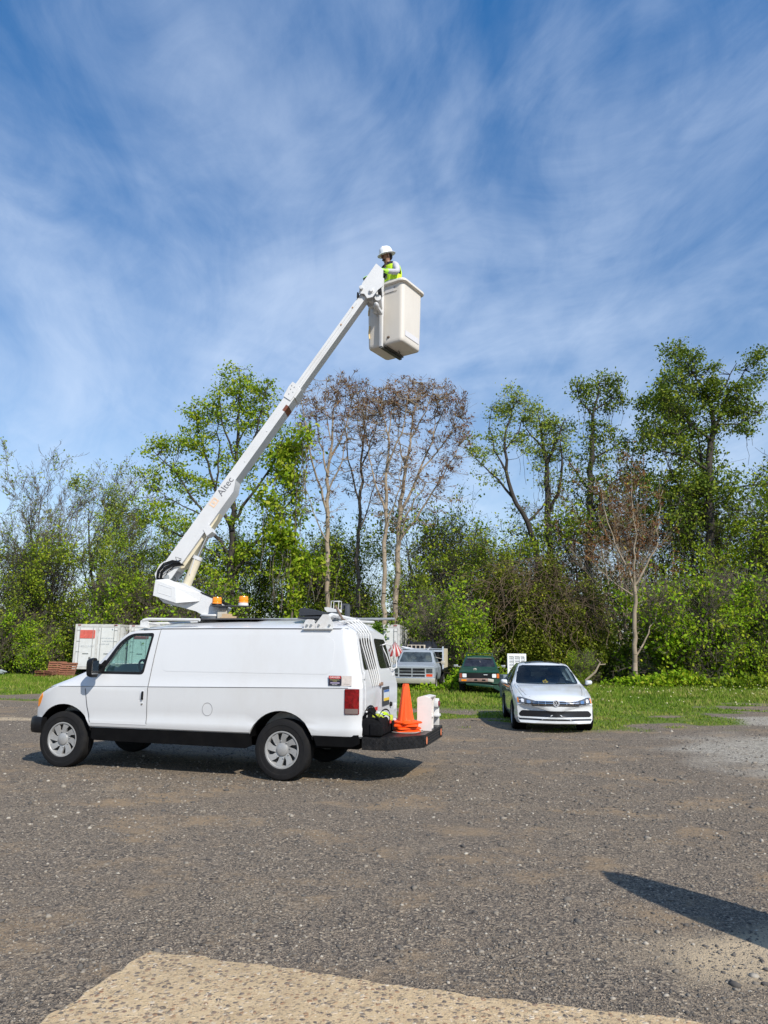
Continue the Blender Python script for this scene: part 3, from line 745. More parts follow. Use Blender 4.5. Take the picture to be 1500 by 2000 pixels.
drape(VB, rounded([(3.925, 1.035), (3.85, 1.035), (3.825, 0.98), (3.865, 0.87), (3.90, 0.82), (3.92, 0.83)], 0.02), 'Y', 1, 0.006, AMB, 'turn_signal', van, res=0.025, skirt=0.02)
drape(VB, rounded([(3.925, 1.035), (3.85, 1.035), (3.825, 0.98), (3.865, 0.87), (3.90, 0.82), (3.92, 0.83)], 0.02), 'Y', -1, 0.006, AMB, 'turn_signal', van, res=0.025, skirt=0.02)
drape(VB, rounded([(-0.55, 0.74), (0.55, 0.74), (0.55, 0.95), (-0.55, 0.95)], 0.03), 'X', 1, 0.008, BLK, 'grille', van, res=0.1)
for sy in (1, -1):
    drape(VB, rounded([(sy*0.60, 0.75), (sy*0.78, 0.75), (sy*0.78, 0.94), (sy*0.60, 0.94)], 0.02), 'X', 1, 0.01, mat('headlight_lens', (0.5, 0.52, 0.55), 0.08, 0.4), 'headlight', van, res=0.1)
# tail lights wrap the rear corners
tl = MB()
for sy in (1, -1):
    tp = [(-0.80, 1.182), (-0.985, 1.182), (-0.985, 0.865), (-0.80, 0.865)]
    d_ = drape(VB, rounded(tp, 0.012), 'Y', sy, 0.012, REDL, 'tail_light', van, res=0.03, skirt=0.05)
    drape(VB, rounded([(-0.808, 0.935), (-0.975, 0.935), (-0.975, 0.873), (-0.808, 0.873)], 0.008), 'Y', sy, 0.018, mat('clear_lens', (0.17, 0.13, 0.12), 0.15), 'reversing_lens', d_, res=0.03)
    q = MB(); q.prism(rounded([(sy*0.925, 1.182), (sy*0.925, 0.865), (sy*0.80, 0.865), (sy*0.82, 1.182)][::sy], 0.01), 'X', -1.012, -0.985); q.build('rear_lens', REDL, d_)
# rear doors
def rx(y, z):
    h = VB.ray_cast(Vector((-9, y, z)), Vector((1, 0, 0))); return h[0].x if h[0] else -0.9
for sy, nm in ((1, 'left'), (-1, 'right')):
    rp = [(sy*0.008, 0.64), (sy*0.79, 0.64), (sy*0.80, 1.15), (sy*0.71, 1.865), (sy*0.008, 1.885)]
    rd = drape(VB, rp, 'X', -1, 0.006, VANW, 'rear_door', van, res=0.09, skirt=0.02)
    wp = rounded([(sy*0.10, 1.42), (sy*0.74, 1.42), (sy*0.67, 1.835), (sy*0.10, 1.845)], 0.07)
    drape(VB, wp, 'X', -1, 0.011, mat('rear_tinted_glass', (0.006, 0.007, 0.009), 0.12, spec=0.35), 'rear_window', rd, res=0.08, skirt=0.01)
    hg = MB()
    for z in (0.80, 1.30):
        hg = MB(); x_ = rx(sy*0.78, z+.05); hg.box(x_-0.03, x_, sy*0.80-0.02, sy*0.80+0.02, z, z+0.10, 0, 0.006); hg.build('door_hinge', VANW, rd)
lt = MB(); lt.box(-1.045, -1.01, -0.03, 0.05, 1.185, 1.235, 0, 0.008); lt.box(-1.03, -1.01, 0.06, 0.10, 1.19, 1.22, 0); lt.build('door_latch', mat('rusty_latch', (0.24, 0.15, 0.11), 0.7, var=0.3, scale=40), van)
pr = MB(); pr.box(-1.022, -1.012, -0.46, -0.10, 0.90, 1.16, 0); prr = pr.build('plate_recess', mat('recess_grey', (0.035, 0.038, 0.045), 0.5), van)
pr = MB(); pr.box(-1.028, -1.023, -0.43, -0.13, 0.965, 1.115, 0); pr.box(-1.030, -1.0285, -0.43, -0.13, 0.965, 1.005, 1); pr.box(-1.030, -1.0285, -0.43, -0.13, 1.085, 1.115, 2)
pr.build('licence_plate', [mat('plate_white', (0.55, 0.6, 0.62), 0.4), mat('plate_yellow', (0.75, 0.5, 0.03), 0.4), mat('plate_blue', (0.04, 0.12, 0.35), 0.4)], prr)
pr = MB(); pr.T = Matrix.Translation((-1.03, -0.52, 0.90)); pr.lathe([(0, -0.02), (0.03, -0.02), (0.035, 0.01)], 16, 0, 'X'); pr.build('door_knob', BLK, van)
# grab handle loop of white tube
pr = MB(); hx_ = lambda y, z, o: (rx(y, z)-o, y, z)
pr.tube([hx_(-.50, 1.75, .0), hx_(-.54, 1.77, .05), hx_(-.68, 1.76, .08), hx_(-.76, 1.68, .09), hx_(-.80, 1.50, .09), hx_(-.78, 1.42, .08), hx_(-.68, 1.40, .05), hx_(-.62, 1.42, .0)], 0.009)
pr.tube([hx_(-.50, 1.75, .0), hx_(-.52, 1.6, .03), hx_(-.58, 1.45, .03), hx_(-.62, 1.42, .0)], 0.009); pr.build('grab_handle', RACKW, van)
# bundle of white conduit laid over the roof edge and down the left rear door
pr = MB()
for k in range(5):
    y0 = 0.66-0.135*k; y1 = 0.46-0.10*k; bz = 0.08*(1-(y0/.85)**2)
    pr.tube([(-0.60, y0+0.02, 2.02+bz), (-0.72, y0+0.01, 2.01+bz), (-0.80, y0, 1.965+bz*.7), (rx(y0, 1.85)-.028, y0-0.01, 1.89)]+[(rx(y0+(y1-y0)*t_, 1.85-.65*t_)-.019, y0+(y1-y0)*t_, 1.85-.65*t_) for t_ in (.15, .4, .6, .8, 1)], 0.0095, 8)
pr.build('ladder_rod_bundle', RACKW, van)
pr = MB(); pr.tube([(-0.41, 0.30, 2.29), (-0.48, 0.34, 2.20), (-0.56, 0.42, 2.10), (-0.66, 0.5, 2.06)], 0.016); pr.build('strap', mat('brown_strap', (0.16, 0.11, 0.08), 0.9), van)
# roof hardware
pr = MB()
pr.prism([(2.40, 1.97), (2.26, 1.99), (2.28, 2.075), (2.36, 2.085), (2.40, 2.06)], 'Y', 0.78, 0.80)
pr.box(2.26, 2.40, 0.76, 0.86, 1.955, 1.985, 0, 0.006)
pr.tube([(2.36, 0.79, 2.07), (2.28, 0.79, 2.085), (1.45, 0.79, 2.075)], 0.022); pr.tube([(2.33, 0.79, 2.02), (2.33, -0.79, 2.10)], 0.02); pr.tube([(2.36, 0.79, 2.05), (2.1, 0.76, 2.01)], 0.014)
pr.build('front_roof_rack', RACKW, van)
for (x0, x1, tx0, tx1, zt) in ((-0.15, -0.31, -0.18, -0.28, 2.075), (-0.32, -0.57, -0.42, -0.50, 2.145)):
    pr = MB(); pr.prism([(x0, 1.955), (x1, 1.955), (x1, 2.02), (tx1, zt), (tx0, zt), (x0, 2.02)], 'Y', 0.835, 0.85)
    pr.box(x1, x0, 0.83, 0.90, 1.945, 1.958)
    for bx in (x0-0.05, x1+0.05): pr.T = Matrix.Translation((bx, 0.85, 2.0)); pr.lathe([(0, 0.02), (0.016, 0.018), (0.018, 0)], 6, 1, 'Y'); pr.T = Matrix.Identity(4)
    pr.build('roof_rack_bracket', [RACKW, GREYM], van)
pr = MB(); pr.tube([(-0.46, 0.84, 2.10), (-0.46, 0.6, 2.15), (-0.46, -0.8, 2.12)], 0.03); pr.tube([(-0.2, 0.84, 2.06), (-0.2, -0.8, 2.10)], 0.02); pr.tube([(-0.7, 0.7, 2.06), (-0.7, -0.7, 2.10)], 0.02)
pr.build('rack_crossbar', RACKW, van)
# boom cradle
pr = MB(); pr.box(-0.43, -0.31, 0.19, 0.31, 2.08, 2.21, 1, 0.01); pr.prism([(-0.30, 2.205), (-0.47, 2.205), (-0.46, 2.245), (-0.38, 2.25), (-0.30, 2.275), (-0.255, 2.27), (-0.26, 2.24)], 'Y', 0.17, 0.33)
for y in (0.19, 0.31):
    pr.tube([(-0.46, y, 2.24), (-0.465, y, 2.36), (-0.35, y, 2.36), (-0.345, y, 2.25)], 0.006, 6)
pr.tube([(-0.465, 0.19, 2.36), (-0.465, 0.31, 2.36)], 0.006, 6)
pr.build('boom_cradle', [RACKW, GREYM], van)
pr = MB(); pr.tube([(1.9, -0.62, 2.14), (-1.04, -0.70, 2.15)], 0.02); pr.tube([(1.2, -0.3, 2.13), (-0.5, -0.5, 2.15)], 0.014); pr.build('roof_pole', GREYM, van)
pr = MB(); pr.box(-0.45, -0.39, -0.30, -0.20, 2.10, 2.34, 0, 0.015); pr.prism([(-0.33, 2.27), (-0.33, 2.34), (-0.36, 2.36), (-0.44, 2.355), (-0.44, 2.33), (-0.37, 2.33), (-0.36, 2.27)], 'Y', -0.28, -0.2)
pr.build('hose_guide', mat('dark_grey_metal', (0.06, 0.065, 0.075), 0.5), van)
pr = MB(); pr.prism([(2.0, 2.095), (0.7, 2.095), (0.7, 2.115), (2.0, 2.115)], 'Y', -0.45, 0.45); pr.build('roof_deck', mat('deck_dark', (0.05, 0.05, 0.055), 0.7, var=.3), van)
# labels
LB = [mat('sign_red', (0.50, 0.035, 0.03), 0.5), mat('sign_black', (0.02, 0.018, 0.03), 0.5), mat('sign_white', (0.75, 0.74, 0.72), 0.5), mat('faded_sticker', (0.62, 0.55, 0.50), 0.6, var=0.12, scale=40)]
ys = 0.985
wl = MB(); wl.box(-0.745, -0.575, ys+0.004, ys+0.010, 1.222, 1.345, 1); wl.box(-0.742, -0.578, ys+0.0105, ys+0.013, 1.308, 1.342, 0)
wl.box(-0.725, -0.60, ys+0.0105, ys+0.012, 1.247, 1.262, 3); wl.build('warning_sticker', [LB[0], LB[0], LB[2], mat('sign_lilac', (0.35, 0.30, 0.42), 0.5)], van)
bpy.data.objects['warning_sticker'].data.materials[1] = LB[1]
TF = Matrix.Rotation(PI, 4, 'Z') @ Matrix.Rotation(PI/2, 4, 'X')
wsx = bpy.data.objects['warning_sticker']
text('DANGER', 0.034, LB[2], 'sticker_text', wsx, Matrix.Translation((-0.66, ys+0.0135, 1.325)) @ TF, 0.0008)
text('ELECTROCUTION\nHAZARD', 0.0155, mat('sign_yellow', (0.55, 0.5, 0.2), 0.5), 'sticker_text', wsx, Matrix.Translation((-0.66, ys+0.011, 1.285)) @ TF, 0.0006)
text('KEEP AWAY', 0.014, LB[2], 'sticker_text', wsx, Matrix.Translation((-0.66, ys+0.011, 1.232)) @ TF, 0.0006)
wl = MB(); wl.box(-0.885, -0.75, ys-0.004, ys+0.0025, 1.218, 1.345, 0); wl.box(-0.86, -0.78, ys+0.0028, ys+0.0034, 1.24, 1.243, 1); wl.build('faded_sticker', [LB[3], LB[1]], van)
wl = MB(); wl.box(-1.016, -1.0135, 0.16, 0.34, 0.80, 0.86, 1); wl.box(-1.016, -1.0135, 0.40, 0.62, 0.73, 0.76, 3); wl.box(-1.016, -1.0135, 0.40, 0.62, 0.68, 0.71, 3); wl.box(-1.0165, -1.0135, 0.17, 0.33, 0.86, 0.91, 0)
wl.build('rear_door_sticker', [LB[0], LB[2], LB[2], mat('sticker_grey', (0.2, 0.2, 0.21), .5)], van)
# wheels
for sy in (1, -1):
    wheel(van, 3.435, sy*0.835, 0.385, 0.388, 0.245, 0.238, sy, 8)
    wheel(van, 0.068, sy*0.835, 0.385, 0.388, 0.245, 0.238, sy, 8)
ax = MB(); ax.tube([(0.055, -0.75, 0.36), (0.055, 0.75, 0.36)], 0.05); ax.sphere((0.055, 0, 0.36), (0.16, 0.16, 0.15)); ax.tube([(3.47, -0.75, 0.34), (3.47, 0.75, 0.34)], 0.04); ax.tube([(0.055, 0, .36), (2.6, 0, .42)], 0.04); ax.build('axle', SKIRT, van)

# rear work platform of diamond plate
PL = [(-1.02, 0.93), (-1.36, 0.93), (-1.74, 0.46), (-1.74, -0.86), (-1.36, -0.93), (-1.02, -0.93)]
dp = mat('diamond_plate', (0.008, 0.008, 0.009), 0.35, var=0.4, scale=25, dirt=(0.06, 0.05, 0.04), dirt_amt=0.3, spec=.35)
pf = MB(); pf.prism(PL, 'Z', 0.43, 0.59); pf.box(-1.02, -0.9, -0.5, 0.5, 0.46, 0.54)
plat = pf.build('rear_platform', dp, van)
bmps = MB()
def studs(a, b):
    a = Vector(a); b = Vector(b); d = (b-a); n = int(d.length/0.038); nrm = Vector((-d.y, d.x)).normalized()
    cen = Vector((-1.3, 0))
    if nrm.dot((a+b)/2-cen) < 0: nrm = -nrm
    t = d.normalized()
    for i in range(n):
        for j in range(4):
            p = a+d*((i+0.5+0.25*(j % 2))/n); z = 0.452+0.036*j; s = 1 if (i+j) % 2 else -1
            c = Vector((p.x, p.y, z)); u = (Vector((t.x, t.y, 0))+Vector((0, 0, 1))*s).normalized(); w = Vector((nrm.x, nrm.y, 0)); v = u.cross(w)
            bmps.add([c-u*0.016, c+v*0.007, c+u*0.016, c-v*0.007, c+w*0.008], [(0, 1, 4), (1, 2, 4), (2, 3, 4), (3, 0, 4)])
for a, b in zip(PL[:3], PL[1:4]): studs(a, b)
bmps.build('tread_pattern', dp, plat, flat=True)
for (y, nm) in ((0.36, 'a'), (-0.70, 'b')):
    q = MB(); q.T = Matrix.Translation((-1.742, y, 0.51)) @ Matrix.Diagonal((1, 1, 1.0, 1)); q.lathe([(0.060, -0.008), (0.062, 0.0), (0.05, 0.004), (0, 0.0035)], 24, 0, 'X')
    q.T = Matrix.Translation((-1.742, y, 0.51)) @ Matrix.Diagonal((-1, 1, 1, 1)); q.lathe([(0.055, 0.0), (0.05, 0.008), (0, 0.012)], 24, 1, 'X')
    q.build('marker_light', [BLK, mat('marker_orange', (0.75, 0.22, 0.10), 0.3)], plat)
# light bar bracket at far corner of platform
q = MB()
q.box(-1.70, -1.60, -0.84, -0.80, 0.59, 0.98, 0, 0.01); q.box(-1.72, -1.60, -0.86, -0.70, 0.72, 0.76, 0, 0.01); q.box(-1.70, -1.62, -0.85, -0.72, 0.86, 0.95, 0, 0.01)
lb = q.build('lamp_bracket', RACKW, plat)
q = MB(); q.T = Matrix.Translation((-1.702, -0.785, 0.905)) @ Matrix.Diagonal((-1, 1, 1, 1)); q.lathe([(0.045, 0.0), (0.042, 0.015), (0, 0.022)], 20, 0, 'X'); q.build('stop_lamp', REDL, lb)
# ================================================================== BOOM (parts of the van, modelled in the plane it swings in)
VM = Matrix.Translation((-1.001, 10.607, 0)) @ Matrix.Rotation(R(165.2), 4, 'Z')
BF = Matrix.Translation((-2.46, 11.04, 0)) @ Matrix.Rotation(R(-3), 4, 'Z')
B2V = VM.inverted() @ BF
def bbuild(mb, name, mats, parent, ang=35, M=None):
    o = mb.build(name, mats, parent, ang); o.data.transform(M or B2V); return o
du = Vector((0.550, 0.835)); dn = Vector((0.835, -0.550)); Q0 = Vector((-0.93, 2.98))
def bq(l, w): p = Q0+du*l+dn*w; return (p.x, p.y)
m_ = MB(); m_.prism([bq(0, 0), bq(1.70, 0), bq(1.68, 0.151), bq(1.505, 0.235), bq(0.0, 0.235)], 'Y', -0.125, 0.19)
m_.prism([bq(0.25, 0.236), bq(1.1, 0.236), bq(1.0, 0.262), bq(0.1, 0.285), bq(0.05, 0.236)], 'Y', -0.06, 0.14, 1)
cream = mat('cream_metal', (0.60, 0.54, 0.40), 0.45, var=0.06, dirt=(0.3, 0.25, 0.18), dirt_amt=0.3)
boom = bbuild(m_, 'lower_boom', [BOOMW, cream], van)
m_ = MB(); m_.prism([bq(1.6, 0.002), bq(3.30, 0.002), bq(3.30, 0.152), bq(1.6, 0.152)], 'Y', -0.12, 0.17)
for l in (2.0, 2.6):
    m_.T = Matrix.Translation((bq(l, 0.10)[0], -0.121, bq(l, 0.10)[1])); m_.lathe([(0, -0.006), (0.011, -0.004), (0.012, 0)], 10, 0, 'Y')
m_.T = Matrix.Identity(4)
b2 = bbuild(m_, 'outer_boom_section', BOOMW, van)
m_ = MB(); m_.prism([bq(3.22, -0.012), bq(3.40, -0.035), bq(3.50, -0.03), bq(3.50, 0.075), bq(3.40, 0.13), bq(3.22, 0.13)], 'Y', -0.134, -0.1245)
m_.prism([bq(3.30, -0.006), bq(3.47, -0.006), bq(3.47, 0.165), bq(3.30, 0.165)], 'Y', -0.124, 0.18)
for (l, w) in ((3.30, 0.04), (3.38, 0.02), (3.44, 0.0), (3.44, 0.05), (3.36, 0.08)):
    m_.T = Matrix.Translation((bq(l, w)[0], -0.135, bq(l, w)[1])); m_.lathe([(0, -0.006), (0.009, -0.005), (0.009, 0)], 8, 1, 'Y')
m_.T = Matrix.Identity(4); bbuild(m_, 'boom_collar', [BOOMW, GREYM], b2)
m_ = MB(); m_.prism([bq(3.02, 0.104), bq(3.13, 0.104), bq(3.13, 0.153), bq(3.02, 0.153)], 'Y', -0.1225, 0.171); bbuild(m_, 'rusty_reflector', mat('brown_reflector', (0.16, 0.045, 0.02), 0.5, var=.3, scale=30), b2)
m_ = MB()
m_.prism([bq(3.3, 0.02), bq(5.45, 0.02), bq(5.45, 0.135), bq(3.3, 0.135)], 'Y', -0.095, 0.14)
m_.prism([bq(3.5, 0.045), bq(5.2, 0.045), bq(5.2, 0.062), bq(3.5, 0.062)], 'Y', -0.103, -0.094)
m_.prism([bq(3.5, 0.095), bq(5.0, 0.095), bq(5.0, 0.110), bq(3.5, 0.110)], 'Y', -0.103, -0.094)
for (l, w) in ((4.75, 0.06), (5.1, 0.05)):
    m_.T = Matrix.Translation((bq(l, w)[0], -0.1035, bq(l, w)[1])); m_.lathe([(0.008, -0.005), (0.014, -0.004), (0.014, 0)], 10, 1, 'Y')
m_.T = Matrix.Identity(4)
ub = bbuild(m_, 'inner_boom_section', [BOOMW, mat('rust_spot', (0.35, 0.2, 0.1), 0.8)], van)
# tip head plates
TP = [(2.30, 7.97), (2.42, 7.86), (2.41, 7.56), (2.34, 7.50), (2.245, 7.37), (2.16, 7.35), (2.11, 7.43), (2.01, 7.44), (2.08, 7.63)]
m_ = MB(); m_.prism(TP, 'Y', -0.15, -0.125); m_.prism([(x+0.0, z) for x, z in TP], 'Y', 0.15, 0.175)
m_.prism([(2.30, 7.955), (2.40, 7.855), (2.39, 7.84), (2.29, 7.93)], 'Y', -0.125, 0.15); m_.prism([(2.09, 7.63), (2.29, 7.94), (2.31, 7.93), (2.11, 7.62)], 'Y', -0.125, 0.15)
hd = bbuild(m_, 'boom_tip_head', BOOMW, van)
m_ = MB(); m_.T = Matrix.Translation((2.225, 0.02, 7.475)); m_.lathe([(0, -0.215), (0.028, -0.213), (0.03, -0.18), (0.045, -0.178), (0.047, -0.15), (0.047, 0.0), (0.085, 0.01), (0.085, 0.30), (0, 0.30)], 24, 0, 'Y')
m_.T = Matrix.Translation((2.33, 0.10, 7.40)); m_.lathe([(0, -0.18), (0.055, -0.175), (0.058, 0.2), (0, 0.2)], 20, 0, 'Y')
m_.T = Matrix.Translation((2.06, 0.0, 7.52)); m_.lathe([(0, -0.21), (0.032, -0.205), (0.034, 0.2), (0, 0.2)], 16, 0, 'Y')
m_.T = Matrix.Identity(4); m_.sphere((2.30, 0.02, 7.29), (0.05, 0.11, 0.055)); m_.tube([(2.30, 0.0, 7.29), (2.38, 0.15, 7.22)], 0.035)
bbuild(m_, 'tip_pivot', [BOOMW, GREYM], hd)
m_ = MB(); m_.prism([(2.325, 7.51), (2.39, 7.55), (2.385, 7.47), (2.34, 7.46)], 'Y', -0.135, 0.1); bbuild(m_, 'dark_slot', BLK, hd)
m_ = MB(); m_.prism([(1.985, 7.38), (2.02, 7.40), (2.02, 7.45), (1.99, 7.47)], 'Y', -0.14, 0.1); bbuild(m_, 'rubber_stop', BLK, hd)
# lettering and the faded orange square
RT = Matrix.Translation((*[bq(1.50, 0.085)[0]], -0.1265, bq(1.50, 0.085)[1])) @ Matrix.Rotation(-math.atan2(0.835, 0.55), 4, 'Y') @ Matrix.Rotation(PI/2, 4, 'X')
text('Altec', 0.155, mat('boom_lettering', (0.12, 0.12, 0.13), 0.5), 'boom_lettering', boom, B2V @ RT, 0.0012)
m_ = MB()
org = mat('faded_orange_decal', (0.72, 0.50, 0.34), 0.6, var=0.15, scale=30)
for (a, b, c, d) in ((1.12, 1.26, 0.035, 0.052), (1.12, 1.26, 0.118, 0.135), (1.12, 1.14, 0.052, 0.118), (1.24, 1.26, 0.052, 0.118), (1.17, 1.21, 0.065, 0.105)):
    m_.prism([bq(a, c), bq(b, c), bq(b, d), bq(a, d)], 'Y', -0.128, -0.1252)
bbuild(m_, 'boom_emblem', org, boom)
# lift cylinder
m_ = MB(); m_.tube([(-0.60, -0.01, 2.62), (-0.45, -0.01, 3.06)], 0.068, 20); m_.tube([(-0.46, -0.01, 3.04), (-0.44, -0.01, 3.09)], 0.078, 20, 1); m_.tube([(-0.45, -0.01, 3.06), (-0.285, -0.01, 3.50)], 0.022, 12, 2)
m_.tube([(-0.535, -0.085, 2.80), (-0.47, -0.085, 3.05)], 0.008, 6, 1)
bbuild(m_, 'lift_cylinder', [cream, BOOMW, CHR], van)
m_ = MB(); m_.prism([bq(0.75, 0.20), bq(0.88, 0.20), bq(0.80, 0.34), bq(0.70, 0.31)], 'Y', -0.135, 0.10, 0); bbuild(m_, 'cylinder_bracket', [BOOMW], van)
# elbow, hoses
m_ = MB()
for y0, y1 in ((-0.13, -0.105), (0.16, 0.185)):
    m_.prism([(-0.93, 3.0), (-1.0, 2.95), (-1.07, 2.80), (-1.03, 2.66), (-0.92, 2.62), (-0.80, 2.74), (-0.66, 2.96)], 'Y', y0, y1)
m_.prism([(-1.0, 2.95), (-1.07, 2.80), (-1.03, 2.66), (-1.0, 2.68), (-1.03, 2.80), (-0.98, 2.93)], 'Y', -0.12, 0.18)
m_.T = Matrix.Translation((-0.88, 0.02, 2.75)); m_.lathe([(0, -0.17), (0.045, -0.165), (0.05, 0.17), (0, 0.17)], 18, 1, 'Y')
bbuild(m_, 'boom_elbow', [BOOMW, GREYM], van)
m_ = MB()
for k in range(6):
    o = k*0.018; y = -0.145-0.012*(k % 3)
    m_.tube([(-0.70+o, y+0.02, 2.99-o*0.6), (-0.80, y, 3.01-o), (-0.93+o*0.5, y-0.02, 2.96-o*1.1), (-1.02+o, y, 2.85-o*0.3), (-1.03+o, y, 2.74), (-0.97+o, y+0.03, 2.66)], 0.0085, 6)
m_.tube([(-0.68, -0.14, 3.02), (-0.75, -0.17, 2.92), (-0.86, -0.15, 2.84), (-0.90, -0.14, 2.75)], 0.007, 6); m_.tube([(-0.66, -0.14, 3.03), (-0.74, -0.18, 3.06), (-0.72, -0.16, 2.95), (-0.82, -0.15, 2.86)], 0.006, 6)
bbuild(m_, 'hydraulic_hoses', BLK, van)
# turret arm, cover, pedestal
m_ = MB(); m_.prism([(-0.97, 2.42), (-0.90, 2.36), (-0.39, 2.235), (-0.26, 2.165), (0.0, 2.165), (0.09, 2.29), (0.02, 2.34), (-0.14, 2.43), (-0.33, 2.52), (-0.60, 2.66), (-0.98, 2.72)], 'Y', -0.13, 0.14)
m_.T = Matrix.Translation((-0.14, 0, 0)); m_.lathe([(0.21, 2.155), (0.215, 2.17), (0.21, 2.185), (0.16, 2.19)], 36); m_.T = Matrix.Identity(4)
bbuild(m_, 'turret_arm', BOOMW, van)
m_ = MB(); m_.T = Matrix.Translation((-0.14, 0, 0)); m_.lathe([(0.24, 2.07), (0.24, 2.10), (0.19, 2.11), (0.19, 2.153), (0.0, 2.153)], 36); bbuild(m_, 'turret_pedestal', GREYM, van)
m_ = MB(); f_ = -0.32; g_ = -0.14
vs = [(-0.98, f_, 2.69), (-0.665, f_, 2.575), (-0.64, f_, 2.345), (-1.0, f_, 2.455), (-0.85, g_, 2.725), (-0.31, g_, 2.50), (-0.34, g_, 2.385), (-0.70, g_, 2.36), (-1.0, g_, 2.50), (-0.98, g_, 2.70)]
m_.add(vs, [(0, 3, 2, 1), (1, 2, 6, 5), (0, 1, 5, 4), (2, 3, 8, 7), (2, 7, 6), (0, 9, 8, 3), (0, 4, 9), (4, 5, 6, 7, 8, 9)])
cv = bbuild(m_, 'turret_cover', BOOMW, van, 20)
m_ = MB()
for (x0, x1, z0) in ((-0.92, -0.72, 2.60), (-0.93, -0.74, 2.43)):
    pass
m_.tube([(-0.925, f_-0.001, 2.625), (-0.72, f_-0.001, 2.56), (-0.715, f_-0.001, 2.44), (-0.925, f_-0.001, 2.50), (-0.925, f_-0.001, 2.625)], 0.004, 5)
bbuild(m_, 'cover_panel_line', BOOMW, cv)
m_ = MB(); m_.prism([(-0.32, 2.47), (0.06, 2.33), (0.10, 2.35), (-0.30, 2.50)], 'Y', -0.08, 0.1); m_.tube([(-0.33, -0.13, 2.52), (0.05, -0.13, 2.37)], 0.012, 8); bbuild(m_, 'turret_top_rail', BLK, van)
m_ = MB(); m_.box(-0.12, 0.46, -0.30, -0.14, 2.302, 2.315, 0); m_.box(-0.02, 0.12, -0.24, -0.16, 2.12, 2.30, 1); m_.box(0.0, 0.12, -0.27, -0.23, 2.25, 2.302, 0); bbuild(m_, 'beacon_shelf', [mat('shelf_dark', (0.09, 0.09, 0.095), .5, .6), mat('pale_metal', (0.45, 0.42, 0.36), .6, var=.1)], van)
for a in (-0.045, 0.36):
    m_ = MB(); m_.T = Matrix.Translation((a, -0.22, 0)); m_.lathe([(0.078, 2.316), (0.078, 2.326), (0.070, 2.345 if a < 0 else 2.362), (0, 2.362)], 24); bc = bbuild(m_, 'beacon', RACKW if a > 0 else BLK, van)
    m_ = MB(); m_.T = Matrix.Translation((a, -0.22, 0)); z0 = 2.342 if a < 0 else 2.36
    m_.lathe([(0.072, z0), (0.073, z0+0.02), (0.070, z0+0.025), (0.0725, z0+0.045), (0.069, z0+0.05), (0.071, z0+0.075), (0.062, z0+0.098), (0, z0+0.102)], 28); bbuild(m_, 'beacon_lens', AMB, bc)

# ================================================================== BUCKET
KF = Matrix.Translation((0.147, 11.522, 6.75)) @ Matrix.Rotation(R(-34), 4, 'Z')
K2V = VM.inverted() @ KF
def sq(hx, hy, r, z, n=6):
    out = []
    for (cx, cy, a0) in ((hx-r, hy-r, 0), (-hx+r, hy-r, 90), (-hx+r, -hy+r, 180), (hx-r, -hy+r, 270)):
        for k in range(n+1):
            a = R(a0+90*k/n); out.append(Vector((cx+r*math.cos(a), cy+r*math.sin(a), z)))
    return out
prof = [(0.275, 0.255, .05, 0.0), (0.297, 0.277, .06, 0.012), (0.308, 0.288, .065, 0.035), (0.312, 0.292, .07, 0.08), (0.325, 0.303, .075, 0.6), (0.333, 0.312, .08, 1.06),
        (0.365, 0.345, .09, 1.065), (0.378, 0.358, .10, 1.075), (0.380, 0.360, .10, 1.105), (0.372, 0.352, .095, 1.118), (0.325, 0.305, .08, 1.12), (0.315, 0.295, .07, 1.10), (0.30, 0.28, .065, 0.6), (0.295, 0.275, .06, 0.06)]
kme = loft([sq(p[0]+.045, p[1]+.008, p[2], p[3]) for p in prof], 'bucket'); kme.materials.append(FIBER); shade(kme, 40); kme.transform(K2V)
bucket = link('bucket', kme, van)
m_ = MB(); m_.box(-0.07, -0.005, -0.375, -0.322, -0.04, 0.98, 0, 0.010); m_.box(-0.10, 0.0, -0.36, -0.318, 0.50, 0.95, 0, 0.01)
m_.T = Matrix.Translation((-0.10, -0.38, 0.74)); m_.lathe([(0, -0.16), (0.055, -0.15), (0.055, 0.05), (0, 0.05)], 20, 0, 'Y')
m_.T = Matrix.Translation((-0.13, -0.39, 0.60)); m_.lathe([(0, -0.08), (0.038, -0.07), (0.042, 0.06), (0, 0.06)], 20, 0, 'Y')
m_.T = Matrix.Identity(4); bbuild(m_, 'bucket_post', BOOMW, bucket, M=K2V)
m_ = MB(); m_.box(-0.065, -0.01, -0.37, 0.27, -0.055, -0.012, 0, 0.006); m_.box(0.0, 0.03, -0.30, 0.26, -0.03, -0.008, 0); m_.prism([(-0.36, -0.012), (-0.10, -0.012), (-0.36, -0.06)], 'X', -0.06, -0.015, 1)
m_.tube([(0.02, 0.0, -0.03), (0.09, 0.03, -0.06), (0.12, 0.0, -0.05), (0.11, -0.04, -0.03)], 0.010, 6); bbuild(m_, 'bucket_bracket', [mat('worn_dark_steel', (0.07, 0.068, 0.065), .5, .5, var=.4, scale=20), BOOMW], bucket, M=K2V)
m_ = MB(); m_.prism([(0.02, 0.93), (0.20, 0.93), (0.20, 1.03), (0.02, 1.03)], 'Y', -0.323, -0.320, 0); m_.tube([(0.0, -0.325, 0.925), (0.26, -0.325, 0.925)], 0.003, 5, 1); m_.tube([(0.20, -0.325, 0.99), (0.21, -0.325, 1.01)], 0.004, 5, 1)
bbuild(m_, 'bucket_label', [mat('pale_label', (0.60, 0.57, 0.55), .5), BLK], bucket, M=K2V)
m_ = MB(); m_.box(0.3625, 0.3655, -0.22, 0.22, 0.12, 0.22, 0); bbuild(m_, 'faded_band', mat('faded_grey_band', (0.60, 0.59, 0.60), .5, var=.04), bucket, M=K2V)
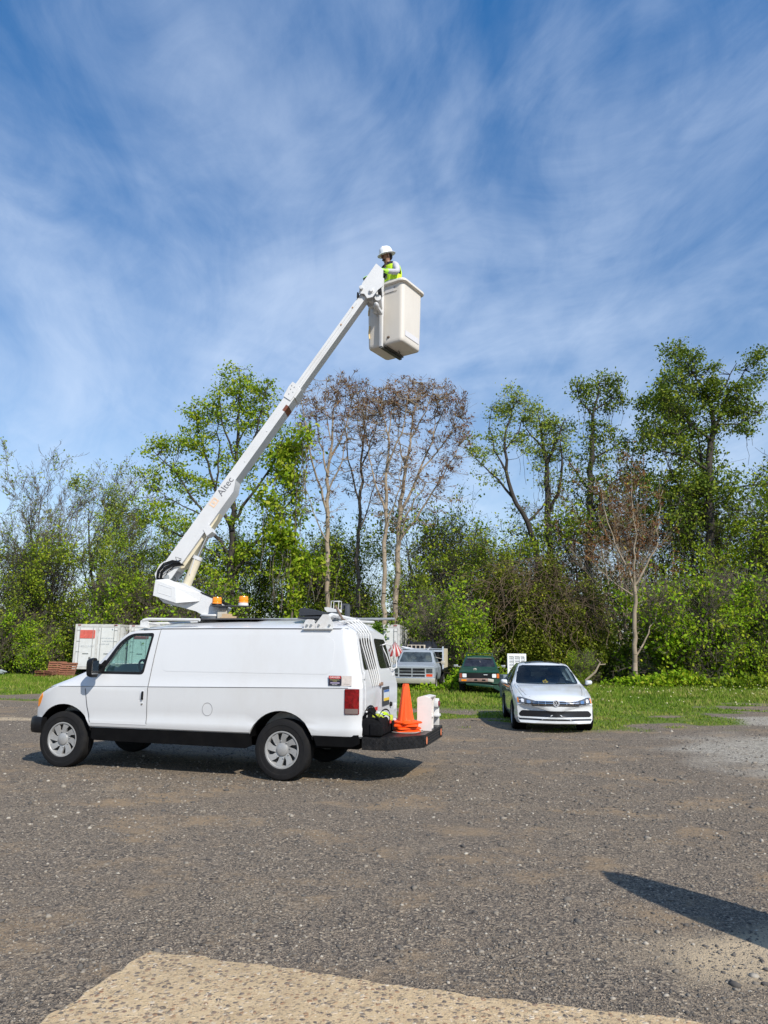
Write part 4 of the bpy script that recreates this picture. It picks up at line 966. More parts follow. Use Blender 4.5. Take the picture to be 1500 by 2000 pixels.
m_ = MB(); FO = mat('peeling_foam', (0.72, 0.55, 0.28), .8, var=.2); m_.tube([(-0.30, -0.318, 0.18), (-0.315, -0.318, 0.30), (-0.30, -0.318, 0.42)], 0.011, 6); bbuild(m_, 'foam_patch', FO, bucket, M=K2V)
m_ = MB(); m_.tube([(-0.33, -0.315, 0.62), (-0.325, -0.32, 0.7), (-0.30, -0.32, 0.76)], 0.010, 6); bbuild(m_, 'foam_patch', FO, bucket, M=K2V)

# ================================================================== PERSON
PF = thing('person', 'person in white hard hat, yellow safety vest and neon gloves standing in the raised bucket', 'person', (0.12, 11.44, 6.83), R(125))
SKIN = mat('skin', (0.23, 0.115, 0.068), 0.55, var=0.08, scale=30)
def skin_mesh(verts, edges, radii, name, lev=2, root=0):
    me = bpy.data.meshes.new(name); me.from_pydata(verts, edges, [])
    o = bpy.data.objects.new(name, me); C.objects.link(o)
    o.modifiers.new('s', 'SKIN'); sb = o.modifiers.new('d', 'SUBSURF'); sb.levels = lev; sb.render_levels = lev
    sv = me.skin_vertices[0].data
    for i, r in enumerate(radii):
        sv[i].radius = r if isinstance(r, tuple) else (r, r)
        sv[i].use_root = (i == root)
    dg = bpy.context.evaluated_depsgraph_get()
    r = bpy.data.meshes.new_from_object(o.evaluated_get(dg)); bpy.data.objects.remove(o); r.name = name
    return r
def sk_add(name, verts, edges, radii, m, parent, lev=2, root=0):
    me = skin_mesh(verts, edges, radii, name, lev, root); me.materials.clear(); me.materials.append(m); shade(me, 180); return link(name, me, parent)
H = {'pel': (0, 0, .96), 'wai': (0, .01, 1.10), 'che': (0, .05, 1.30), 'nb': (0, .085, 1.45), 'nk': (0, .12, 1.505), 'j': (0, .15, 1.555), 'hd': (0, .165, 1.625), 'tp': (0, .155, 1.69),
     'sl': (-.185, .08, 1.40), 'el': (-.30, .12, 1.19), 'wl': (-.21, .31, 1.19), 'sr': (.185, .09, 1.40), 'er': (.27, .27, 1.22), 'wr': (.13, .44, 1.155),
     'hl': (-.10, 0, .90), 'kl': (-.11, .04, .50), 'al': (-.12, 0, .09), 'tl': (-.13, .15, .03), 'hr': (.10, 0, .90), 'kr': (.11, .04, .50), 'ar': (.12, 0, .09), 'tr': (.13, .15, .03)}
ks = list(H); ix = {k: i for i, k in enumerate(ks)}
E_ = [('pel', 'wai'), ('wai', 'che'), ('che', 'nb'), ('nb', 'nk'), ('nk', 'j'), ('j', 'hd'), ('hd', 'tp'), ('nb', 'sl'), ('sl', 'el'), ('el', 'wl'), ('nb', 'sr'), ('sr', 'er'), ('er', 'wr'), ('pel', 'hl'), ('hl', 'kl'), ('kl', 'al'), ('al', 'tl'), ('pel', 'hr'), ('hr', 'kr'), ('kr', 'ar'), ('ar', 'tr')]
RD = dict(pel=(.15, .10), wai=(.13, .09), che=(.15, .10), nb=(.075, .065), nk=.052, j=(.062, .072), hd=(.074, .088), tp=(.07, .078), sl=.055, el=.042, wl=.028, sr=.055, er=.042, wr=.028, hl=.08, kl=.055, al=.04, tl=.035, hr=.08, kr=.055, ar=.04, tr=.035)
sk_add('body', [H[k] for k in ks], [(ix[a], ix[b]) for a, b in E_], [RD[k] for k in ks], SKIN, PF)
sh = ['wai', 'che', 'nb', 'sl', 'el', 'wl', 'sr', 'er', 'wr']; si = {k: i for i, k in enumerate(sh)}
SHIRT = mat('grey_shirt', (0.46, 0.455, 0.50), 0.85, var=0.07, scale=18, bump=0.5, bscale=22)
sk_add('shirt', [H[k] for k in sh], [(si[a], si[b]) for a, b in E_ if a in si and b in si], [dict(wai=(.155, .115), che=(.165, .115), nb=(.085, .075), sl=.068, el=.056, wl=.040, sr=.068, er=.056, wr=.040)[k] for k in sh], SHIRT, PF)
sh = ['wai', 'pel', 'hl', 'kl', 'al', 'hr', 'kr', 'ar']; si = {k: i for i, k in enumerate(sh)}
sk_add('trousers', [H[k] for k in sh], [(si[a], si[b]) for a, b in E_ if a in si and b in si], [dict(wai=(.135, .10), pel=(.165, .115), hl=.095, kl=.07, al=.06, hr=.095, kr=.07, ar=.06)[k] for k in sh], mat('dark_trousers', (0.03, 0.035, 0.05), 0.9), PF, root=1)
for sx in (-1, 1):
    q = MB(); q.sphere((sx*.125, .07, .045), (.05, .14, .05), 14); q.build('boot', mat('boot_leather', (0.08, 0.05, 0.03), 0.6), PF)
# vest: shell round the torso with black yoke, grey front opening, reflective band
HV = mat('hi_vis_yellow', (0.58, 0.85, 0.02), 0.7, bump=0.3, bscale=25); VBk = mat('vest_black', (0.012, 0.012, 0.02), 0.8); RFL = mat('reflective_tape', (0.42, 0.46, 0.44), 0.35)
vz = [(0.90, .185, .14, .0), (0.98, .19, .145, .0), (1.04, .188, .14, .005), (1.08, .187, .138, .01), (1.13, .187, .135, .015), (1.18, .19, .138, .02), (1.24, .195, .14, .03), (1.30, .20, .142, .04), (1.36, .205, .135, .055), (1.40, .205, .125, .065), (1.435, .185, .108, .075), (1.465, .145, .09, .085), (1.48, .09, .075, .09)]
q = MB(); n = 32
vs = []
for (z, a, b, c) in vz:
    for k in range(n):
        t = 2*PI*k/n; cc, ss = math.cos(t), math.sin(t)
        vs.append((a*abs(cc)**.8*(1 if cc > 0 else -1)+0.003*noise.noise((cc*3, ss*3, z*9)), c+b*abs(ss)**.85*(1 if ss > 0 else -1)+0.012*noise.noise((cc*4, ss*4, z*12)), z))
for i in range(len(vz)-1):
    for k in range(n):
        z = (vz[i][0]+vz[i+1][0])/2; t = 2*PI*(k+.5)/n; x = math.cos(t); f = math.sin(t)
        if f > 0 and abs(x) < 0.30*(z-1.12)/0.3+0.02 and z > 1.2 and not (1.24 < z < 1.30): continue         # open neck shows the shirt
        if abs(x) > 0.90 and 1.26 < z < 1.43: continue                                   # arm holes
        mi = 0
        if z > 1.38: mi = 1
        if 1.05 < z < 1.11: mi = 2
        if 1.24 < z < 1.30 and f > 0 and abs(x) < 0.45: mi = 1
        if 1.0 < z < 1.05 or 1.11 < z < 1.14: mi = 0
        a = i*n+k; b = i*n+(k+1) % n; q.add([vs[a], vs[b], vs[b+n], vs[a+n]], [(0, 1, 2, 3)], mi)
vo = q.build('safety_vest', [HV, VBk, RFL], PF, 60)
md = vo.modifiers.new('s', 'SOLIDIFY'); md.thickness = 0.008; md.offset = 1
q = MB(); q.box(-.06, .06, .165, .20, 1.235, 1.285, 0, .01); q.build('chest_strap', VBk, vo)
# helmet
WH = mat('helmet_white', (0.80, 0.82, 0.84), 0.3, coat=0.4)
q = MB(); HM = Matrix.Translation((0, .150, 1.655)) @ Matrix.Rotation(R(-20), 4, 'X'); q.T = HM @ Matrix.Diagonal((0.93, 1.08, 1, 1))
q.lathe([(0.158, -0.012), (0.162, -0.006), (0.150, 0.004), (0.121, 0.012), (0.118, 0.04), (0.112, 0.075), (0.098, 0.106), (0.072, 0.130), (0.036, 0.143), (0, 0.147)], 40)
q.lathe([(0.158, -0.012), (0.115, 0.004), (0.108, 0.03)], 40)
q.T = HM; q.box(-0.010, 0.010, -0.06, 0.06, 0.135, 0.149, 0, 0.005)
q.build('hard_hat', WH, PF, 40)
# face
q = MB(); fz = 1.60
q.sphere((0, .255, fz-0.005), (.014, .026, .022), 10, 0); q.sphere((0, .247, fz+0.02), (.009, .018, .026), 10, 0)
q.build('nose', SKIN, PF, 60)
for s in (-1, 1):
    q = MB(); q.sphere((s*.076, .165, fz+.005), (.012, .022, .034), 10, 0); q.build('ear', SKIN, PF, 60)
    q = MB(); q.sphere((s*.031, .237, fz+.022), (.014, .010, .008), 10, 0); q.build('eye', mat('eye', (0.02, 0.015, 0.012), .3), PF, 60)
    q = MB(); q.sphere((s*.032, .238, fz+.040), (.020, .010, .005), 8, 0); q.build('eyebrow', mat('hair_black', (0.012, 0.009, 0.008), .8), PF, 60)
q = MB(); q.sphere((0, .238, fz-.040), (.024, .012, .007), 10, 0); q.build('mouth', mat('lips', (0.16, 0.06, 0.045), .6), PF, 60)
q = MB(); q.sphere((0, .197, fz-.072), (.040, .035, .010), 14); q.sphere((0, .243, fz-.028), (.022, .006, .003), 8); q.build('beard', mat('hair_black', (0.012, 0.009, 0.008), .8), PF, 60)
q = MB(); q.sphere((0, .135, 1.655), (.083, .092, .055), 16); q.sphere((0, .085, 1.62), (.066, .05, .06), 14); q.build('hair', mat('hair_black', (0.012, 0.009, 0.008), .8), PF, 60)
# gloves with five fingers
GL = mat('glove_neon', (0.42, 0.85, 0.06), 0.7); GB = mat('glove_black', (0.015, 0.015, 0.015), 0.7)
def hand(w, d, up, side, nm):
    w = Vector(w); d = Vector(d).normalized(); up = Vector(up); up = (up-d*up.dot(d)).normalized(); s = d.cross(up)*side
    vs = [w, w+d*.045, w+d*.085]; ed = [(0, 1), (1, 2)]; rd = [(.032, .024), (.042, .02), (.044, .017)]
    for k, (o, ln) in enumerate(((-.033, .062), (-.011, .074), (.011, .070), (.032, .054))):
        b = len(vs); p = w+d*.085+s*o
        vs += [p, p+d*ln*.45-up*.008, p+d*ln*.68-up*ln*.38, p+d*ln*.62-up*ln*.72]; ed += [(2, b), (b, b+1), (b+1, b+2), (b+2, b+3)]; rd += [.0115, .0105, .0098, .0085]
    b = len(vs); p = w+d*.03-s*.038
    vs += [p, p+d*.03-s*.018-up*.012, p+d*.055-s*.010-up*.03]; ed += [(1, b), (b, b+1), (b+1, b+2)]; rd += [.014, .012, .0105]
    g = sk_add('glove', [tuple(v) for v in vs], ed, rd, GL, PF, 2)
    g.data.materials.append(GB)
    for p in g.data.polygons:
        if (Vector(p.center)-w).dot(up) < -0.012: p.material_index = 1
    q = MB(); q.tube([w-d*.05, w+d*.01], [.044, .036], 14); q.build('glove_cuff', GL, g)
    return g
hand(H['wl'], (.05, .10, .03), (-.3, .2, 1), 1, 'l')
hand(H['wr'], (-.05, .10, -.02), (.2, .3, 1), -1, 'r')

# ================================================================== THINGS ON THE VAN
def on_van(name, label, cat, loc, rz=0.0, group=None):
    p = VM @ Vector(loc); return thing(name, label, cat, tuple(p), R(165.2)+rz, group)
PTOP = 0.5905
ORG = mat('cone_orange', (0.88, 0.085, 0.004), 0.42, var=0.06, scale=6, dirt=(0.42, 0.07, 0.02), dirt_amt=0.3, stretch=(3, 3, .6))
q = MB()
pr_ = [sq(.165, .165, .035, 0.0, 4), sq(.172, .172, .04, .006, 4), sq(.172, .172, .04, .022, 4), sq(.160, .160, .05, .030, 4)]
nseg = len(pr_[0])
def circ(r, z):
    out = []
    for v in pr_[0]:
        a = math.atan2(v.y, v.x); out.append(Vector((r*math.cos(a), r*math.sin(a), z)))
    return out
cring = pr_+[circ(.128, .036), circ(.112, .05), circ(.104, .10), circ(.072, .32), (circ(.044, .51)), circ(.038, .525), circ(.028, .525), circ(.034, .50), circ(.095, .10), circ(.10, .0)]
cme = loft(cring, 'cone_body')
cme.materials.append(ORG); shade(cme, 35)
CL = ['bottom orange traffic cone of the stack on the platform, only its wavy base showing', 'second orange cone from the bottom of the platform stack, seen as a base layer',
      'third orange cone from the bottom, its base just under the top cone', 'top orange traffic cone of the stack on the rear platform, whole cone in view']
for k in range(4):
    t = on_van('traffic_cone', CL[k], 'traffic cone', (-1.41+0.006*(k % 2), 0.12+0.008*(k % 3), PTOP+0.036*k), R(28+9*k*(1 if k % 2 else -1)), 'traffic cones stacked on the rear platform')
    o = link('cone_body', cme, t)
    bw = MB()
# tool bag
TB = mat('black_nylon', (0.007, 0.007, 0.008), 0.85, var=0.3, scale=30, bump=0.9, bscale=14, spec=.12)
t = on_van('tool_bag', 'open black tool bag with hi-vis clothing spilling out of it at the rear door', 'bag', (-1.13, 0.60, PTOP))
q = MB(); q.box(-.13, .12, -.33, .34, 0.0, .23, 0, .03); 
for y in (-.26, .27): q.box(-.16, -.145, y-.05, y+.05, .03, .16, 0, .01)
q.box(-.165, .0, .335, .36, .02, .17, 0, .01); q.build('bag_body', TB, t, 50)
q = MB()
for sgn in (1, -1):
    vs = []; fs = []
    for i in range(9):
        a = PI*i/8; 
        for j, s in enumerate((0, .02)): vs.append((-.0+.13*sgn*(.75+s), -.31*math.cos(a), .19+.16*math.sin(a)*(1 if sgn > 0 else .75)+s))
    for i in range(8): fs.append((2*i, 2*i+1, 2*i+3, 2*i+2))
    q.add(vs, fs); q.prism([(-.31*math.cos(PI*i/10), .19+.15*math.sin(PI*i/10)*(1 if sgn > 0 else .4)) for i in range(11)], 'X', .085*sgn, .10*sgn)
q.tube([(-.14, .30, .15), (-.10, .34, .24), (0, .35, .32), (.09, .33, .25), (.12, .30, .18)], .016, 8)
q.build('bag_flap', TB, t, 50)
q = MB(); q.box(-.168, -.16, -.10, -.04, .14, .18); q.build('bag_tag', mat('tag_red', (0.55, 0.05, 0.04), .5), t)
t2 = on_van('safety_clothing', 'crumpled yellow-green hi-vis clothing stuffed in the open tool bag', 'clothing', (-1.14, 0.52, PTOP+.20))
q = MB()
def blob(q, c, r, seed, mi=0, n=16):
    s0 = len(q.v); q.sphere(c, r, n, mi)
    for i in range(s0, len(q.v)):
        v = q.v[i]; d = (v-Vector(c)); q.v[i] = v+d*(0.55*noise.noise((v.x*16+seed, v.y*16, v.z*16)))
blob(q, (0, -.10, .02), (.09, .13, .05), 1, 0, 22); blob(q, (-.06, .02, .0), (.06, .13, .05), 5, 1, 22); blob(q, (-.10, -.14, -.01), (.05, .06, .05), 9, 2, 20); blob(q, (-.02, .17, .02), (.08, .08, .05), 3, 2, 20); blob(q, (.02, -.02, .04), (.06, .05, .04), 7, 1, 20)
q.build('cloth', [HV, RFL, mat('olive_cloth', (0.35, 0.40, 0.03), .8)], t2, 80)
# white cabinet
t = on_van('metal_cabinet', 'small off-white metal box standing upright beside the cones on the platform', 'box', (-1.64, -0.22, PTOP))
q = MB(); q.prism([(.10, 0), (-.05, 0), (-.06, .36), (-.09, .455), (.0, .47), (.10, .44)], 'Y', .17, .20); q.prism([(.10, 0), (-.05, 0), (-.06, .36), (-.09, .455), (.0, .47), (.10, .44)], 'Y', -.20, -.17)
q.box(.085, .10, -.17, .17, 0, .44); q.prism([(.10, .43), (.0, .455), (-.085, .44), (-.09, .455), (0, .47), (.10, .445)], 'Y', -.17, .17); q.box(-.05, .085, -.17, .17, 0.0, .015); q.box(-.06, .085, -.17, .17, .16, .172)
q.prism([(.10, 0.002), (-.10, 0.002), (-.105, .43), (0, .467), (.10, .44)], 'Y', .20, .212)
q.build('cabinet_shell', mat('off_white_enamel', (0.70, 0.655, 0.62), .45, var=.03), t, 30)
t = on_van('water_jug', 'small dark blue jug with white cap between the tool bag and the cones', 'jug', (-1.24, 0.10, PTOP))
q = MB(); q.lathe([(0.06, 0), (0.075, .01), (0.075, .10), (0.05, .13), (0.05, .135), (0, .135)], 24); q.lathe([(0.05, .136), (0.05, .165), (0, .168)], 24, 1); q.tube([(-.07, 0, .05), (-.12, 0, .08), (-.07, 0, .12)], .01, 6, 1)
q.build('jug_body', [mat('dark_blue_plastic', (0.012, 0.018, 0.07), .35), mat('white_plastic', (0.6, 0.6, 0.68), .4)], t)
t = on_van('paper_roll', 'white roll lying behind the orange cones on the platform', 'roll', (-1.42, -0.12, PTOP))
q = MB(); q.tube([(-.16, 0.0, .09), (.17, 0.02, .09)], .035, 16, 0); q.box(-.17, .15, -.03, .03, 0, .055, 1); q.build('roll_body', [mat('white_plastic', (0.6, 0.6, 0.68), .4), mat('dark_blue_plastic', (0.012, 0.018, 0.07), .35)], t)
t = on_van('rope', 'loop of thin grey rope lying under the cones on the platform', 'rope', (-1.42, 0.14, PTOP))
q = MB(); q.tube([(.22*math.cos(a*PI/12)*(1+.1*math.sin(a)), .25*math.sin(a*PI/12), .006) for a in range(25)], .006, 6); q.build('rope_loop', mat('grey_rope', (0.35, 0.33, 0.30), .9), t)
# roof bag
t = on_van('roof_bag', 'black folded tarpaulin bag lying on the rear of the van roof', 'bag', (-0.12, 0.45, 2.10))
q = MB(); q.prism([(.14, .04), (-.20, .05), (-.20, .10), (-.10, .115), (.08, .15), (.13, .14)], 'Y', -.2, .16); q.prism([(.15, 0), (-.18, .0), (-.16, .03), (.15, .025)], 'Y', -.22, .18)
o = q.build('bag_body', mat('tarp_black', (0.03, 0.033, 0.04), .5, bump=.8, bscale=9), t, 25)
t = on_van('wood_offcut', 'short stack of pale wood offcuts lying beside the turret on the roof', 'wood', (1.30, 0.22, 2.10))
q = MB(); q.box(-.10, .12, -.05, .04, 0, .04); q.box(-.04, .09, -.05, .03, .04, .09); q.box(-.16, .02, .045, .09, 0.0, .05); q.build('wood_piece', mat('pale_wood', (0.50, 0.36, 0.22), .8, var=.2, stretch=(2, 20, 20)), t)
# ================================================================== WHITE SEDAN
sed = thing('sedan', 'white sedan parked nose-first towards us with a yellow flower-shaped tag behind the windscreen', 'car', (3.67, 15.46, 0), R(-95.5))
ST = [(0.0, 0.60, 0.66, 0.01, 0.30), (-0.03, 0.68, 0.66, 0.02, 0.34), (-0.12, 0.735, 0.67, 0.03, 0.36), (-0.35, 0.79, 0.70, 0.045, 0.30), (-0.8, 0.875, 0.74, 0.05, 0.16), (-1.22, 0.935, 0.76, 0.045, 0.14), (-1.34, 0.965, 0.755, 0.04, 0.14),
      (-1.7, 1.17, 0.67, 0.05, 0.12), (-2.05, 1.345, 0.60, 0.055, 0.09), (-2.25, 1.385, 0.575, 0.06, 0.04), (-2.7, 1.395, 0.57, 0.065, 0), (-3.2, 1.37, 0.57, 0.06, -0.03), (-3.55, 1.28, 0.60, 0.05, -0.06), (-4.0, 1.06, 0.68, 0.04, -0.08), (-4.15, 1.03, 0.70, 0.03, -0.06), (-4.55, 1.00, 0.66, 0.02, -0.12), (-4.64, 0.85, 0.62, 0.02, -0.16)]
SL = ((0.18, 0.03), (0.35, 0.035), (0.55, 0.02), (0.75, 0.018), (0.9, 0.02))
def sring(x, ins=0.0):
    zt, wt, cr, nb = lerp_table(ST, x)
    f = 1.0
    if x > -0.35: f = 1-0.06*((x+0.35)/0.35)**2
    if x < -4.2: f = 1-0.06*((-4.2-x)/0.44)**2
    zb = 0.17+(0.03 if x > -0.1 else 0)
    zc = min(0.905, zt-0.05)
    return section(x, zb+ins, 0.80*f-ins, zc, 0.835*f-ins, zt-ins, min(wt, .82*f)-ins, cr, nb, 2.6, [(a, b*(1 if x < -0.1 else .6)) for a, b in SL], full=0.83, belt_step=0.012, bulge=0.015)
X = [0, -.01, -.03, -.07, -.12, -.2, -.35, -.5, -.65, -.8, -1.0, -1.22, -1.28, -1.34, -1.45, -1.6, -1.75, -1.9, -2.05, -2.15, -2.25, -2.45, -2.7, -3.0, -3.2, -3.35, -3.55, -3.8, -4.0, -4.08, -4.15, -4.3, -4.45, -4.55, -4.60, -4.64]
sbody = loft([sring(x) for x in X], 'body'); SB = bvh_of(sbody)
cabin = loft([sring(x, 0.045) for x in (-1.38, -1.5, -1.7, -1.9, -2.05, -2.25, -2.7, -3.2, -3.5, -3.8)], 'cabin')
wsp = rounded([(-0.69, 0.975), (0.69, 0.975), (0.575, 1.345), (-0.575, 1.345)], 0.05)
cuts = [cabin, prism_mesh(wsp, 'X', -2.2, -0.5)]
SW = rounded([(-1.50, 0.945), (-2.55, 0.955), (-2.50, 1.31), (-2.10, 1.295)], 0.03); SW2 = rounded([(-2.62, 0.955), (-3.45, 0.97), (-3.38, 1.18), (-3.12, 1.30), (-2.58, 1.31)], 0.03)
for sg in (1, -1): cuts += [prism_mesh(SW, 'Y', sg*0.4, sg*1.2), prism_mesh(SW2, 'Y', sg*0.4, sg*1.2)]
for xa in (-0.90, -3.55):
    for sg in (1, -1): cuts.append(cyl_mesh(xa, 0.335, 0.36, sg*0.58, sg*1.2))
me = cut(sbody, cuts, 'body'); me.materials.clear(); me.materials.append(CARW); shade(me, 30); link('body', me, sed)
q = MB(); q.box(-4.3, -0.25, -0.58, 0.58, 0.18, 0.45)
for xa in (-0.90, -3.55):
    for sg in (1, -1): q.T = Matrix.Translation((xa, 0, 0.335)); q.lathe([(.357, sg*.57), (.357, sg*.82)], 30, 0, 'Y'); q.T = Matrix.Identity(4)
q.build('underbody', SKIRT, sed)
SG = glass_mat('car_window_glass', (0.42, 0.48, 0.50), 0.10)
SGD = glass_mat('car_windscreen_glass', (0.55, 0.66, 0.68), 0.07)
rim_ = drape(SB, rounded([(-0.715, 0.957), (0.715, 0.957), (0.60, 1.362), (-0.60, 1.362)], 0.06), 'X', 1, 0.004, DGL, 'windscreen_surround', sed, res=0.06, holes=[wsp], skirt=0.02)
drape(SB, wsp, 'X', 1, -0.006, SGD, 'windscreen', sed, res=0.08, skirt=0)
for sg in (1, -1):
    drape(SB, SW, 'Y', sg, -0.006, SG, 'side_window', sed, res=0.1, skirt=0); drape(SB, SW2, 'Y', sg, -0.006, SG, 'side_window', sed, res=0.1, skirt=0)
    strip(SB, [(-1.42, 0.30), (-1.42, 0.85), (-1.47, 0.93)], 0.008, 'Y', sg, 0.002, GAPSHADE, 'gap_and_shade_line', sed); strip(SB, [(-2.58, 0.26), (-2.58, 0.94)], 0.008, 'Y', sg, 0.002, GAPSHADE, 'gap_and_shade_line', sed)
    q = MB(); q.tube([(-1.9, sg*.868, .80), (-2.3, sg*.868, .81)], .012, 8); q.build('door_handle', CARW, sed)
    strip(SB, [(-1.50, 0.935), (-3.45, 0.957)], 0.012, 'Y', sg, 0.004, CHR, 'window_trim', sed)
    mm = loft([[(x, sg*(0.97+(y-0.97)*k), 0.985+(z-0.985)*k) for (y, z) in rounded([(0.885, 0.925), (1.03, 0.935), (1.055, 0.99), (1.03, 1.04), (0.90, 1.035)], 0.03)][::sg] for (x, k) in ((-1.60, 0.85), (-1.59, 1.0), (-1.53, 1.0), (-1.48, 0.8), (-1.455, 0.4))], 'mirror')
    mm.materials.append(CARW); shade(mm, 50); mo = link('mirror', mm, sed)
    q = MB(); q.box(-1.60, -1.50, min(sg*.80, sg*.96), max(sg*.80, sg*.96), .915, .945, 0, .01); q.build('mirror_base', BLK, mo)
drape(SB, rounded([(-2.14, -.42), (-2.14, .42), (-2.62, .42), (-2.62, -.42)], .05), 'Z', 1, 0.006, DGL, 'sunroof', sed, res=0.08, far=5)
drape(SB, rounded([(-0.60, 1.02), (0.60, 1.02), (0.50, 1.26), (-0.50, 1.26)], 0.05), 'X', -1, 0.006, DGL, 'rear_window', sed, res=0.1)
for P_ in ([(-1.18, .70), (-0.7, .66), (-0.35, .60), (-0.20, .52)],):
    for sg in (1, -1): strip(SB, [(a, b*sg) for a, b in P_], 0.007, 'Z', 1, 0.002, GAPSHADE, 'gap_and_shade_line', sed)
GBK = mat('grille_black', (0.012, 0.012, 0.014), 0.3)
gr_ = drape(SB, rounded([(-0.50, 0.548), (0.50, 0.548), (0.47, 0.655), (-0.47, 0.655)], 0.01), 'X', 1, 0.006, GBK, 'grille', sed, res=0.05, skirt=.02)
for z in (0.575, 0.612, 0.648): drape(SB, [(-0.48, z-.0045), (0.48, z-.0045), (0.48, z+.0045), (-0.48, z+.0045)], 'X', 1, 0.015, CHR, 'grille_bar', gr_, res=0.05, skirt=.008)
for y in (-.36, -.22, .22, .36): drape(SB, [(y-.004, .565), (y+.004, .565), (y+.004, .65), (y-.004, .65)], 'X', 1, 0.013, CHR, 'grille_bar', gr_, res=0.03, skirt=.006)
HLG = mat('headlight_glass', (0.10, 0.105, 0.115), 0.12, 0.2, var=0.9, scale=26)
for sg in (1, -1):
    hp = rounded([(sg*0.42, 0.568), (sg*0.68, 0.585), (sg*0.775, 0.60), (sg*0.775, 0.715), (sg*0.70, 0.72), (sg*0.42, 0.655)][::sg], 0.015)
    hl = drape(SB, hp, 'X', 1, 0.008, HLG, 'headlight', sed, res=0.035, skirt=.03)
    drape(SB, rounded([(sg*0.52, 0.60), (sg*0.60, 0.605), (sg*0.60, 0.67), (sg*0.52, 0.655)][::sg], 0.02), 'X', 1, 0.013, CHR, 'headlight_reflector', hl, res=0.03, skirt=.004)
    drape(SB, rounded([(sg*0.65, 0.615), (sg*0.71, 0.62), (sg*0.71, 0.69), (sg*0.65, 0.68)][::sg], 0.02), 'X', 1, 0.013, mat('lamp_white', (0.75, 0.76, 0.78), .15), 'headlight_reflector', hl, res=0.03, skirt=.004)
    drape(SB, rounded([(sg*0.755, 0.605), (sg*0.782, 0.608), (sg*0.782, 0.70), (sg*0.755, 0.70)][::sg], 0.006), 'X', 1, 0.013, AMB, 'side_marker', hl, res=0.03, skirt=.01)
drape(SB, rounded([(-0.73, 0.325), (0.73, 0.325), (0.765, 0.375), (0.70, 0.45), (-0.70, 0.45), (-0.765, 0.375)], 0.03), 'X', 1, 0.006, GBK, 'lower_intake', sed, res=0.05)
drape(SB, rounded([(-0.75, 0.255), (0.75, 0.255), (0.765, 0.283), (-0.765, 0.283)], 0.005), 'X', 1, 0.006, GBK, 'lower_lip_gap', sed, res=0.05)
drape(SB, rounded([(-0.75, 0.290), (0.75, 0.290), (0.765, 0.316), (-0.765, 0.316)], 0.005), 'X', 1, 0.016, CARW, 'bumper_lip', sed, res=0.05, skirt=.02)
# round emblem: ring with the letters V over W
bx = SB.ray_cast(Vector((5, 0, 0.612)), Vector((-1, 0, 0)))[0].x+0.016
q = MB(); q.T = Matrix.Translation((bx, 0, 0.612)); q.lathe([(0.066, -.02), (0.068, 0.0), (0.063, .007), (0.054, .007), (0.053, 0.0)], 36, 0, 'X')
q.T = q.T @ Matrix.Translation((0.002, 0, 0))
q.lathe([(0, 0.0), (0.054, 0.0)], 30, 1, 'X')
def bar(a, b, w=.008):
    a = Vector(a); b = Vector(b); d = (b-a).normalized(); n_ = Vector((-d.y, d.x))*w/2
    q.prism([tuple(a+n_), tuple(a-n_), tuple(b-n_), tuple(b+n_)], 'X', 0.001, 0.007)
for s in (1, -1):
    bar((s*.024, .048), (0, .006)); bar((s*.048, .022), (s*.024, -.044)); bar((s*.024, -.044), (0, .002))
em = q.build('emblem', [mat('emblem_silver', (.62, .63, .65), .3, .2), mat('emblem_dark', (0.05, 0.055, 0.07), .3)], gr_, 30)
# interior
q = MB(); q.box(-1.95, -1.42, -.70, .70, .70, .925, 0, .05); q.box(-4.0, -1.5, -.72, .72, .36, .42); q.build('dashboard', mat('cabin_black', (0.02, 0.02, 0.023), .8), sed)
for x, y in ((-2.45, .36), (-2.45, -.36), (-3.4, .36), (-3.4, -.36)):
    q = MB(); q.box(x-.1, x+.42, y-.25, y+.25, .45, .62, 0, .05); q.box(x-.14, x, y-.24, y+.24, .55, 1.08, 0, .05); q.box(x-.12, x-.03, y-.12, y+.12, 1.08, 1.24, 0, .04); q.build('seat', mat('seat_black', (0.035, 0.035, 0.04), .8), sed)
q = MB(); q.T = Matrix.Translation((-2.02, .36, .92)) @ Matrix.Rotation(R(-65), 4, 'Y'); q.tube([(.18*math.cos(a*PI/12), .18*math.sin(a*PI/12), 0) for a in range(25)], .014, 8, cap=False); q.tube([(-.17, 0, 0), (.17, 0, 0)], .012); q.build('steering_wheel', BLK, sed)
q = MB(); q.box(-1.93, -1.90, -.10, .10, 1.24, 1.30, 0, .01); q.build('rear_view_mirror', BLK, sed)
for sg in (1, -1):
    for xa in (-0.90, -3.55): wheel(sed, xa, sg*.77, .315, .318, .205, .215, sg, 10, 'spoke')
p = Matrix.Translation((3.67, 15.46, 0)) @ Matrix.Rotation(R(-95.5), 4, 'Z') @ Vector((-1.56, -.02, .985))
t = thing('yellow_tag', 'yellow flower-shaped tag standing on the sedan dashboard behind its windscreen', 'ornament', tuple(p), R(-95.5))
q = MB(); pl_ = []
for k in range(20): a = 2*PI*k/20; r = .068 if k % 4 < 2 else .048; pl_.append((r*math.cos(a), r*.95*math.sin(a)))
q.prism(pl_, 'X', 0, .012); q.box(.012, .018, -.014, .014, -.02, .03, 1); q.build('tag_petals', [mat('tag_yellow', (0.85, 0.48, 0.02), .5), mat('tag_brown', (0.3, 0.12, 0.02), .5)], t)

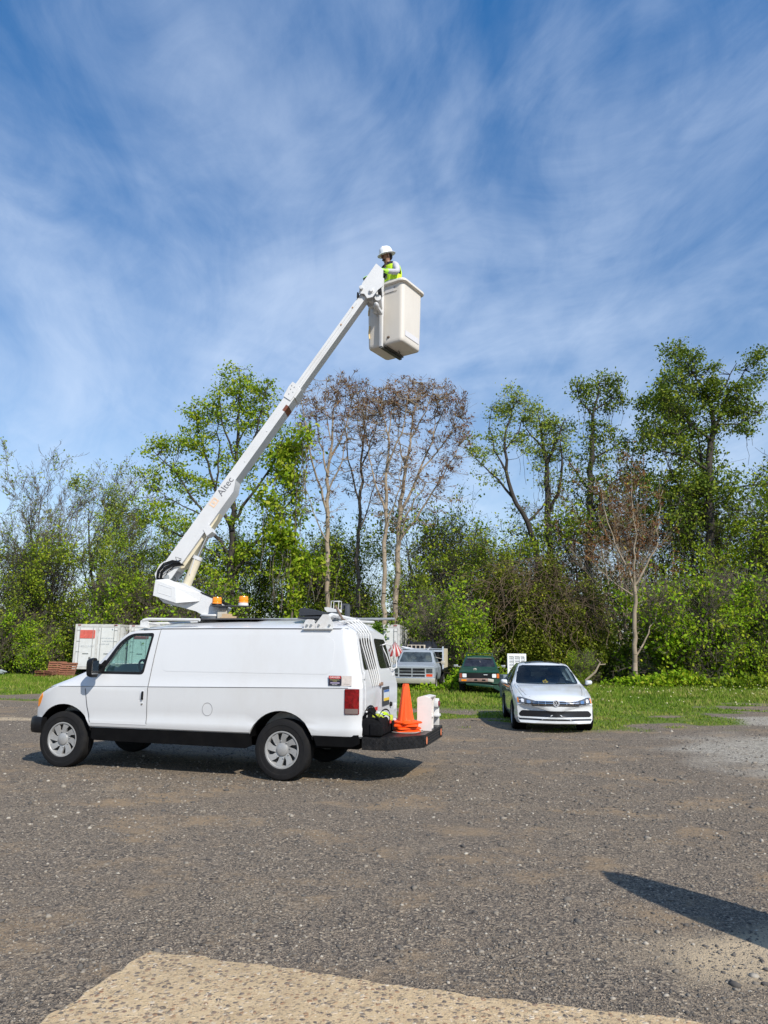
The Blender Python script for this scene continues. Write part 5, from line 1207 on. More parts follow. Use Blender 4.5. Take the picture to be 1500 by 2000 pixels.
# ================================================================== OLD PICKUPS
def truck(name, label, loc, rz, paint, T, low, halfw, zc, L_, arch, cabx, wsz, mats_dark=False):
    t = thing(name, label, 'pickup truck', loc, rz)
    def ring(x):
        zt, wt, cr, nb = lerp_table(T, x)
        return section(x, low, halfw-.05, min(zc, zt-.04), halfw, zt, min(wt, halfw-.03), cr, nb, 3, ((.2, .02), (.5, .03), (.8, .01)), full=halfw, belt_step=.02, bulge=.01)
    xs = sorted({round(a[0], 3) for a in T} | {round(-L_*k/16, 3) for k in range(17)}, reverse=True)
    b = loft([ring(x) for x in xs], 'body'); bv = bvh_of(b)
    cu = []
    for (ax, ar) in arch:
        for sg in (1, -1): cu.append(cyl_mesh(ax, ar[0], ar[1], sg*halfw*.62, sg*1.4, 28))
    me = cut(b, cu, 'body'); me.materials.clear(); me.materials.append(paint); shade(me, 30); link('body', me, t)
    return t, bv
BLU = mat('faded_blue_paint', (0.255, 0.285, 0.315), 0.45, var=0.08, scale=3, dirt=(0.22, 0.22, 0.2), dirt_amt=0.35)
DT = [(0, 1.06, .86, .01, .05), (-.03, 1.09, .86, .02, .05), (-.25, 1.12, .86, .03, .02), (-1.25, 1.19, .85, .03, .02), (-1.42, 1.21, .84, .03, .05), (-1.5, 1.25, .82, .03, .05), (-1.95, 1.70, .68, .04, .05), (-2.1, 1.745, .66, .05, .02), (-2.9, 1.74, .66, .05, 0), (-3.0, 1.70, .66, .04, 0)]
pk, KB = truck('pickup_truck', 'old faded blue pickup with chrome grille and a railed bed piled with junk', (1.25, 30.7, -.06), R(-99), BLU, DT, .46, .98, 1.02, 3.0, [(-.85, (.40, .44))], 0, 0)
OG = mat('dirty_windscreen', (0.035, 0.045, 0.05), 0.12, var=0.9, scale=3, dirt=(0.16, 0.18, 0.15), dirt_amt=0.7)
ws_ = drape(KB, rounded([(-.74, 1.235), (.74, 1.235), (.62, 1.665), (-.62, 1.665)], .06), 'X', 1, .008, OG, 'windscreen', pk, res=.1)
for sg in (1, -1): drape(KB, rounded([(-1.62, 1.22), (-2.75, 1.22), (-2.7, 1.64), (-2.02, 1.64)], .05), 'Y', sg, .006, OG, 'side_window', pk, res=.1)
g = drape(KB, rounded([(-.93, .62), (.93, .62), (.93, 1.03), (-.93, 1.03)], .02), 'X', 1, .01, mat('grille_silver', (0.42, 0.44, 0.45), .35, .3, var=.15), 'grille_frame', pk, res=.2)
for (y0, y1) in ((-.54, -.02), (.02, .54)):
    for (z0, z1) in ((.895, 1.0), (.775, .875), (.645, .735)): drape(KB, [(y0, z0), (y1, z0), (y1, z1), (y0, z1)], 'X', 1, .016, GBK, 'grille_opening', g, res=.15)
for sg in (1, -1):
    h = drape(KB, rounded([(sg*.60, .80), (sg*.86, .80), (sg*.86, .99), (sg*.60, .99)][::sg], .01), 'X', 1, .018, mat('old_headlight', (0.07, 0.08, 0.085), .15, .2, var=.6, scale=30), 'headlight', pk, res=.1)
    drape(KB, rounded([(sg*.60, .66), (sg*.86, .66), (sg*.86, .765), (sg*.60, .765)][::sg], .01), 'X', 1, .018, (mat('turn_red', (0.55, 0.06, 0.015), .2) if sg > 0 else GBK), 'turn_light', pk, res=.1)
q = MB(); q.box(.0, .14, -.99, .99, .38, .60, 0, .02); q.box(.0, .12, -.96, .96, .585, .615, 1, .01); q.build('front_bumper', [mat('bumper_cream', (0.38, 0.36, 0.29), .4, .3, var=.12, scale=5, dirt=(.2, .16, .11), dirt_amt=.4), CHR], pk)
q = MB(); q.box(-3.2, -.2, -.6, .6, .42, .55); q.box(-5.7, -3.0, -.5, .5, .6, .75); q.build('chassis', SKIRT, pk)
for sg in (1, -1):
    wheel(pk, -.85, sg*.86, .37, .375, .23, .21, sg, 8, 'cap', rim_mat=mat('old_rim', (0.35, 0.34, 0.32), .5, .3)); wheel(pk, -4.4, sg*.92, .37, .375, .23, .21, sg, 8, 'cap', rim_mat=mat('old_rim', (0.35, 0.34, 0.32), .5, .3))
    q = MB(); q.box(-1.72, -1.66, min(sg*1.10, sg*1.28), max(sg*1.10, sg*1.28), 1.14, 1.42 if sg < 0 else 1.30, 0, .02); q.tube([(-1.68, sg*.9, 1.2), (-1.68, sg*1.15, 1.25)], .015); q.tube([(-1.68, sg*.85, 1.45), (-1.68, sg*1.15, 1.38)], .012)
    q.build('mirror', mat('mirror_tan', (0.42, 0.38, 0.30), .5, var=.2), pk)
q = MB(); q.box(-5.8, -3.12, -1.12, 1.12, .80, .92, 0, .01)
for y in (-1.10, 1.04): q.box(-3.20, -3.12, y, y+.07, .9, 1.93, 1)
q.box(-3.20, -3.12, -1.05, 1.05, 1.69, 1.76, 1); q.box(-3.2, -3.14, -1.05, 1.05, 1.80, 1.83, 1)
for y in (-.35, .35): q.box(-3.19, -3.14, y-.02, y+.02, .9, 1.7, 1)
for x in (-4.0, -4.9, -5.7):
    for y in (-1.10, 1.06): q.box(x-.04, x+.04, y, y+.04, .9, 1.85, 1)
q.build('flatbed', [BLK, mat('rack_blue_grey', (0.42, 0.47, 0.52), .5, var=.1)], pk)
bm_ = (.56, .48, .34)
for y_, z_ in ((1.10, 1.84), (-1.12, 1.60)): q = MB(); q.box(-5.75, -3.25, y_, y_+.02, .95, z_, 0); q.build('side_board', mat('board_tan', (0.56, 0.48, 0.34), .8, var=.2, scale=3, dirt=(.2, .16, .1), dirt_amt=.5), pk)
PM = Matrix.Translation((1.25, 30.7, -.06)) @ Matrix.Rotation(R(-99), 4, 'Z')
def on_pk(name, label, cat, loc, rz=0): return thing(name, label, cat, tuple(PM @ Vector(loc)), R(-99)+rz)
t = on_pk('junk_heap', 'black sheeting heaped over scrap on the bed of the blue pickup', 'junk', (-4.3, -.05, .93))
q = MB(); blob(q, (0, -.3, .75), (.8, .6, .45), 3, 0, 18); blob(q, (-.1, .35, .82), (.7, .5, .42), 8, 0, 18); blob(q, (0, 0, .35), (1.1, .95, .5), 12, 0, 18); q.tube([(.3, .55, .5), (.2, .58, 1.35)], .03, 6, 0); q.tube([(.3, -.75, .6), (.3, -.62, 1.30), (.3, -.5, 1.36)], .025, 6, 0)
q.build('black_sheeting', mat('sheet_black', (0.012, 0.012, 0.014), .45), t, 60)
t = on_pk('window_unit', 'tan slatted box lying on top of the junk behind the blue pickup cab', 'box', (-3.75, -.22, 1.74))
q = MB(); q.box(-.2, .2, -.42, .42, .05, .26, 0, .01)
for k in range(4): q.box(.2, .215, -.38+.2*k, -.24+.2*k, .08, .23, 1)
q.build('unit_case', [mat('unit_tan', (0.42, 0.36, 0.28), .6, var=.2), BLK], t)
t = on_pk('white_panel', 'white plastic panel lying crosswise over the blue pickup rack', 'panel', (-3.5, -.25, 1.79))
q = MB(); q.prism([(-.65, .10), (-.6, .14), (.1, .02), (.55, -.05), (.7, .12), (.6, -.10), (0, -.05)], 'X', -.1, .2); q.build('panel_sheet', mat('panel_white', (0.7, 0.7, 0.72), .4), t)
# red and white parasol lying to the left of the truck
t = thing('patio_umbrella', 'drooping red and white striped parasol beside the blue pickup cab', 'umbrella', (0.45, 33.4, 0))
q = MB(); 
for k in range(12):
    a0, a1 = PI*k/12-.3, PI*(k+1)/12-.3
    p0 = (0.12, 0, 2.08); vs = [p0, (.12+.62*math.cos(a0)*.9, -.62*math.sin(a0), 1.42-.06*(k % 2)), (.12+.62*math.cos(a1)*.9, -.62*math.sin(a1), 1.42-.06*((k+1) % 2)), (.12+.25*math.cos(a0), -.3*math.sin(a0), 1.78), (.12+.25*math.cos(a1), -.3*math.sin(a1), 1.78)]
    q.add(vs, [(0, 3, 4), (3, 1, 2, 4)], k % 2)
uo = q.build('canopy', [mat('canopy_red', (0.42, 0.05, 0.045), .8, translucent=.25), mat('canopy_white', (0.62, 0.56, 0.53), .8, translucent=.25)], t, 60)
md = uo.modifiers.new('s', 'SOLIDIFY'); md.thickness = .006
q = MB(); q.tube([(.15, 0, 0), (.12, 0, 2.12)], .02, 8); q.build('pole', GREYM, t)
# green pickup
GRN = mat('green_paint', (0.009, 0.050, 0.030), 0.3, var=0.15, scale=4, dirt=(0.07, 0.09, 0.07), dirt_amt=0.4)
GT = [(0, .86, .76, .01, .04), (-.04, .89, .76, .02, .04), (-.3, .93, .76, .025, .02), (-1.05, 1.00, .75, .03, .03), (-1.2, 1.03, .73, .03, .05), (-1.7, 1.40, .60, .04, .05), (-1.85, 1.44, .58, .05, .02), (-2.55, 1.45, .58, .05, 0), (-2.62, 1.42, .58, .04, 0), (-2.75, 1.0, .74, .02, 0), (-2.8, .98, .76, .02, 0), (-4.3, .98, .76, .01, 0)]
gt, GB_ = truck('green_pickup', 'small green pickup with a roof spoiler and a damaged hanging front bumper', (3.82, 28.7, 0), R(-98), GRN, GT, .42, .80, .86, 4.3, [(-.72, (.37, .40)), (-3.3, (.37, .40))], 0, 0)
GW = mat('dark_windscreen', (0.016, 0.016, 0.02), 0.08, var=.8, scale=4, dirt=(0.06, 0.07, .06), dirt_amt=.6)
w_ = drape(GB_, rounded([(-.66, 1.05), (.66, 1.05), (.55, 1.375), (-.55, 1.375)], .04), 'X', 1, .008, GW, 'windscreen', gt, res=.1)
q = MB(); q.tube([(-1.24, .02, 1.06), (-1.30, .52, 1.07)], .010, 5); q.tube([(-1.24, .08, 1.07), (-1.48, .02, 1.28)], .008, 5); q.box(-1.63, -1.60, -.5, .5, 1.385, 1.40); q.build('wiper', mat('wiper_grey', (.3, .28, .26), .6), w_)
for sg in (1, -1): drape(GB_, rounded([(-1.35, 1.02), (-2.4, 1.02), (-2.35, 1.36), (-1.75, 1.36)], .04), 'Y', sg, .006, GW, 'side_window', gt, res=.1)
g = drape(GB_, rounded([(-.78, .63), (.78, .63), (.78, .83), (-.78, .83)], .01), 'X', 1, .008, GBK, 'grille', gt, res=.1)
for sg in (1, -1):
    drape(GB_, rounded([(sg*.50, .655), (sg*.66, .655), (sg*.66, .80), (sg*.50, .80)][::sg], .03), 'X', 1, .02, mat('lamp_white', (.75, .76, .78), .15), 'headlight', gt, res=.05)
    drape(GB_, rounded([(sg*.68, .64), (sg*.775, .64), (sg*.775, .81), (sg*.68, .81)][::sg], .01), 'X', 1, .018, mat('indicator_orange', (.62, .15, .03) if sg > 0 else (.30, .06, .03), .3), 'indicator', gt, res=.05) if sg > 0 else drape(GB_, rounded([(-.775, .64), (-.68, .64), (-.68, .81), (-.775, .81)], .01), 'X', 1, .018, mat('indicator_dull', (.26, .06, .03), .4), 'indicator', gt, res=.05)
    wheel(gt, -.72, sg*.70, .345, .35, .21, .19, sg, 6, 'spoke', rim_mat=BLK); wheel(gt, -3.3, sg*.70, .345, .35, .21, .19, sg, 6, 'spoke', rim_mat=BLK)
    q = MB(); q.box(-1.45, -1.38, min(sg*.88, sg*1.06), max(sg*.88, sg*1.06), 1.02, 1.12, 0, .02); q.tube([(-1.42, sg*.75, 1.02), (-1.42, sg*.92, 1.05)], .015); q.build('mirror', mat('mirror_grey', (.36, .36, .36), .35, .4), gt)
q = MB(); q.box(.045, .052, .17, .32, .755, .775); q.build('grille_badge', mat('lamp_white', (.75, .76, .78), .15), g)
q = MB(); q.T = Matrix.Translation((-.30, -.17, .955)); q.box(-.02, .02, -.07, .07, 0, .03, 0, .008); q.box(-.03, .03, -.03, .03, .02, .05, 0, .008); q.build('hood_badge', mat('badge_tan', (.55, .52, .42), .4), gt)
RB = mat('rusty_bumper', (0.26, 0.17, 0.14), .5, .3, var=.25, scale=8)
q = MB(); q.box(.02, .12, -.80, .34, .49, .62, 0, .015); q.box(.12, .125, -.20, -.08, .53, .59, 1); q.box(.12, .125, .10, .24, .53, .59, 1); q.box(.118, .126, -.70, -.50, .52, .58, 2); q.T = Matrix.Translation((.07, .44, .55)) @ Matrix.Rotation(R(-8), 4, 'X'); q.box(-.05, .05, -.12, .12, -.06, .06, 3, .02)
q.build('front_bumper', [RB, BLK, AMB, mat('pale_metal', (0.45, 0.42, 0.36), .6)], gt)
q = MB(); q.T = Matrix.Translation((.02, .1, .36)) @ Matrix.Rotation(R(-5), 4, 'X'); q.box(-.03, .04, -.62, .45, -.05, .05, 0, .015); q.prism([(.45, -.05), (.74, -.16), (.72, -.06), (.62, .08), (.45, .05)], 'X', -.03, .04); q.build('bumper_valance', GRN, gt)
q = MB(); q.box(-2.0, -1.85, -.55, .55, 1.57, 1.595, 0, .008)
for sg in (1, -1): q.prism([(-1.85, 1.46), (-2.05, 1.46), (-2.02, 1.59), (-1.90, 1.59)], 'Y', sg*.53, sg*.56)
q.build('roof_spoiler', GRN, gt); q = MB(); q.box(-4.1, -.2, -.55, .55, .34, .46); q.box(-.7, -.1, -.6, .6, .4, .5); q.build('chassis', SKIRT, gt)

# louvred white shutter and grey cabinet beyond the sedan
t = thing('louvred_shutter', 'white louvred panel standing upright on a grey cabinet behind the sedan', 'shutter', (4.81, 26.0, 0.86), R(4))
q = MB(); W2, H2 = .34, .74
q.box(-W2, -W2+.06, -.03, .03, 0, H2); q.box(W2-.06, W2, -.03, .03, 0, H2); q.box(-W2+.06, W2-.06, -.03, .03, 0, .06); q.box(-W2+.06, W2-.06, -.03, .03, H2-.1, H2); q.box(-.11, -.08, -.028, .028, .06, H2-.1); q.box(.11, .14, -.028, .028, .06, H2-.1)
for k in range(11): q.T = Matrix.Translation((0, 0, .09+.05*k)) @ Matrix.Rotation(R(35), 4, 'X'); q.box(-W2+.06, W2-.06, -.022, .022, -.004, .004, 0)
q.T = Matrix.Identity(4); q.build('shutter_frame', mat('shutter_white', (.75, .76, .77), .5), t)
t = thing('grey_cabinet', 'blue-grey metal cabinet behind the sedan carrying the white louvred panel', 'cabinet', (4.62, 26.1, 0), R(4))
q = MB(); q.box(-.36, .5, -.3, .3, 0.08, .86, 0, .01); q.box(-.34, .48, -.31, -.30, .12, .82, 0, .004); q.box(.40, .42, -.33, -.31, .4, .55, 1)
for x in (-.3, .44):
    for y in (-.25, .25): q.box(x-.03, x+.03, y-.03, y+.03, 0, .08, 1)
q.build('cabinet_case', [mat('cabinet_blue_grey', (.16, .19, .22), .5, .2, var=.15), BLK], t)

# ================================================================== BOX TRAILERS
TW = mat('trailer_white', (0.60, 0.60, 0.59), 0.5, var=0.08, scale=1.2, dirt=(0.33, 0.30, 0.25), dirt_amt=0.5)
RIB = mat('trailer_frame', (0.52, 0.51, 0.49), 0.5, var=0.15, scale=5, dirt=(0.25, 0.17, 0.1), dirt_amt=0.6)
def trailer(label, loc, rz, Wd=2.6, z0=.55, z1=2.98, Ln=12, sign=True):
    t = thing('box_trailer', label, 'trailer', loc, rz, 'white box trailers along the tree line')
    q = MB(); h = Wd/2; q.box(-h, h, .02, Ln, z0, z1)
    for k in range(int(Ln/.6)):
        for sg in (1, -1): q.box(sg*h-(.0 if sg > 0 else .012), sg*h+(.012 if sg > 0 else 0), .3+.6*k, .34+.6*k, z0+.1, z1-.1)
    q.build('box_body', TW, t)
    q = MB(); q.box(-h-.02, -h+.10, -.05, .06, z0-.12, z1+.02); q.box(h-.10, h+.02, -.05, .06, z0-.12, z1+.02); q.box(-h+.10, h-.10, -.05, .06, z1-.14, z1+.02); q.box(-h+.10, h-.10, -.05, .06, z0-.12, z0+.02); q.box(-.06, .06, -.045, .03, z0+.02, z1-.14)
    for sx in (1, -1): q.box(sx*h-.02, sx*h+.02, 0.06, Ln, z1-.1, z1+.02); q.box(sx*h-.02, sx*h+.02, 0.06, Ln, z0-.12, z0+.04)
    q.build('door_frame', RIB, t)
    for sg in (-1, 1):
        q = MB(); x0, x1 = (-h+.10, -.06) if sg < 0 else (.06, h-.10); q.box(x0+.01, x1-.01, -.03, .03, z0+.03, z1-.15)
        d = q.build('rear_door', TW, t)
        q = MB()
        for xx in (x0+.18, x1-.18): q.tube([(xx, -.055, z0+.05), (xx, -.055, z1-.18)], .014, 6)
        for zz in (z0+.2, z0+.85, z0+1.45, z1-.35):
            q.box((x0 if sg < 0 else x1-.22), (x0+.22 if sg < 0 else x1), -.045, -.03, zz, zz+.035)
        q.box((x0+x1)/2-.15, (x0+x1)/2+.2, -.06, -.045, z0+.75, z0+.79); q.build('locking_bar', mat('bar_grey', (.34, .34, .33), .5, .4), d)
    for sg in (-1, 1):
        q = MB(); q.box(sg*(h-.22)-.09, sg*(h-.22)+.09, -.07, -.05, z1-.06, z1-.01); q.build('clearance_light', mat('dull_red_lens', (.22, .02, .02), .3), t)
    q = MB(); q.box(-.5, .5, .3, Ln-.5, z0-.35, z0-.12); q.box(-h+.1, h-.1, .0, .12, z0-.42, z0-.34)
    q.build('underframe', SKIRT, t)
    for yy in (1.2, 2.4):
        for sg in (1, -1):
            q = MB(); q.T = Matrix.Translation((sg*(h-.25), yy, .28)); q.lathe([(.1, -.12), (.30, -.12), (.32, -.08), (.32, .08), (.30, .12), (.1, .12)], 24, 0, 'X'); q.build('wheel', RUB, t)
    return t
def Fx(M): return M
t = trailer('white box trailer with a bright red sign on its rear door, nearest the wooden pallets', (-16.62, 42, 0), R(-3))
q = MB(); q.prism(rounded([(-1.03, 2.18), (-.12, 2.18), (-.12, 2.66), (-1.03, 2.66)], .06), 'Y', -.05, -.033); o = q.build('red_sign', mat('faded_red_sign', (.55, .10, .075), .6, var=.2, scale=9, dirt=(.5, .2, .15), dirt_amt=.5), t)
TY = Matrix.Rotation(PI/2, 4, 'X'); TXT = mat('faded_lettering', (.38, .40, .42), .6)
text('1-800-223-000', .15, TXT, 'trailer_lettering', t, Matrix.Translation((-.60, -.034, 1.72)) @ TY, .001)
q = MB(); rl = random.Random(4)
for row, (xa, xb) in enumerate(((.20, 1.02), (.32, .95), (.20, .75))):
    x = xa
    while x < xb: w_ = rl.uniform(.03, .07); q.box(x, x+w_, -.036, -.0335, 2.16-.17*row, 2.16-.17*row+rl.uniform(.05, .08)); x += w_+rl.uniform(.012, .05)
q.build('faded_marking', TXT, t)
q = MB(); q.box(-.42, -.22, -.036, -.031, 1.0, 1.05); q.box(-.40, -.30, -.036, -.031, 1.06, 1.12); q.build('small_decal', mat('decal_dark', (.1, .1, .1), .6), t)
t = trailer('white box trailer half hidden behind the van cab, between the other two trailers', (-13.75, 42.8, 0), R(-2))
q = MB(); q.prism(rounded([(-1.03, 2.18), (-.12, 2.18), (-.12, 2.66), (-1.03, 2.66)], .06), 'Y', -.05, -.033); q.build('red_sign', mat('dark_red_sign', (.25, .07, .06), .6), t)
t = trailer('weathered white box trailer with green ivy hanging down it, behind the van rear doors', (-.42, 38, 0), R(-6), Ln=8)
for a in range(0): pass
# ivy on that trailer
def leaf_mesh(name, Pp, Dd, size, seed, m, droop=0.0, asp=0.5):
    rg = np.random.default_rng(seed); n = len(Pp)
    U = rg.normal(size=(n, 3)); U[:, 2] -= droop; U /= np.linalg.norm(U, axis=1)[:, None]
    Rr = rg.normal(size=(n, 3)); V = np.cross(U, Rr); V /= (np.linalg.norm(V, axis=1)[:, None]+1e-9)
    s = (size*rg.uniform(.5, 1.6, n))[:, None]
    v0 = Pp; v1 = Pp+U*s*.5+V*s*asp*.5; v2 = Pp+U*s; v3 = Pp+U*s*.5-V*s*asp*.5
    VV = np.stack([v0, v1, v2, v3], 1).reshape(-1, 3)
    me = bpy.data.meshes.new(name); me.vertices.add(4*n); me.vertices.foreach_set('co', VV.ravel())
    me.loops.add(4*n); me.loops.foreach_set('vertex_index', np.arange(4*n, dtype=np.int32))
    me.polygons.add(n); me.polygons.foreach_set('loop_start', np.arange(0, 4*n, 4, dtype=np.int32)); me.update()
    t = me.attributes.new('tint', 'FLOAT', 'FACE'); t.data.foreach_set('value', np.clip(rg.beta(2, 2, n) if Dd is None else Dd, 0, 1).astype(np.float32))
    me.materials.append(m); return me
def leafmat(name, ramp, var=.5, scale=.8, tl=.35):
    return mat(name, (0, 0.1, 0), .6, ramp=ramp, var=var, scale=scale, translucent=tl, spec=.12)
LIVY = leafmat('ivy_leaf', [(0, (.05, .11, .012)), (.6, (.12, .22, .02)), (1, (.20, .30, .04))])
rg = np.random.default_rng(11); n = 900
z = rg.uniform(.9, 3.05, n); w = .16+.20*np.clip((z-2.0), 0, 1)
Pv = np.stack([.30+rg.normal(size=n)*w*.6+.08*np.sin(z*4), np.full(n, -.10)+rg.uniform(-.10, .03, n), z], 1)
iv = thing('ivy', 'bright green ivy hanging down the trailer behind the van rear doors', 'climbing plant', (-.42, 38, 0), R(-6))
link('leaves', leaf_mesh('leaves', Pv, None, .13, 2, LIVY, .3, .8), iv)
q = MB(); q.tube([(.28, -.09, .2), (.35, -.09, 1.2), (.25, -.09, 2.2), (.35, -.09, 3.05)], .015, 5); q.build('vine_stem', mat('vine_bark', (.12, .09, .06), .9), iv)

# pallets at the left
PW = mat('pallet_wood', (0.22, 0.085, 0.045), .85, var=.3, scale=6, dirt=(.16, .12, .09), dirt_amt=.5)
def pallet(label, loc, rz, tilt=0):
    t = thing('wooden_pallet', label, 'pallet', loc, rz, 'wooden pallets beside the left trailer', scale=(.8, .8, .72)); t.rotation_euler[0] = tilt
    q = MB()
    for k in range(7): q.box(-.6, .6, -.5+.155*k, -.5+.155*k+.10, .11, .13)
    for k in range(3): q.box(-.6, .6, -.5+.45*k, -.5+.45*k+.10, 0, .02)
    for x in (-.6, -.02, .56): q.box(x, x+.04, -.5, .53, .02, .11)
    q.build('slats', PW, t); return t
pallet('reddish wooden pallet at the bottom of the pile beside the left trailer', (-18.75, 40.6, .03), R(5)); pallet('reddish wooden pallet in the middle of the pile by the left trailer', (-18.65, 40.6, .15), R(-3))
pallet('topmost flat wooden pallet on the pile by the left trailer', (-18.7, 40.55, .27), R(4)); pallet('wooden pallet standing on edge behind the pallet pile', (-18.5, 41.4, .42), R(10), R(75)); pallet('wooden pallet leaning against the left trailer wheels', (-17.7, 41.0, .38), R(-8), R(70))
t = thing('blue_drum', 'small blue container among the brush at the far left', 'drum', (-25.5, 44.5, 0)); q = MB(); q.lathe([(.24, .0), (.26, .05), (.26, .30), (.25, .32), (.26, .34), (.26, .62), (.22, .68), (0, .68)], 24, 0); q.lathe([(.24, .6), (.27, .62), (.27, .72), (0, .74)], 24, 1); q.build('drum_shell', [mat('black_drum', (.02, .02, .02), .5), mat('drum_blue', (.04, .20, .42), .4)], t)
t = thing('plastic_sheet', 'crumpled pale plastic sheet lying in front of the bushes left of the pallets', 'sheet', (-22.8, 43.2, .1)); q = MB(); blob(q, (0, 0, .08), (.45, .2, .14), 4, 0, 16); q.build('sheet_fold', mat('sheet_pale', (.28, .32, .33), .5), t, 60)
# made-up caster out of frame, shaped to throw the long shadow across the gravel
t = thing('shadow_caster', 'unseen parasol-shaped shadow caster added just beyond the right edge of the yard view', 'shadow caster', (3.22, 3.50, 0))
q = MB(); q.T = Matrix.Identity(4); q.lathe([(.02, 2.46), (.07, 2.42), (.15, 2.28), (.22, 2.0), (.27, 1.6), (.30, 1.1), (.28, .75), (.2, .55), (.12, .5)], 16); q.build('caster_cone', mat('caster_canvas', (.3, .25, .18), .9), t); q = MB(); q.tube([(0, 0, 0), (0, 0, 2.5)], .022, 10); q.lathe([(.25, 0), (.26, .05), (.06, .08), (.05, .3), (0, .3)], 24); q.build('pole', GREYM, t)
# ================================================================== TREES
def frusta(S_, nside=5):
    A = np.array([(*s[0], *s[1], s[2], s[3]) for s in S_]); p0 = A[:, 0:3]; p1 = A[:, 3:6]; r0 = A[:, 6]; r1 = A[:, 7]
    d = p1-p0; d /= (np.linalg.norm(d, axis=1)[:, None]+1e-9)
    h = np.where(np.abs(d[:, 2:3]) < .9, np.array([[0, 0, 1.]]), np.array([[1., 0, 0]])); u = np.cross(d, h); u /= np.linalg.norm(u, axis=1)[:, None]; v = np.cross(d, u)
    a = np.arange(nside)*2*PI/nside; n = len(A)
    off = u[:, None, :]*np.cos(a)[None, :, None]+v[:, None, :]*np.sin(a)[None, :, None]
    VV = np.concatenate([p0[:, None]+off*r0[:, None, None], p1[:, None]+off*r1[:, None, None]], 1)
    k = np.arange(nside); k2 = (k+1) % nside
    f = np.stack([k, k2, k2+nside, k+nside], 1); F = (f[None]+(np.arange(n)*2*nside)[:, None, None]).reshape(-1, 4)
    return VV.reshape(-1, 3), F
def seg_mesh(name, S_, m, nside=5):
    VV, F = frusta(S_, nside)
    me = bpy.data.meshes.new(name); me.vertices.add(len(VV)); me.vertices.foreach_set('co', VV.ravel())
    me.loops.add(F.size); me.loops.foreach_set('vertex_index', F.ravel().astype(np.int32)); me.polygons.add(len(F))
    me.polygons.foreach_set('loop_start', np.arange(0, F.size, 4, dtype=np.int32)); me.polygons.foreach_set('use_smooth', [True]*len(F)); me.update()
    me.materials.append(m); return me
def grow_tree(seed, H, K):
    rn = random.Random(seed); segs = []; tips = []
    def rot(d, ang):
        o = d.orthogonal().normalized(); o.rotate(Matrix.Rotation(rn.uniform(0, 2*PI), 3, d)); return (d*math.cos(ang)+o*math.sin(ang)).normalized()
    def br(p, d, ln, r, lv):
        n = 7 if lv == 0 else 5
        for i in range(n):
            f = (i+1)/n
            d = (d+Vector((rn.gauss(0, 1), rn.gauss(0, 1), rn.gauss(0, .6)))*K['gn']*(0.5 if lv == 0 else 1)+Vector((0, 0, K['trop']*(1 if lv else .6)))).normalized()
            q = p+d*(ln/n); r1 = max(.006, r*(1-.6/n*1.35)) if lv else max(.01, K['tr']*H/14*(1-.9*f**1.2))
            segs.append((tuple(p), tuple(q), r, r1)); p = q; r = r1
            if lv < K['lv'] and (lv > 0 or f > K['first']):
                k = K['nch'][lv]; k = int(k)+(rn.random() < k-int(k))
                for _ in range(k):
                    br(q, rot(d, R(rn.uniform(*K['ang']))), ln*K['ratio']*rn.uniform(.6, 1.15)*(1.15-.45*f if lv == 0 else 1), r*.55, lv+1)
            if lv >= K['lv']-K.get('leaflv', 0): tips.append((tuple(q), lv == K['lv'] and i >= 2))
    for s in range(K['stems']):
        a = rn.uniform(0, 2*PI); b = K['lean'] if K['stems'] > 1 else K['lean']*.5
        br(Vector((math.cos(a)*.12*(K['stems'] > 1), math.sin(a)*.12*(K['stems'] > 1), -.1)), Vector((math.cos(a)*b, math.sin(a)*b, 1)).normalized(), H*K['trunk']*rn.uniform(.85, 1.05), K['tr']*H/14, 0)
    T_ = np.array([t[0] for t in tips]); top = np.percentile(T_[:, 2], 99.7); k = H/top
    return segs, T_*k, k
BK = {'w': mat('vine_bark_pale', (.125, .085, .052), .9, var=.35, scale=2), 'g': mat('bark_grey', (.115, .092, .07), .9, var=.3, scale=3), 'd': mat('bark_dark', (.040, .033, .027), .9, var=.3, scale=3), 'p': mat('bark_pale', (.27, .215, .155), .9, var=.25, scale=2.5), 'v': mat('vine_bark2', (.115, .075, .045), .9, var=.35, scale=2)}
LM = {'green': leafmat('leaf_spring_green', [(0, (0.080, 0.150, 0.010)), (.4, (0.207, 0.324, 0.016)), (.75, (0.355, 0.420, 0.031)), (1, (0.420, 0.420, 0.063))]),
      'dense': leafmat('leaf_mid_green', [(0, (0.063, 0.118, 0.010)), (.4, (0.164, 0.251, 0.016)), (.75, (0.340, 0.411, 0.027)), (1, (0.420, 0.420, 0.050))]),
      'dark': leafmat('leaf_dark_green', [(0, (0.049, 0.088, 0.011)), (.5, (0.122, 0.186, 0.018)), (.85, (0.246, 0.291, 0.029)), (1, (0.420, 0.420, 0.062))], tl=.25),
      'pale': leafmat('leaf_pale_green', [(0, (0.120, 0.188, 0.027)), (.5, (0.255, 0.339, 0.046)), (1, (0.420, 0.420, 0.093))]),
      'rust': leafmat('leaf_russet', [(0, (0.066, 0.033, 0.017)), (.5, (0.161, 0.070, 0.030)), (.85, (0.256, 0.130, 0.043)), (1, (0.302, 0.261, 0.067))], tl=.2),
      'brown': leafmat('leaf_olive_brown', [(0, (0.059, 0.066, 0.009)), (.5, (0.141, 0.174, 0.016)), (.8, (0.224, 0.263, 0.023)), (1, (0.389, 0.335, 0.047))], tl=.25),
      'bush': leafmat('leaf_bush_green', [(0, (0.111, 0.210, 0.010)), (.5, (0.249, 0.411, 0.017)), (1, (0.420, 0.420, 0.036))])}
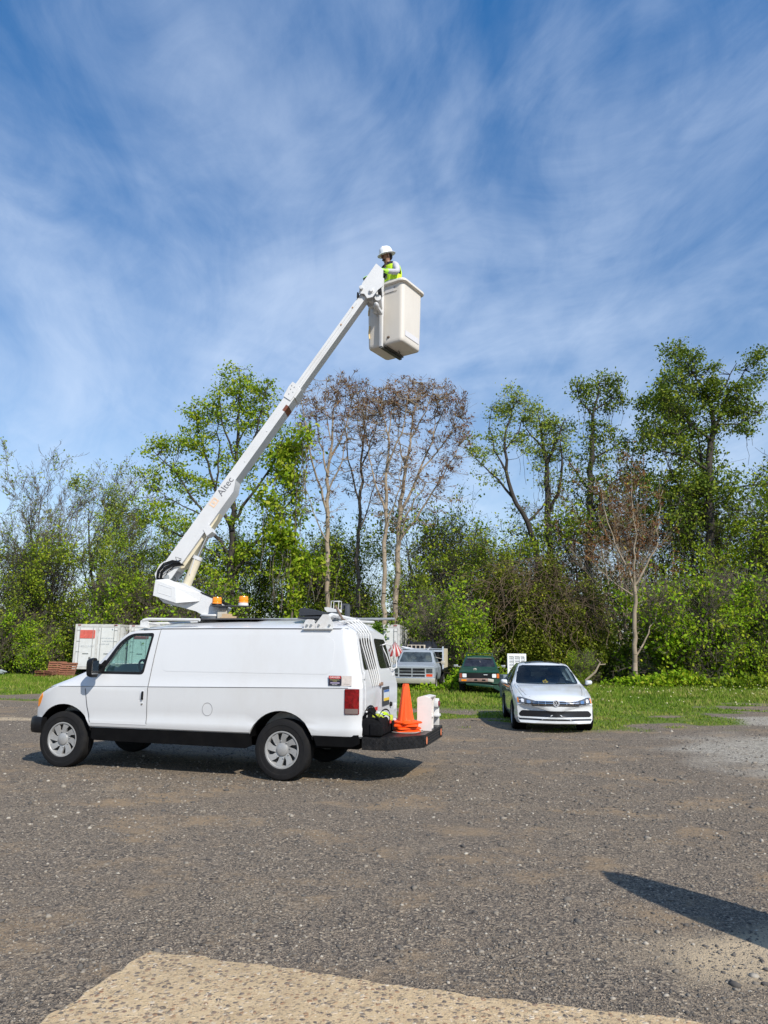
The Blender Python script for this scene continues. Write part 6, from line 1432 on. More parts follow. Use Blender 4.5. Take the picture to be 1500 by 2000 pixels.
KP = {
 'green': dict(stems=3, lean=.16, trunk=.72, first=.22, tr=.15, gn=.10, trop=.07, lv=3, nch=(2.4, 2.0, 1.5), ratio=.46, ang=(22, 52), bark='d', leaf='green', n=12500, rad=.15, size=.155, twig=1),
 'dense': dict(stems=3, lean=.22, trunk=.70, first=.12, tr=.13, gn=.13, trop=.03, lv=3, nch=(2.8, 2.0, 1.5), ratio=.48, ang=(28, 70), bark='d', leaf='dense', n=8500, rad=.22, size=.15, twig=1),
 'sparse': dict(stems=2, lean=.30, trunk=.75, first=.35, tr=.17, gn=.13, trop=.06, lv=3, nch=(2.0, 1.8, 1.5), ratio=.44, ang=(22, 60), bark='d', leaf='pale', n=9500, rad=.24, size=.15, twig=1),
 'bare': dict(stems=2, lean=.16, trunk=.72, first=.25, tr=.12, gn=.11, trop=.06, lv=4, nch=(2.0, 1.6, 1.2, .8), ratio=.46, ang=(20, 50), bark='g', leaf='pale', n=1800, rad=.10, size=.12, twig=1),
 'rust': dict(stems=3, lean=.13, trunk=.60, first=.42, tr=.12, gn=.06, trop=.09, lv=3, nch=(1.5, 1.3, 1.1), ratio=.58, ang=(12, 30), bark='p', leaf='rust', n=4000, rad=.15, size=.19, twig=1, star=1),
 'viny': dict(stems=1, lean=.15, trunk=.86, first=.40, tr=.24, gn=.12, trop=.03, lv=3, nch=(2.2, 1.8, 1.4), ratio=.30, ang=(35, 85), bark='d', leaf='dark', n=9500, rad=.24, size=.16, twig=1, sleeve=1),
 'tall': dict(stems=1, lean=.10, trunk=.78, first=.45, tr=.22, gn=.14, trop=.02, lv=3, nch=(2.2, 1.8, 1.5), ratio=.42, ang=(35, 80), bark='d', leaf='dark', n=11000, rad=.26, size=.17, twig=1, sleeve=.5),
 'vine': dict(stems=1, lean=.05, trunk=.95, first=.3, tr=.10, gn=.05, trop=.03, lv=2, nch=(1.6, 1.2), ratio=.20, ang=(30, 80), bark='g', leaf='green', n=4200, rad=.35, size=.2, sleeve=1),
}
def make_proto(kind, seed, H):
    K = KP[kind]; segs, tips, k = grow_tree(seed, H, K)
    S2 = [(tuple(np.array(a)*k), tuple(np.array(b)*k), r0*k, r1*k) for a, b, r0, r1 in segs]
    rg = np.random.default_rng(seed)
    n = K['n']
    w = tips; idx = rg.integers(0, len(w), n)
    if K.get('star'):
        hi = tips[tips[:, 2] > H*.62]; m_ = n//9; c = hi[rg.permutation(len(hi))[:m_] if len(hi) > m_ else rg.integers(0, len(hi), m_)]+rg.normal(size=(m_, 3))*.12
        Pp = np.repeat(c, 9, 0)+rg.normal(size=(m_*9, 3))*.05; lm = leaf_mesh('leaves', Pp, None, K['size'], seed, LM[K['leaf']], .35, .26)
    else:
        # clumps: keep some branch ends thick with leaves, leave others thin
        cl = np.array([noise.noise((p[0]*.55+seed, p[1]*.55, p[2]*.55)) for p in w]); pr = np.clip(.35+cl*2.2, .04, 2.0); pr /= pr.sum()
        idx = rg.choice(len(w), n, p=pr)
        Pp = w[idx]+rg.normal(size=(n, 3))*K['rad']
        if K.get('sleeve'):
            tr = [s for s in S2 if s[2] > .05]; m_ = int(n*.35*K['sleeve']); q = np.array([(np.array(tr[i][0])+np.array(tr[i][1]))/2 for i in rg.integers(0, len(tr), m_)])
            Pp = np.concatenate([Pp, q+rg.normal(size=(m_, 3))*np.array([.28, .28, .5])])
        lm = leaf_mesh('leaves', Pp, None, K['size'], seed, LM[K['leaf']], .15, .62)
    if K.get('sleeve'):      # hanging vines
        rr = random.Random(seed)
        for _ in range(int(60*K['sleeve'])):
            p = np.array(tips[rr.randrange(len(tips))]); ln = rr.uniform(1.0, 4.0)
            for i in range(5):
                q = p+np.array([rr.gauss(0, .10), rr.gauss(0, .10), -ln/5]); S2.append((tuple(p), tuple(q), .014, .012)); p = q
                if p[2] < .3: break
    return seg_mesh('limbs', S2, BK[K['bark']], 5), lm, H
TREES = [
 (-26.0, 50, 11.7, 'bare', 'thin leafless tree at the far left edge of the tree line'),
 (-23.9, 52, 16.1, 'bare', 'tall bare-twigged grey tree left of the trailers with sky behind it'),
 (-22.7, 54, 15.8, 'bare', 'slender nearly leafless tree just left of the leaning green tree'),
 (-23.4, 47, 6.7, 'dense', 'dark bushy tree low at the left edge'),
 (-21.6, 49, 9.5, 'dense', 'rounded green tree below the bare twigs on the left'),
 (-19.5, 52, 15.6, 'sparse', 'airy half-leafed tree rising above the left trailer'),
 (-16.5, 47, 10.5, 'green', 'yellow-green tree directly above the left trailer roof'),
 (-17.2, 45, 7.4, 'dense', 'low dark green tree close behind the left trailer'),
 (-5.6, 44, 15.2, 'vine', 'slim green sapling with leafy stem right of the boom'),
 (-5.2, 50, 9.9, 'dense', 'green tree low between the pale trunks over the van roof'),
 (-1.3, 50, 10.7, 'dense', 'green tree low behind the russet trees'),
 (3.5, 48, 12.4, 'dense', 'rounded green tree right of the russet trunks'),
 (5.6, 50, 10.8, 'dense', 'green tree low in the gap above the blue pickup'),
 (7.1, 46, 9.6, 'dense', 'green tree low below the leaning trunk'),
 (23.5, 48, 21.8, 'tall', 'dark tree at the right with branches reaching the frame edge'),
 (13.0, 48, 12.3, 'dense', 'green vine-covered tree above the sedan'),
 (18.0, 47, 13.1, 'dense', 'mixed green tree below the tallest dark crown'),
 (-9.6, 49, 10.5, 'green', 'green tree standing behind the lower boom and turret'),
 (-13.5, 49, 9.5, 'dense', 'bushy green tree behind the boom elbow'),
 (-6.5, 49.5, 10.0, 'green', 'green tree filling in behind the beacons'),
 (-3.5, 49, 9.0, 'dense', 'green tree low behind the pale russet trunks'),
 (1.8, 47, 8.5, 'green', 'green tree low behind the fan-shaped russet tree'),
 (14.8, 43, 12.9, 'rust', 'low russet tree behind the forked pale trunk'),
 (20.9, 46, 13.3, 'green', 'green tree low at the right behind the tall trunk'),
 (24.3, 47, 13.1, 'dense', 'green tree low at the right edge'),
 (28.0, 50, 16.4, 'dense', 'green tree just past the right edge of the tree line'),
 (-26.9, 48, 9.6, 'dense', 'green tree just past the left edge of the tree line'),
]
SEEDS = {'bushy': (19, 20, 21), 'green': (1, 2, 3), 'dense': (4, 5, 6), 'sparse': (7, 8), 'bare': (9, 10), 'rust': (11, 12, 13), 'viny': (14, 15), 'tall': (16, 17), 'vine': (18,)}
KP['bushy'] = dict(stems=7, lean=.42, trunk=.72, first=.08, tr=.07, gn=.15, trop=.05, lv=3, nch=(2.6, 2.0, 1.4), ratio=.42, ang=(28, 70), bark='g', leaf='bush', n=7500, rad=.17, size=.145)
PH = {'bushy': 5, 'green': 15, 'dense': 10, 'sparse': 15, 'bare': 13, 'rust': 16, 'viny': 16, 'tall': 19, 'vine': 12}
PRO = {}; cnt = {}
rt = random.Random(5)
for i, (x, y, h, kd, lab) in enumerate(TREES):
    c = cnt.get(kd, 0); cnt[kd] = c+1; sd = SEEDS[kd][c % len(SEEDS[kd])]
    if (kd, sd) not in PRO:
        lmb, lvs, H0 = make_proto(kd, sd, PH[kd])
        t = thing('tree', lab, 'tree', group='trees of the wood edge behind the yard'); link('trunk', lmb, t); link('crown', lvs, t); PRO[(kd, sd)] = t
    else: t = copy_tree(PRO[(kd, sd)])
    t['label'] = lab; s = h/PH[kd]; t.location = (x, y, 0); t.rotation_euler = (0, 0, rt.uniform(0, 6.28)); wv = s*rt.uniform(.92, 1.08)*(1.4 if kd == 'rust' else 1); t.scale = (wv, wv, s)


# trees with a crown shape of their own: trunk and limbs first, then leafy sprays carried on twigs
SHAPED = [
 dict(lab='light green open tree with a trunk leaning left, first tree right of the sky gap', at=(9.98, 46), bark='d', leaf='pale', size=0.15, per=38, sleeve=None, star=0,
  limbs=[[(0.0, -0.1, 0.25), (0.0, 7.83, 0.2), (-0.54, 10.03, 0.17), (-1.5, 11.92, 0.14), (-1.87, 13.49, 0.11), (-1.93, 15.62, 0.08), (-1.36, 17.8, 0.05), (-0.98, 18.9, 0.02)], [(-1.34, 11.57, 0.1), (-2.33, 12.96, 0.07), (-3.33, 14.0, 0.04), (-4.01, 14.89, 0.02)], [(-1.81, 13.32, 0.08), (-2.63, 14.9, 0.05), (-2.95, 16.51, 0.03), (-2.75, 17.78, 0.02)], [(-1.91, 14.91, 0.07), (-0.87, 16.35, 0.05), (-0.31, 17.81, 0.02)], [(-0.54, 10.03, 0.1), (0.51, 11.07, 0.06), (1.05, 12.12, 0.03)]],
  blobs=[(-1.35, 18.16, 1.24, 0.99, 26), (-2.24, 17.24, 0.8, 0.92, 14), (-0.31, 17.81, 0.66, 0.99, 14), (-3.31, 15.25, 0.95, 0.84, 16), (-1.92, 15.98, 0.95, 0.76, 12), (-4.02, 14.0, 0.66, 0.76, 8), (-2.84, 13.13, 0.8, 0.53, 7), (-0.73, 15.28, 0.58, 0.76, 8)]),
 dict(lab='light green feathery tree with a dark ivy-covered trunk, second right of the sky gap', at=(11.12, 47), bark='d', leaf='pale', size=0.15, per=40, sleeve=(0, 3, 260), star=0,
  limbs=[[(0.0, -0.1, 0.3), (0.0, 7.12, 0.24), (-0.04, 9.88, 0.22), (-0.02, 12.34, 0.2), (-0.02, 14.32, 0.14), (-0.31, 16.32, 0.08), (-0.54, 17.98, 0.03)], [(-0.02, 14.32, 0.12), (0.74, 15.96, 0.07), (1.14, 17.25, 0.03)], [(-0.13, 15.22, 0.08), (-1.12, 16.31, 0.05), (-1.63, 17.04, 0.02)], [(0.14, 10.93, 0.12), (0.69, 12.71, 0.1), (0.82, 14.51, 0.06), (0.62, 15.6, 0.04)]],
  blobs=[(-0.38, 17.42, 1.12, 1.01, 26), (1.03, 17.07, 0.89, 1.09, 20), (-0.95, 15.94, 0.97, 0.94, 16), (0.43, 15.23, 1.19, 1.01, 20), (1.1, 14.51, 0.67, 0.94, 10), (-0.33, 13.41, 0.89, 0.86, 9), (0.85, 12.35, 0.6, 0.86, 8)]),
 dict(lab='vine-wrapped tree with a leafy tuft on top, left of the tallest tree', at=(13.12, 46), bark='d', leaf='dark', size=0.16, per=44, sleeve=(0, 3, 380), star=0,
  limbs=[[(0.0, -0.1, 0.325), (0.0, 4.71, 0.26), (0.28, 8.03, 0.24), (0.5, 11.45, 0.22), (0.73, 14.26, 0.18), (0.93, 16.4, 0.13), (1.16, 18.22, 0.08), (1.51, 19.69, 0.03)], [(1.04, 17.31, 0.07), (0.22, 18.39, 0.04), (0.01, 19.12, 0.02)], [(1.14, 17.85, 0.07), (2.33, 18.6, 0.04), (2.93, 18.79, 0.02)], [(0.73, 14.26, 0.1), (1.8, 14.98, 0.07), (2.87, 15.7, 0.04), (3.75, 16.07, 0.02)], [(0.57, 12.15, 0.1), (-0.16, 13.54, 0.06), (-0.63, 14.6, 0.03)], [(0.47, 10.76, 0.1), (1.84, 12.51, 0.07), (3.26, 13.58, 0.03)]],
  blobs=[(0.79, 19.39, 1.02, 0.69, 22), (2.15, 19.89, 0.88, 0.61, 18), (2.48, 18.23, 0.73, 0.99, 18), (0.57, 18.4, 0.66, 0.53, 8), (1.19, 16.77, 0.8, 0.84, 10), (1.84, 15.87, 0.95, 0.92, 12), (0.59, 14.97, 0.8, 0.99, 10), (3.02, 15.35, 1.02, 0.99, 16), (0.15, 12.84, 1.02, 1.14, 14), (1.88, 13.21, 1.31, 1.3, 24), (3.42, 13.23, 1.09, 1.3, 20), (0.39, 10.42, 1.46, 1.53, 30), (2.6, 10.78, 1.61, 1.68, 34), (4.21, 12.18, 1.09, 1.53, 20)]),
 dict(lab='tallest dark tree on the right with a bare upper trunk and wide ragged crown', at=(20.72, 45), bark='d', leaf='dark', size=0.165, per=46, sleeve=(0, 2, 160), star=0,
  limbs=[[(0.0, -0.1, 0.35000000000000003), (0.0, 4.08, 0.28), (0.19, 7.32, 0.26), (0.38, 10.64, 0.24), (0.53, 13.37, 0.22), (0.83, 15.46, 0.19), (1.07, 16.87, 0.15), (0.88, 18.3, 0.11), (0.29, 19.55, 0.07), (-0.3, 20.82, 0.04), (-0.9, 22.22, 0.02)], [(1.0, 16.34, 0.12), (2.05, 17.95, 0.08), (2.85, 19.4, 0.05), (3.82, 20.68, 0.03), (4.84, 21.61, 0.02)], [(0.83, 15.46, 0.1), (-0.45, 16.5, 0.07), (-1.73, 17.56, 0.04), (-2.54, 18.26, 0.02)], [(0.95, 17.94, 0.08), (1.79, 19.03, 0.05), (2.43, 20.49, 0.02)], [(-0.45, 16.43, 0.06), (-1.51, 15.79, 0.04), (-2.53, 15.78, 0.02)], [(1.05, 16.52, 0.08), (2.61, 16.54, 0.05), (3.86, 17.26, 0.02)], [(0.53, 13.37, 0.1), (-0.94, 14.39, 0.07), (-2.59, 14.73, 0.04), (-3.9, 15.41, 0.02)]],
  blobs=[(-1.1, 21.73, 0.86, 0.67, 16), (-0.29, 21.01, 0.86, 0.67, 16), (-1.92, 19.89, 0.79, 0.6, 12), (-0.91, 19.54, 1.07, 0.67, 16), (0.7, 20.47, 0.93, 0.67, 14), (0.24, 18.83, 1.21, 0.82, 24), (1.42, 18.66, 1.21, 0.97, 26), (2.79, 18.68, 1.21, 0.97, 26), (3.55, 17.61, 0.93, 0.97, 18), (1.82, 17.24, 1.43, 0.9, 28), (-0.37, 17.57, 1.21, 0.75, 20), (-2.05, 17.91, 0.93, 0.67, 14), (-2.48, 16.48, 1.0, 0.75, 16), (2.92, 16.19, 0.86, 0.6, 10), (0.21, 16.16, 1.07, 0.6, 12), (4.24, 19.6, 0.64, 0.9, 10), (4.83, 21.54, 0.57, 0.45, 8), (3.85, 21.05, 0.64, 0.45, 8), (-3.22, 15.42, 1.07, 0.97, 20), (-1.58, 14.74, 1.43, 0.97, 24), (-0.39, 12.67, 1.78, 1.27, 34), (-2.11, 11.97, 1.57, 1.49, 34), (1.56, 12.01, 1.21, 1.12, 18)]),
 dict(lab='russet-budded tree beside the boom collar, leftmost of the russet group, with one pale trunk', at=(-3.44, 45), bark='p', leaf='rust', size=0.19, per=9, sleeve=None, star=1,
  limbs=[[(0.0, -0.1, 0.21250000000000002), (0.0, 4.0, 0.17), (-0.13, 7.73, 0.16), (-0.19, 10.39, 0.14), (-0.18, 13.81, 0.1), (-0.01, 16.61, 0.06), (0.34, 19.3, 0.02)], [(-0.19, 10.05, 0.09), (-1.1, 13.11, 0.07), (-1.68, 15.89, 0.04), (-2.1, 18.19, 0.02)], [(-0.19, 12.77, 0.08), (-0.92, 15.19, 0.05), (-1.19, 17.66, 0.02)], [(-0.18, 13.81, 0.08), (0.88, 16.26, 0.05), (1.3, 18.95, 0.02)], [(-0.11, 15.2, 0.05), (-0.57, 17.31, 0.03), (-0.41, 19.11, 0.02)], [(-0.2, 11.74, 0.07), (0.73, 13.81, 0.04), (1.02, 15.91, 0.02)], [(-0.14, 8.39, 0.05), (-1.12, 10.38, 0.03), (-1.71, 12.41, 0.02)]],
  blobs=[(-1.74, 17.66, 0.86, 0.97, 22), (-0.74, 18.39, 0.86, 0.97, 26), (0.45, 18.94, 0.79, 0.82, 26), (1.31, 18.41, 0.71, 0.97, 20), (-0.18, 16.61, 1.21, 0.9, 16), (-1.67, 15.53, 0.71, 0.97, 14), (1.02, 15.91, 0.79, 0.97, 14), (-0.28, 13.8, 1.57, 1.12, 18), (-0.89, 11.74, 1.28, 1.12, 14)]),
 dict(lab='russet-budded tree with a slim dark trunk in the middle of the russet group', at=(-1.61, 47), bark='g', leaf='rust', size=0.19, per=9, sleeve=None, star=1,
  limbs=[[(0.0, -0.1, 0.1875), (0.0, 3.79, 0.15), (-0.14, 8.02, 0.14), (-0.06, 11.5, 0.12), (0.09, 15.09, 0.08), (0.27, 17.67, 0.04), (0.31, 19.35, 0.02)], [(-0.06, 11.5, 0.08), (-0.88, 14.36, 0.05), (-1.22, 17.28, 0.03), (-1.05, 19.52, 0.02)], [(0.04, 14.01, 0.07), (0.92, 16.38, 0.04), (1.25, 18.61, 0.02)], [(-0.09, 9.4, 0.06), (0.63, 11.51, 0.04), (1.22, 14.38, 0.02)], [(0.13, 15.09, 0.05), (-0.3, 17.29, 0.03), (-0.25, 18.97, 0.02)]],
  blobs=[(-0.63, 19.9, 0.82, 0.86, 16), (0.28, 18.97, 0.97, 0.86, 22), (1.25, 18.61, 0.82, 0.86, 20), (-0.22, 17.29, 1.12, 0.94, 16), (1.03, 16.2, 0.82, 1.01, 14), (0.0, 14.37, 1.49, 1.17, 18), (0.38, 12.22, 1.27, 1.17, 12)]),
 dict(lab='russet-budded tree with a straight pale trunk rising over the van rear doors', at=(0.07, 44), bark='p', leaf='rust', size=0.19, per=9, sleeve=None, star=1,
  limbs=[[(0.0, -0.1, 0.2), (0.0, 3.21, 0.16), (-0.01, 6.99, 0.15), (0.03, 10.23, 0.13), (0.13, 13.57, 0.09), (0.27, 15.97, 0.05), (0.45, 18.24, 0.02)], [(0.03, 10.23, 0.08), (-0.82, 12.89, 0.05), (-1.27, 15.27, 0.03), (-1.54, 17.34, 0.02)], [(0.1, 12.9, 0.07), (1.04, 15.29, 0.05), (1.36, 17.37, 0.02)], [(0.21, 14.94, 0.05), (-0.3, 16.66, 0.03), (-0.15, 18.23, 0.02)], [(0.01, 8.92, 0.06), (0.73, 11.23, 0.04), (1.04, 13.58, 0.02)]],
  blobs=[(-0.65, 17.88, 0.84, 0.88, 20), (0.45, 18.06, 0.91, 0.8, 24), (1.52, 17.9, 0.77, 0.8, 22), (0.2, 15.97, 1.19, 0.95, 14), (-1.29, 16.65, 0.63, 0.95, 14), (1.2, 14.95, 0.84, 1.02, 14), (-0.1, 13.23, 1.4, 1.09, 20), (0.24, 11.23, 1.19, 1.09, 12)]),
 dict(lab='wide fan-shaped russet-budded tree forming the right end of the russet group', at=(0.77, 45), bark='p', leaf='rust', size=0.19, per=9, sleeve=None, star=1,
  limbs=[[(0.0, -0.1, 0.2375), (0.0, 3.88, 0.19), (0.11, 7.77, 0.18), (0.29, 10.44, 0.16), (0.61, 13.17, 0.11), (0.93, 15.6, 0.07), (1.27, 17.73, 0.04), (1.54, 19.25, 0.02)], [(0.22, 10.1, 0.11), (1.38, 12.83, 0.08), (2.39, 15.27, 0.05), (3.07, 17.4, 0.03), (3.6, 19.02, 0.02)], [(1.38, 12.83, 0.07), (2.72, 14.57, 0.05), (3.85, 16.34, 0.03), (4.54, 17.59, 0.02)], [(0.61, 13.17, 0.07), (0.12, 15.6, 0.04), (0.25, 17.72, 0.02)], [(0.87, 15.25, 0.06), (1.88, 17.03, 0.04), (2.4, 18.82, 0.02)], [(0.17, 8.43, 0.1), (1.54, 10.45, 0.07), (3.05, 12.85, 0.05), (4.07, 14.94, 0.02)], [(2.39, 15.27, 0.04), (2.56, 17.04, 0.03), (2.98, 18.47, 0.02)], [(0.11, 7.77, 0.09), (0.62, 10.11, 0.06), (1.88, 12.15, 0.03)]],
  blobs=[(0.35, 18.62, 0.86, 0.82, 20), (1.54, 19.0, 0.86, 0.75, 26), (2.57, 18.65, 0.79, 0.82, 24), (3.59, 18.48, 0.71, 0.82, 22), (4.26, 17.05, 0.64, 0.9, 22), (2.9, 16.68, 1.21, 0.97, 18), (1.2, 16.67, 1.21, 0.97, 16), (3.9, 15.28, 0.79, 0.97, 16), (2.55, 14.57, 1.28, 0.97, 18), (1.54, 13.52, 1.57, 1.12, 20), (2.88, 12.5, 1.21, 1.04, 14), (0.88, 11.12, 1.28, 1.04, 12)]),
 dict(lab='broad bright green tree whose fan of branches rises behind the boom', at=(-9.58, 45), bark='d', leaf='green', size=0.165, per=46, sleeve=None, star=0,
  limbs=[[(0.0, -0.1, 0.3), (0.0, 3.78, 0.24), (-0.13, 7.67, 0.22), (-0.2, 11.0, 0.18), (-0.14, 14.44, 0.12), (-0.07, 17.26, 0.07), (-0.21, 20.14, 0.02)], [(-0.13, 8.99, 0.14), (-1.4, 11.67, 0.1), (-2.39, 14.41, 0.06), (-3.23, 17.22, 0.03)], [(-0.11, 7.34, 0.13), (-1.96, 9.97, 0.09), (-3.79, 12.67, 0.05), (-5.58, 14.38, 0.02)], [(-0.2, 11.68, 0.12), (0.8, 14.45, 0.08), (1.54, 16.92, 0.04), (1.98, 18.71, 0.02)], [(-0.17, 13.74, 0.08), (-1.14, 16.18, 0.05), (-1.44, 18.67, 0.02)], [(-0.05, 6.03, 0.12), (1.41, 8.34, 0.09), (2.97, 10.36, 0.06), (4.24, 12.07, 0.02)], [(-0.08, 5.38, 0.1), (-1.77, 6.67, 0.07), (-3.76, 7.3, 0.03)], [(-1.4, 11.67, 0.07), (-1.38, 14.42, 0.05), (-1.87, 17.24, 0.02)], [(-0.2, 9.66, 0.12), (1.26, 11.7, 0.08), (2.51, 13.77, 0.05), (3.13, 15.17, 0.02)], [(-0.1, 7.01, 0.1), (-2.52, 8.3, 0.06), (-4.55, 9.28, 0.03)], [(-0.12, 14.79, 0.06), (0.84, 17.26, 0.03), (1.11, 19.06, 0.02)], [(-1.96, 9.97, 0.06), (-3.32, 10.63, 0.04), (-5.05, 11.63, 0.02)]],
  blobs=[(-0.26, 19.59, 0.86, 0.9, 16), (-1.07, 18.14, 0.93, 0.97, 18), (0.63, 18.16, 1.0, 0.97, 18), (1.66, 18.17, 0.71, 0.97, 14), (-2.04, 17.23, 0.93, 0.82, 16), (-3.02, 16.51, 0.93, 0.82, 16), (-0.31, 16.54, 1.28, 0.97, 20), (1.4, 16.21, 1.21, 1.04, 20), (-3.94, 15.1, 1.0, 0.82, 16), (-2.24, 14.76, 1.21, 0.97, 20), (-5.24, 14.38, 1.0, 0.75, 16), (2.46, 15.16, 0.86, 1.04, 14), (-0.52, 14.09, 1.43, 1.04, 16), (-4.45, 12.66, 1.21, 0.9, 18), (-5.77, 12.48, 0.71, 0.75, 10), (-2.74, 12.0, 1.28, 0.97, 16), (1.2, 13.07, 1.28, 1.04, 18), (3.04, 13.08, 0.79, 1.04, 12), (-5.31, 10.61, 1.21, 1.04, 18), (-3.57, 9.29, 1.43, 1.12, 20), (-0.99, 10.32, 1.28, 1.12, 14), (1.98, 10.35, 1.21, 1.12, 18), (0.78, 7.68, 1.43, 1.27, 26), (-1.81, 7.32, 1.43, 1.27, 26), (3.3, 10.36, 1.21, 1.27, 22), (2.76, 7.37, 1.28, 1.34, 22), (-3.76, 7.3, 1.21, 1.12, 20), (-0.4, 5.38, 1.57, 1.12, 22), (3.91, 12.07, 0.79, 1.12, 14)]),
]
def shaped_tree(i, T):
    rr = random.Random(100+i); S2 = []; sk = []
    for l in T['limbs']:
        yo = rr.uniform(-.1, .1); yd = rr.uniform(-1.6, 1.6) if l is not T['limbs'][0] else 0
        pts = [Vector((x, yo+yd*k/len(l), z)) for k, (x, z, r) in enumerate(l)]
        for k in range(len(l)-1):
            a, b = pts[k], pts[k+1]; p = a; n = max(2, int((b-a).length/.6))
            for j in range(n):
                q = a+(b-a)*(j+1)/n+(Vector((rr.gauss(0, .06), rr.gauss(0, .06), 0)) if j < n-1 else Vector())
                r0 = l[k][2]+(l[k+1][2]-l[k][2])*j/n; r1 = l[k][2]+(l[k+1][2]-l[k][2])*(j+1)/n
                S2.append((tuple(p), tuple(q), r0, r1)); sk.append(q.copy()); p = q
    C_ = []
    A_ = np.array([tuple(p) for p in sk])
    for (x, z, rx_, rz_, n) in T['blobs']:
        for _ in range(int(n*(.95 if not T['star'] else 1.9))):
            while True:
                u = Vector((rr.uniform(-1, 1), rr.uniform(-1, 1), rr.uniform(-1, 1)))
                if u.length < 1: break
            by = rr.gauss(0, .25)
            k_ = 1.0 if not T['star'] else 1.45; c = Vector((x+u.x*rx_*1.15*k_, by+u.y*rx_*1.1, z+u.z*rz_*1.15*k_-(.4 if T['star'] else 0)))
            if not T['star'] or rr.random() < .62 or z > 11: C_.append(c)
            d = A_-np.array(tuple(c)); d[:, 2] *= .7; d[:, 2] += np.where(d[:, 2] > 0, 1.2*d[:, 2], 0)
            p = Vector(A_[int(np.argmin((d**2).sum(1)))]); m_ = (p+c)/2+Vector((rr.gauss(0, .1), rr.gauss(0, .1), -.12*(c-p).length))
            S2.append((tuple(p), tuple(m_), .022, .015)); S2.append((tuple(m_), tuple(c), .015, .007))
            for _k in range(3 if not T['star'] else 5): e = c+Vector((rr.gauss(0, .28), rr.gauss(0, .28), rr.gauss(.05, .2))); S2.append((tuple(m_+(c-m_)*rr.uniform(.3, 1)), tuple(e), .008, .005))
    rg = np.random.default_rng(200+i); Cn = np.array([tuple(c) for c in C_]); cnt_ = rg.integers(int(T['per']*.4), int(T['per']*1.5), len(Cn))
    Pp = np.repeat(Cn, cnt_, 0)+rg.normal(size=(cnt_.sum(), 3))*(np.array([.27, .27, .17]) if not T['star'] else .09)
    if T['sleeve']:
        a, b, n = T['sleeve']; tr = [s for s in S2 if s[2] > .075]; q = np.array([tr[k][0] for k in rg.integers(0, len(tr), n*4)])
        Pp = np.concatenate([Pp, q+rg.normal(size=(n*4, 3))*np.array([.22, .22, .35])])
        for _ in range(int(n*.22)):
            p = Vector(C_[rr.randrange(len(C_))]); ln = rr.uniform(.8, 3.5)
            for k in range(5):
                q_ = p+Vector((rr.gauss(0, .12), rr.gauss(0, .1), -ln/5)); S2.append((tuple(p), tuple(q_), .011, .010)); p = q_
                if p.z < .3: break
    t = thing('tree', T['lab'], 'tree', (T['at'][0], T['at'][1], 0), 0, 'trees of the wood edge behind the yard')
    link('trunk', seg_mesh('limbs', S2, BK[T['bark']], 6), t); link('crown', leaf_mesh('leaves', Pp, None, T['size'], 300+i, LM[T['leaf']], .2, .62 if not T['star'] else .3), t)
for i, T in enumerate(SHAPED): shaped_tree(i, T)

# pale forked tree standing clear in front of the wood
rn = random.Random(21)
t = thing('tree', 'slim pale-barked tree with a forked trunk standing on the grass right of the sedan', 'tree', (12.6, 36.0, 0), 0, 'trees of the wood edge behind the yard')
S_ = []
def limb(pts, r0, r1, twigs=0, lv=0):
    for i in range(len(pts)-1):
        a, b = Vector(pts[i]), Vector(pts[i+1]); n = 4; p = a
        for k in range(n):
            f0 = (i+k/n)/(len(pts)-1); f1 = (i+(k+1)/n)/(len(pts)-1); q = a+(b-a)*(k+1)/n+Vector((rn.gauss(0, .04), rn.gauss(0, .04), 0))*(k < n-1)
            S_.append((tuple(p), tuple(q), r0+(r1-r0)*f0, r0+(r1-r0)*f1)); p = q
            if twigs and rn.random() < twigs:
                d = Vector((rn.gauss(0, 1), rn.gauss(0, 1), rn.uniform(.2, 1.6))).normalized(); ln = rn.uniform(.6, 1.7)
                if lv < 2: limb([q, q+d*ln*.5, q+d*ln+Vector((0, 0, .25))], max(.009, (r0+(r1-r0)*f1)*.3), .005, .35 if lv == 0 else 0, lv+1)
limb([(-.1, 0, -.1), (-.05, 0, 1.6), (.02, 0, 3.2), (.12, 0, 5.0)], .135, .095)
limb([(.12, 0, 5.0), (-.15, .1, 5.9), (-.7, .2, 7.2), (-1.1, .1, 8.6), (-1.3, 0, 10)], .062, .015, .35)
limb([(.12, 0, 5.0), (.2, -.1, 6.4), (.25, -.2, 8.0), (.15, -.2, 9.6), (.3, 0, 11.2)], .062, .012, .4)
limb([(.12, 0, 5.0), (.7, 0, 5.9), (1.35, -.1, 7.0), (1.5, -.2, 8.6), (1.9, 0, 10.0)], .062, .012, .35)
limb([(.05, 0, 4.5), (-.7, 0, 5.0), (-1.6, .1, 5.8), (-2.4, 0, 6.8)], .045, .01, .3)
limb([(.0, 0, 1.5), (.5, 0, 2.3), (1.2, .2, 3.6), (1.9, .3, 5.0)], .05, .012, .3); limb([(.05, 0, 3.9), (.4, 0, 4.2), (.9, 0, 4.3)], .02, .008, .3)
link('trunk', seg_mesh('limbs', S_, BK['p'], 8), t)
tp = np.array([s[1] for s in S_ if s[3] < .02 and s[1][2] > 5.5]); rg = np.random.default_rng(2)
link('crown', leaf_mesh('leaves', np.repeat(tp[rg.integers(0, len(tp), 330)], 5, 0)+rg.normal(size=(1650, 3))*.07, None, .19, 3, LM['rust'], .3, .3), t)

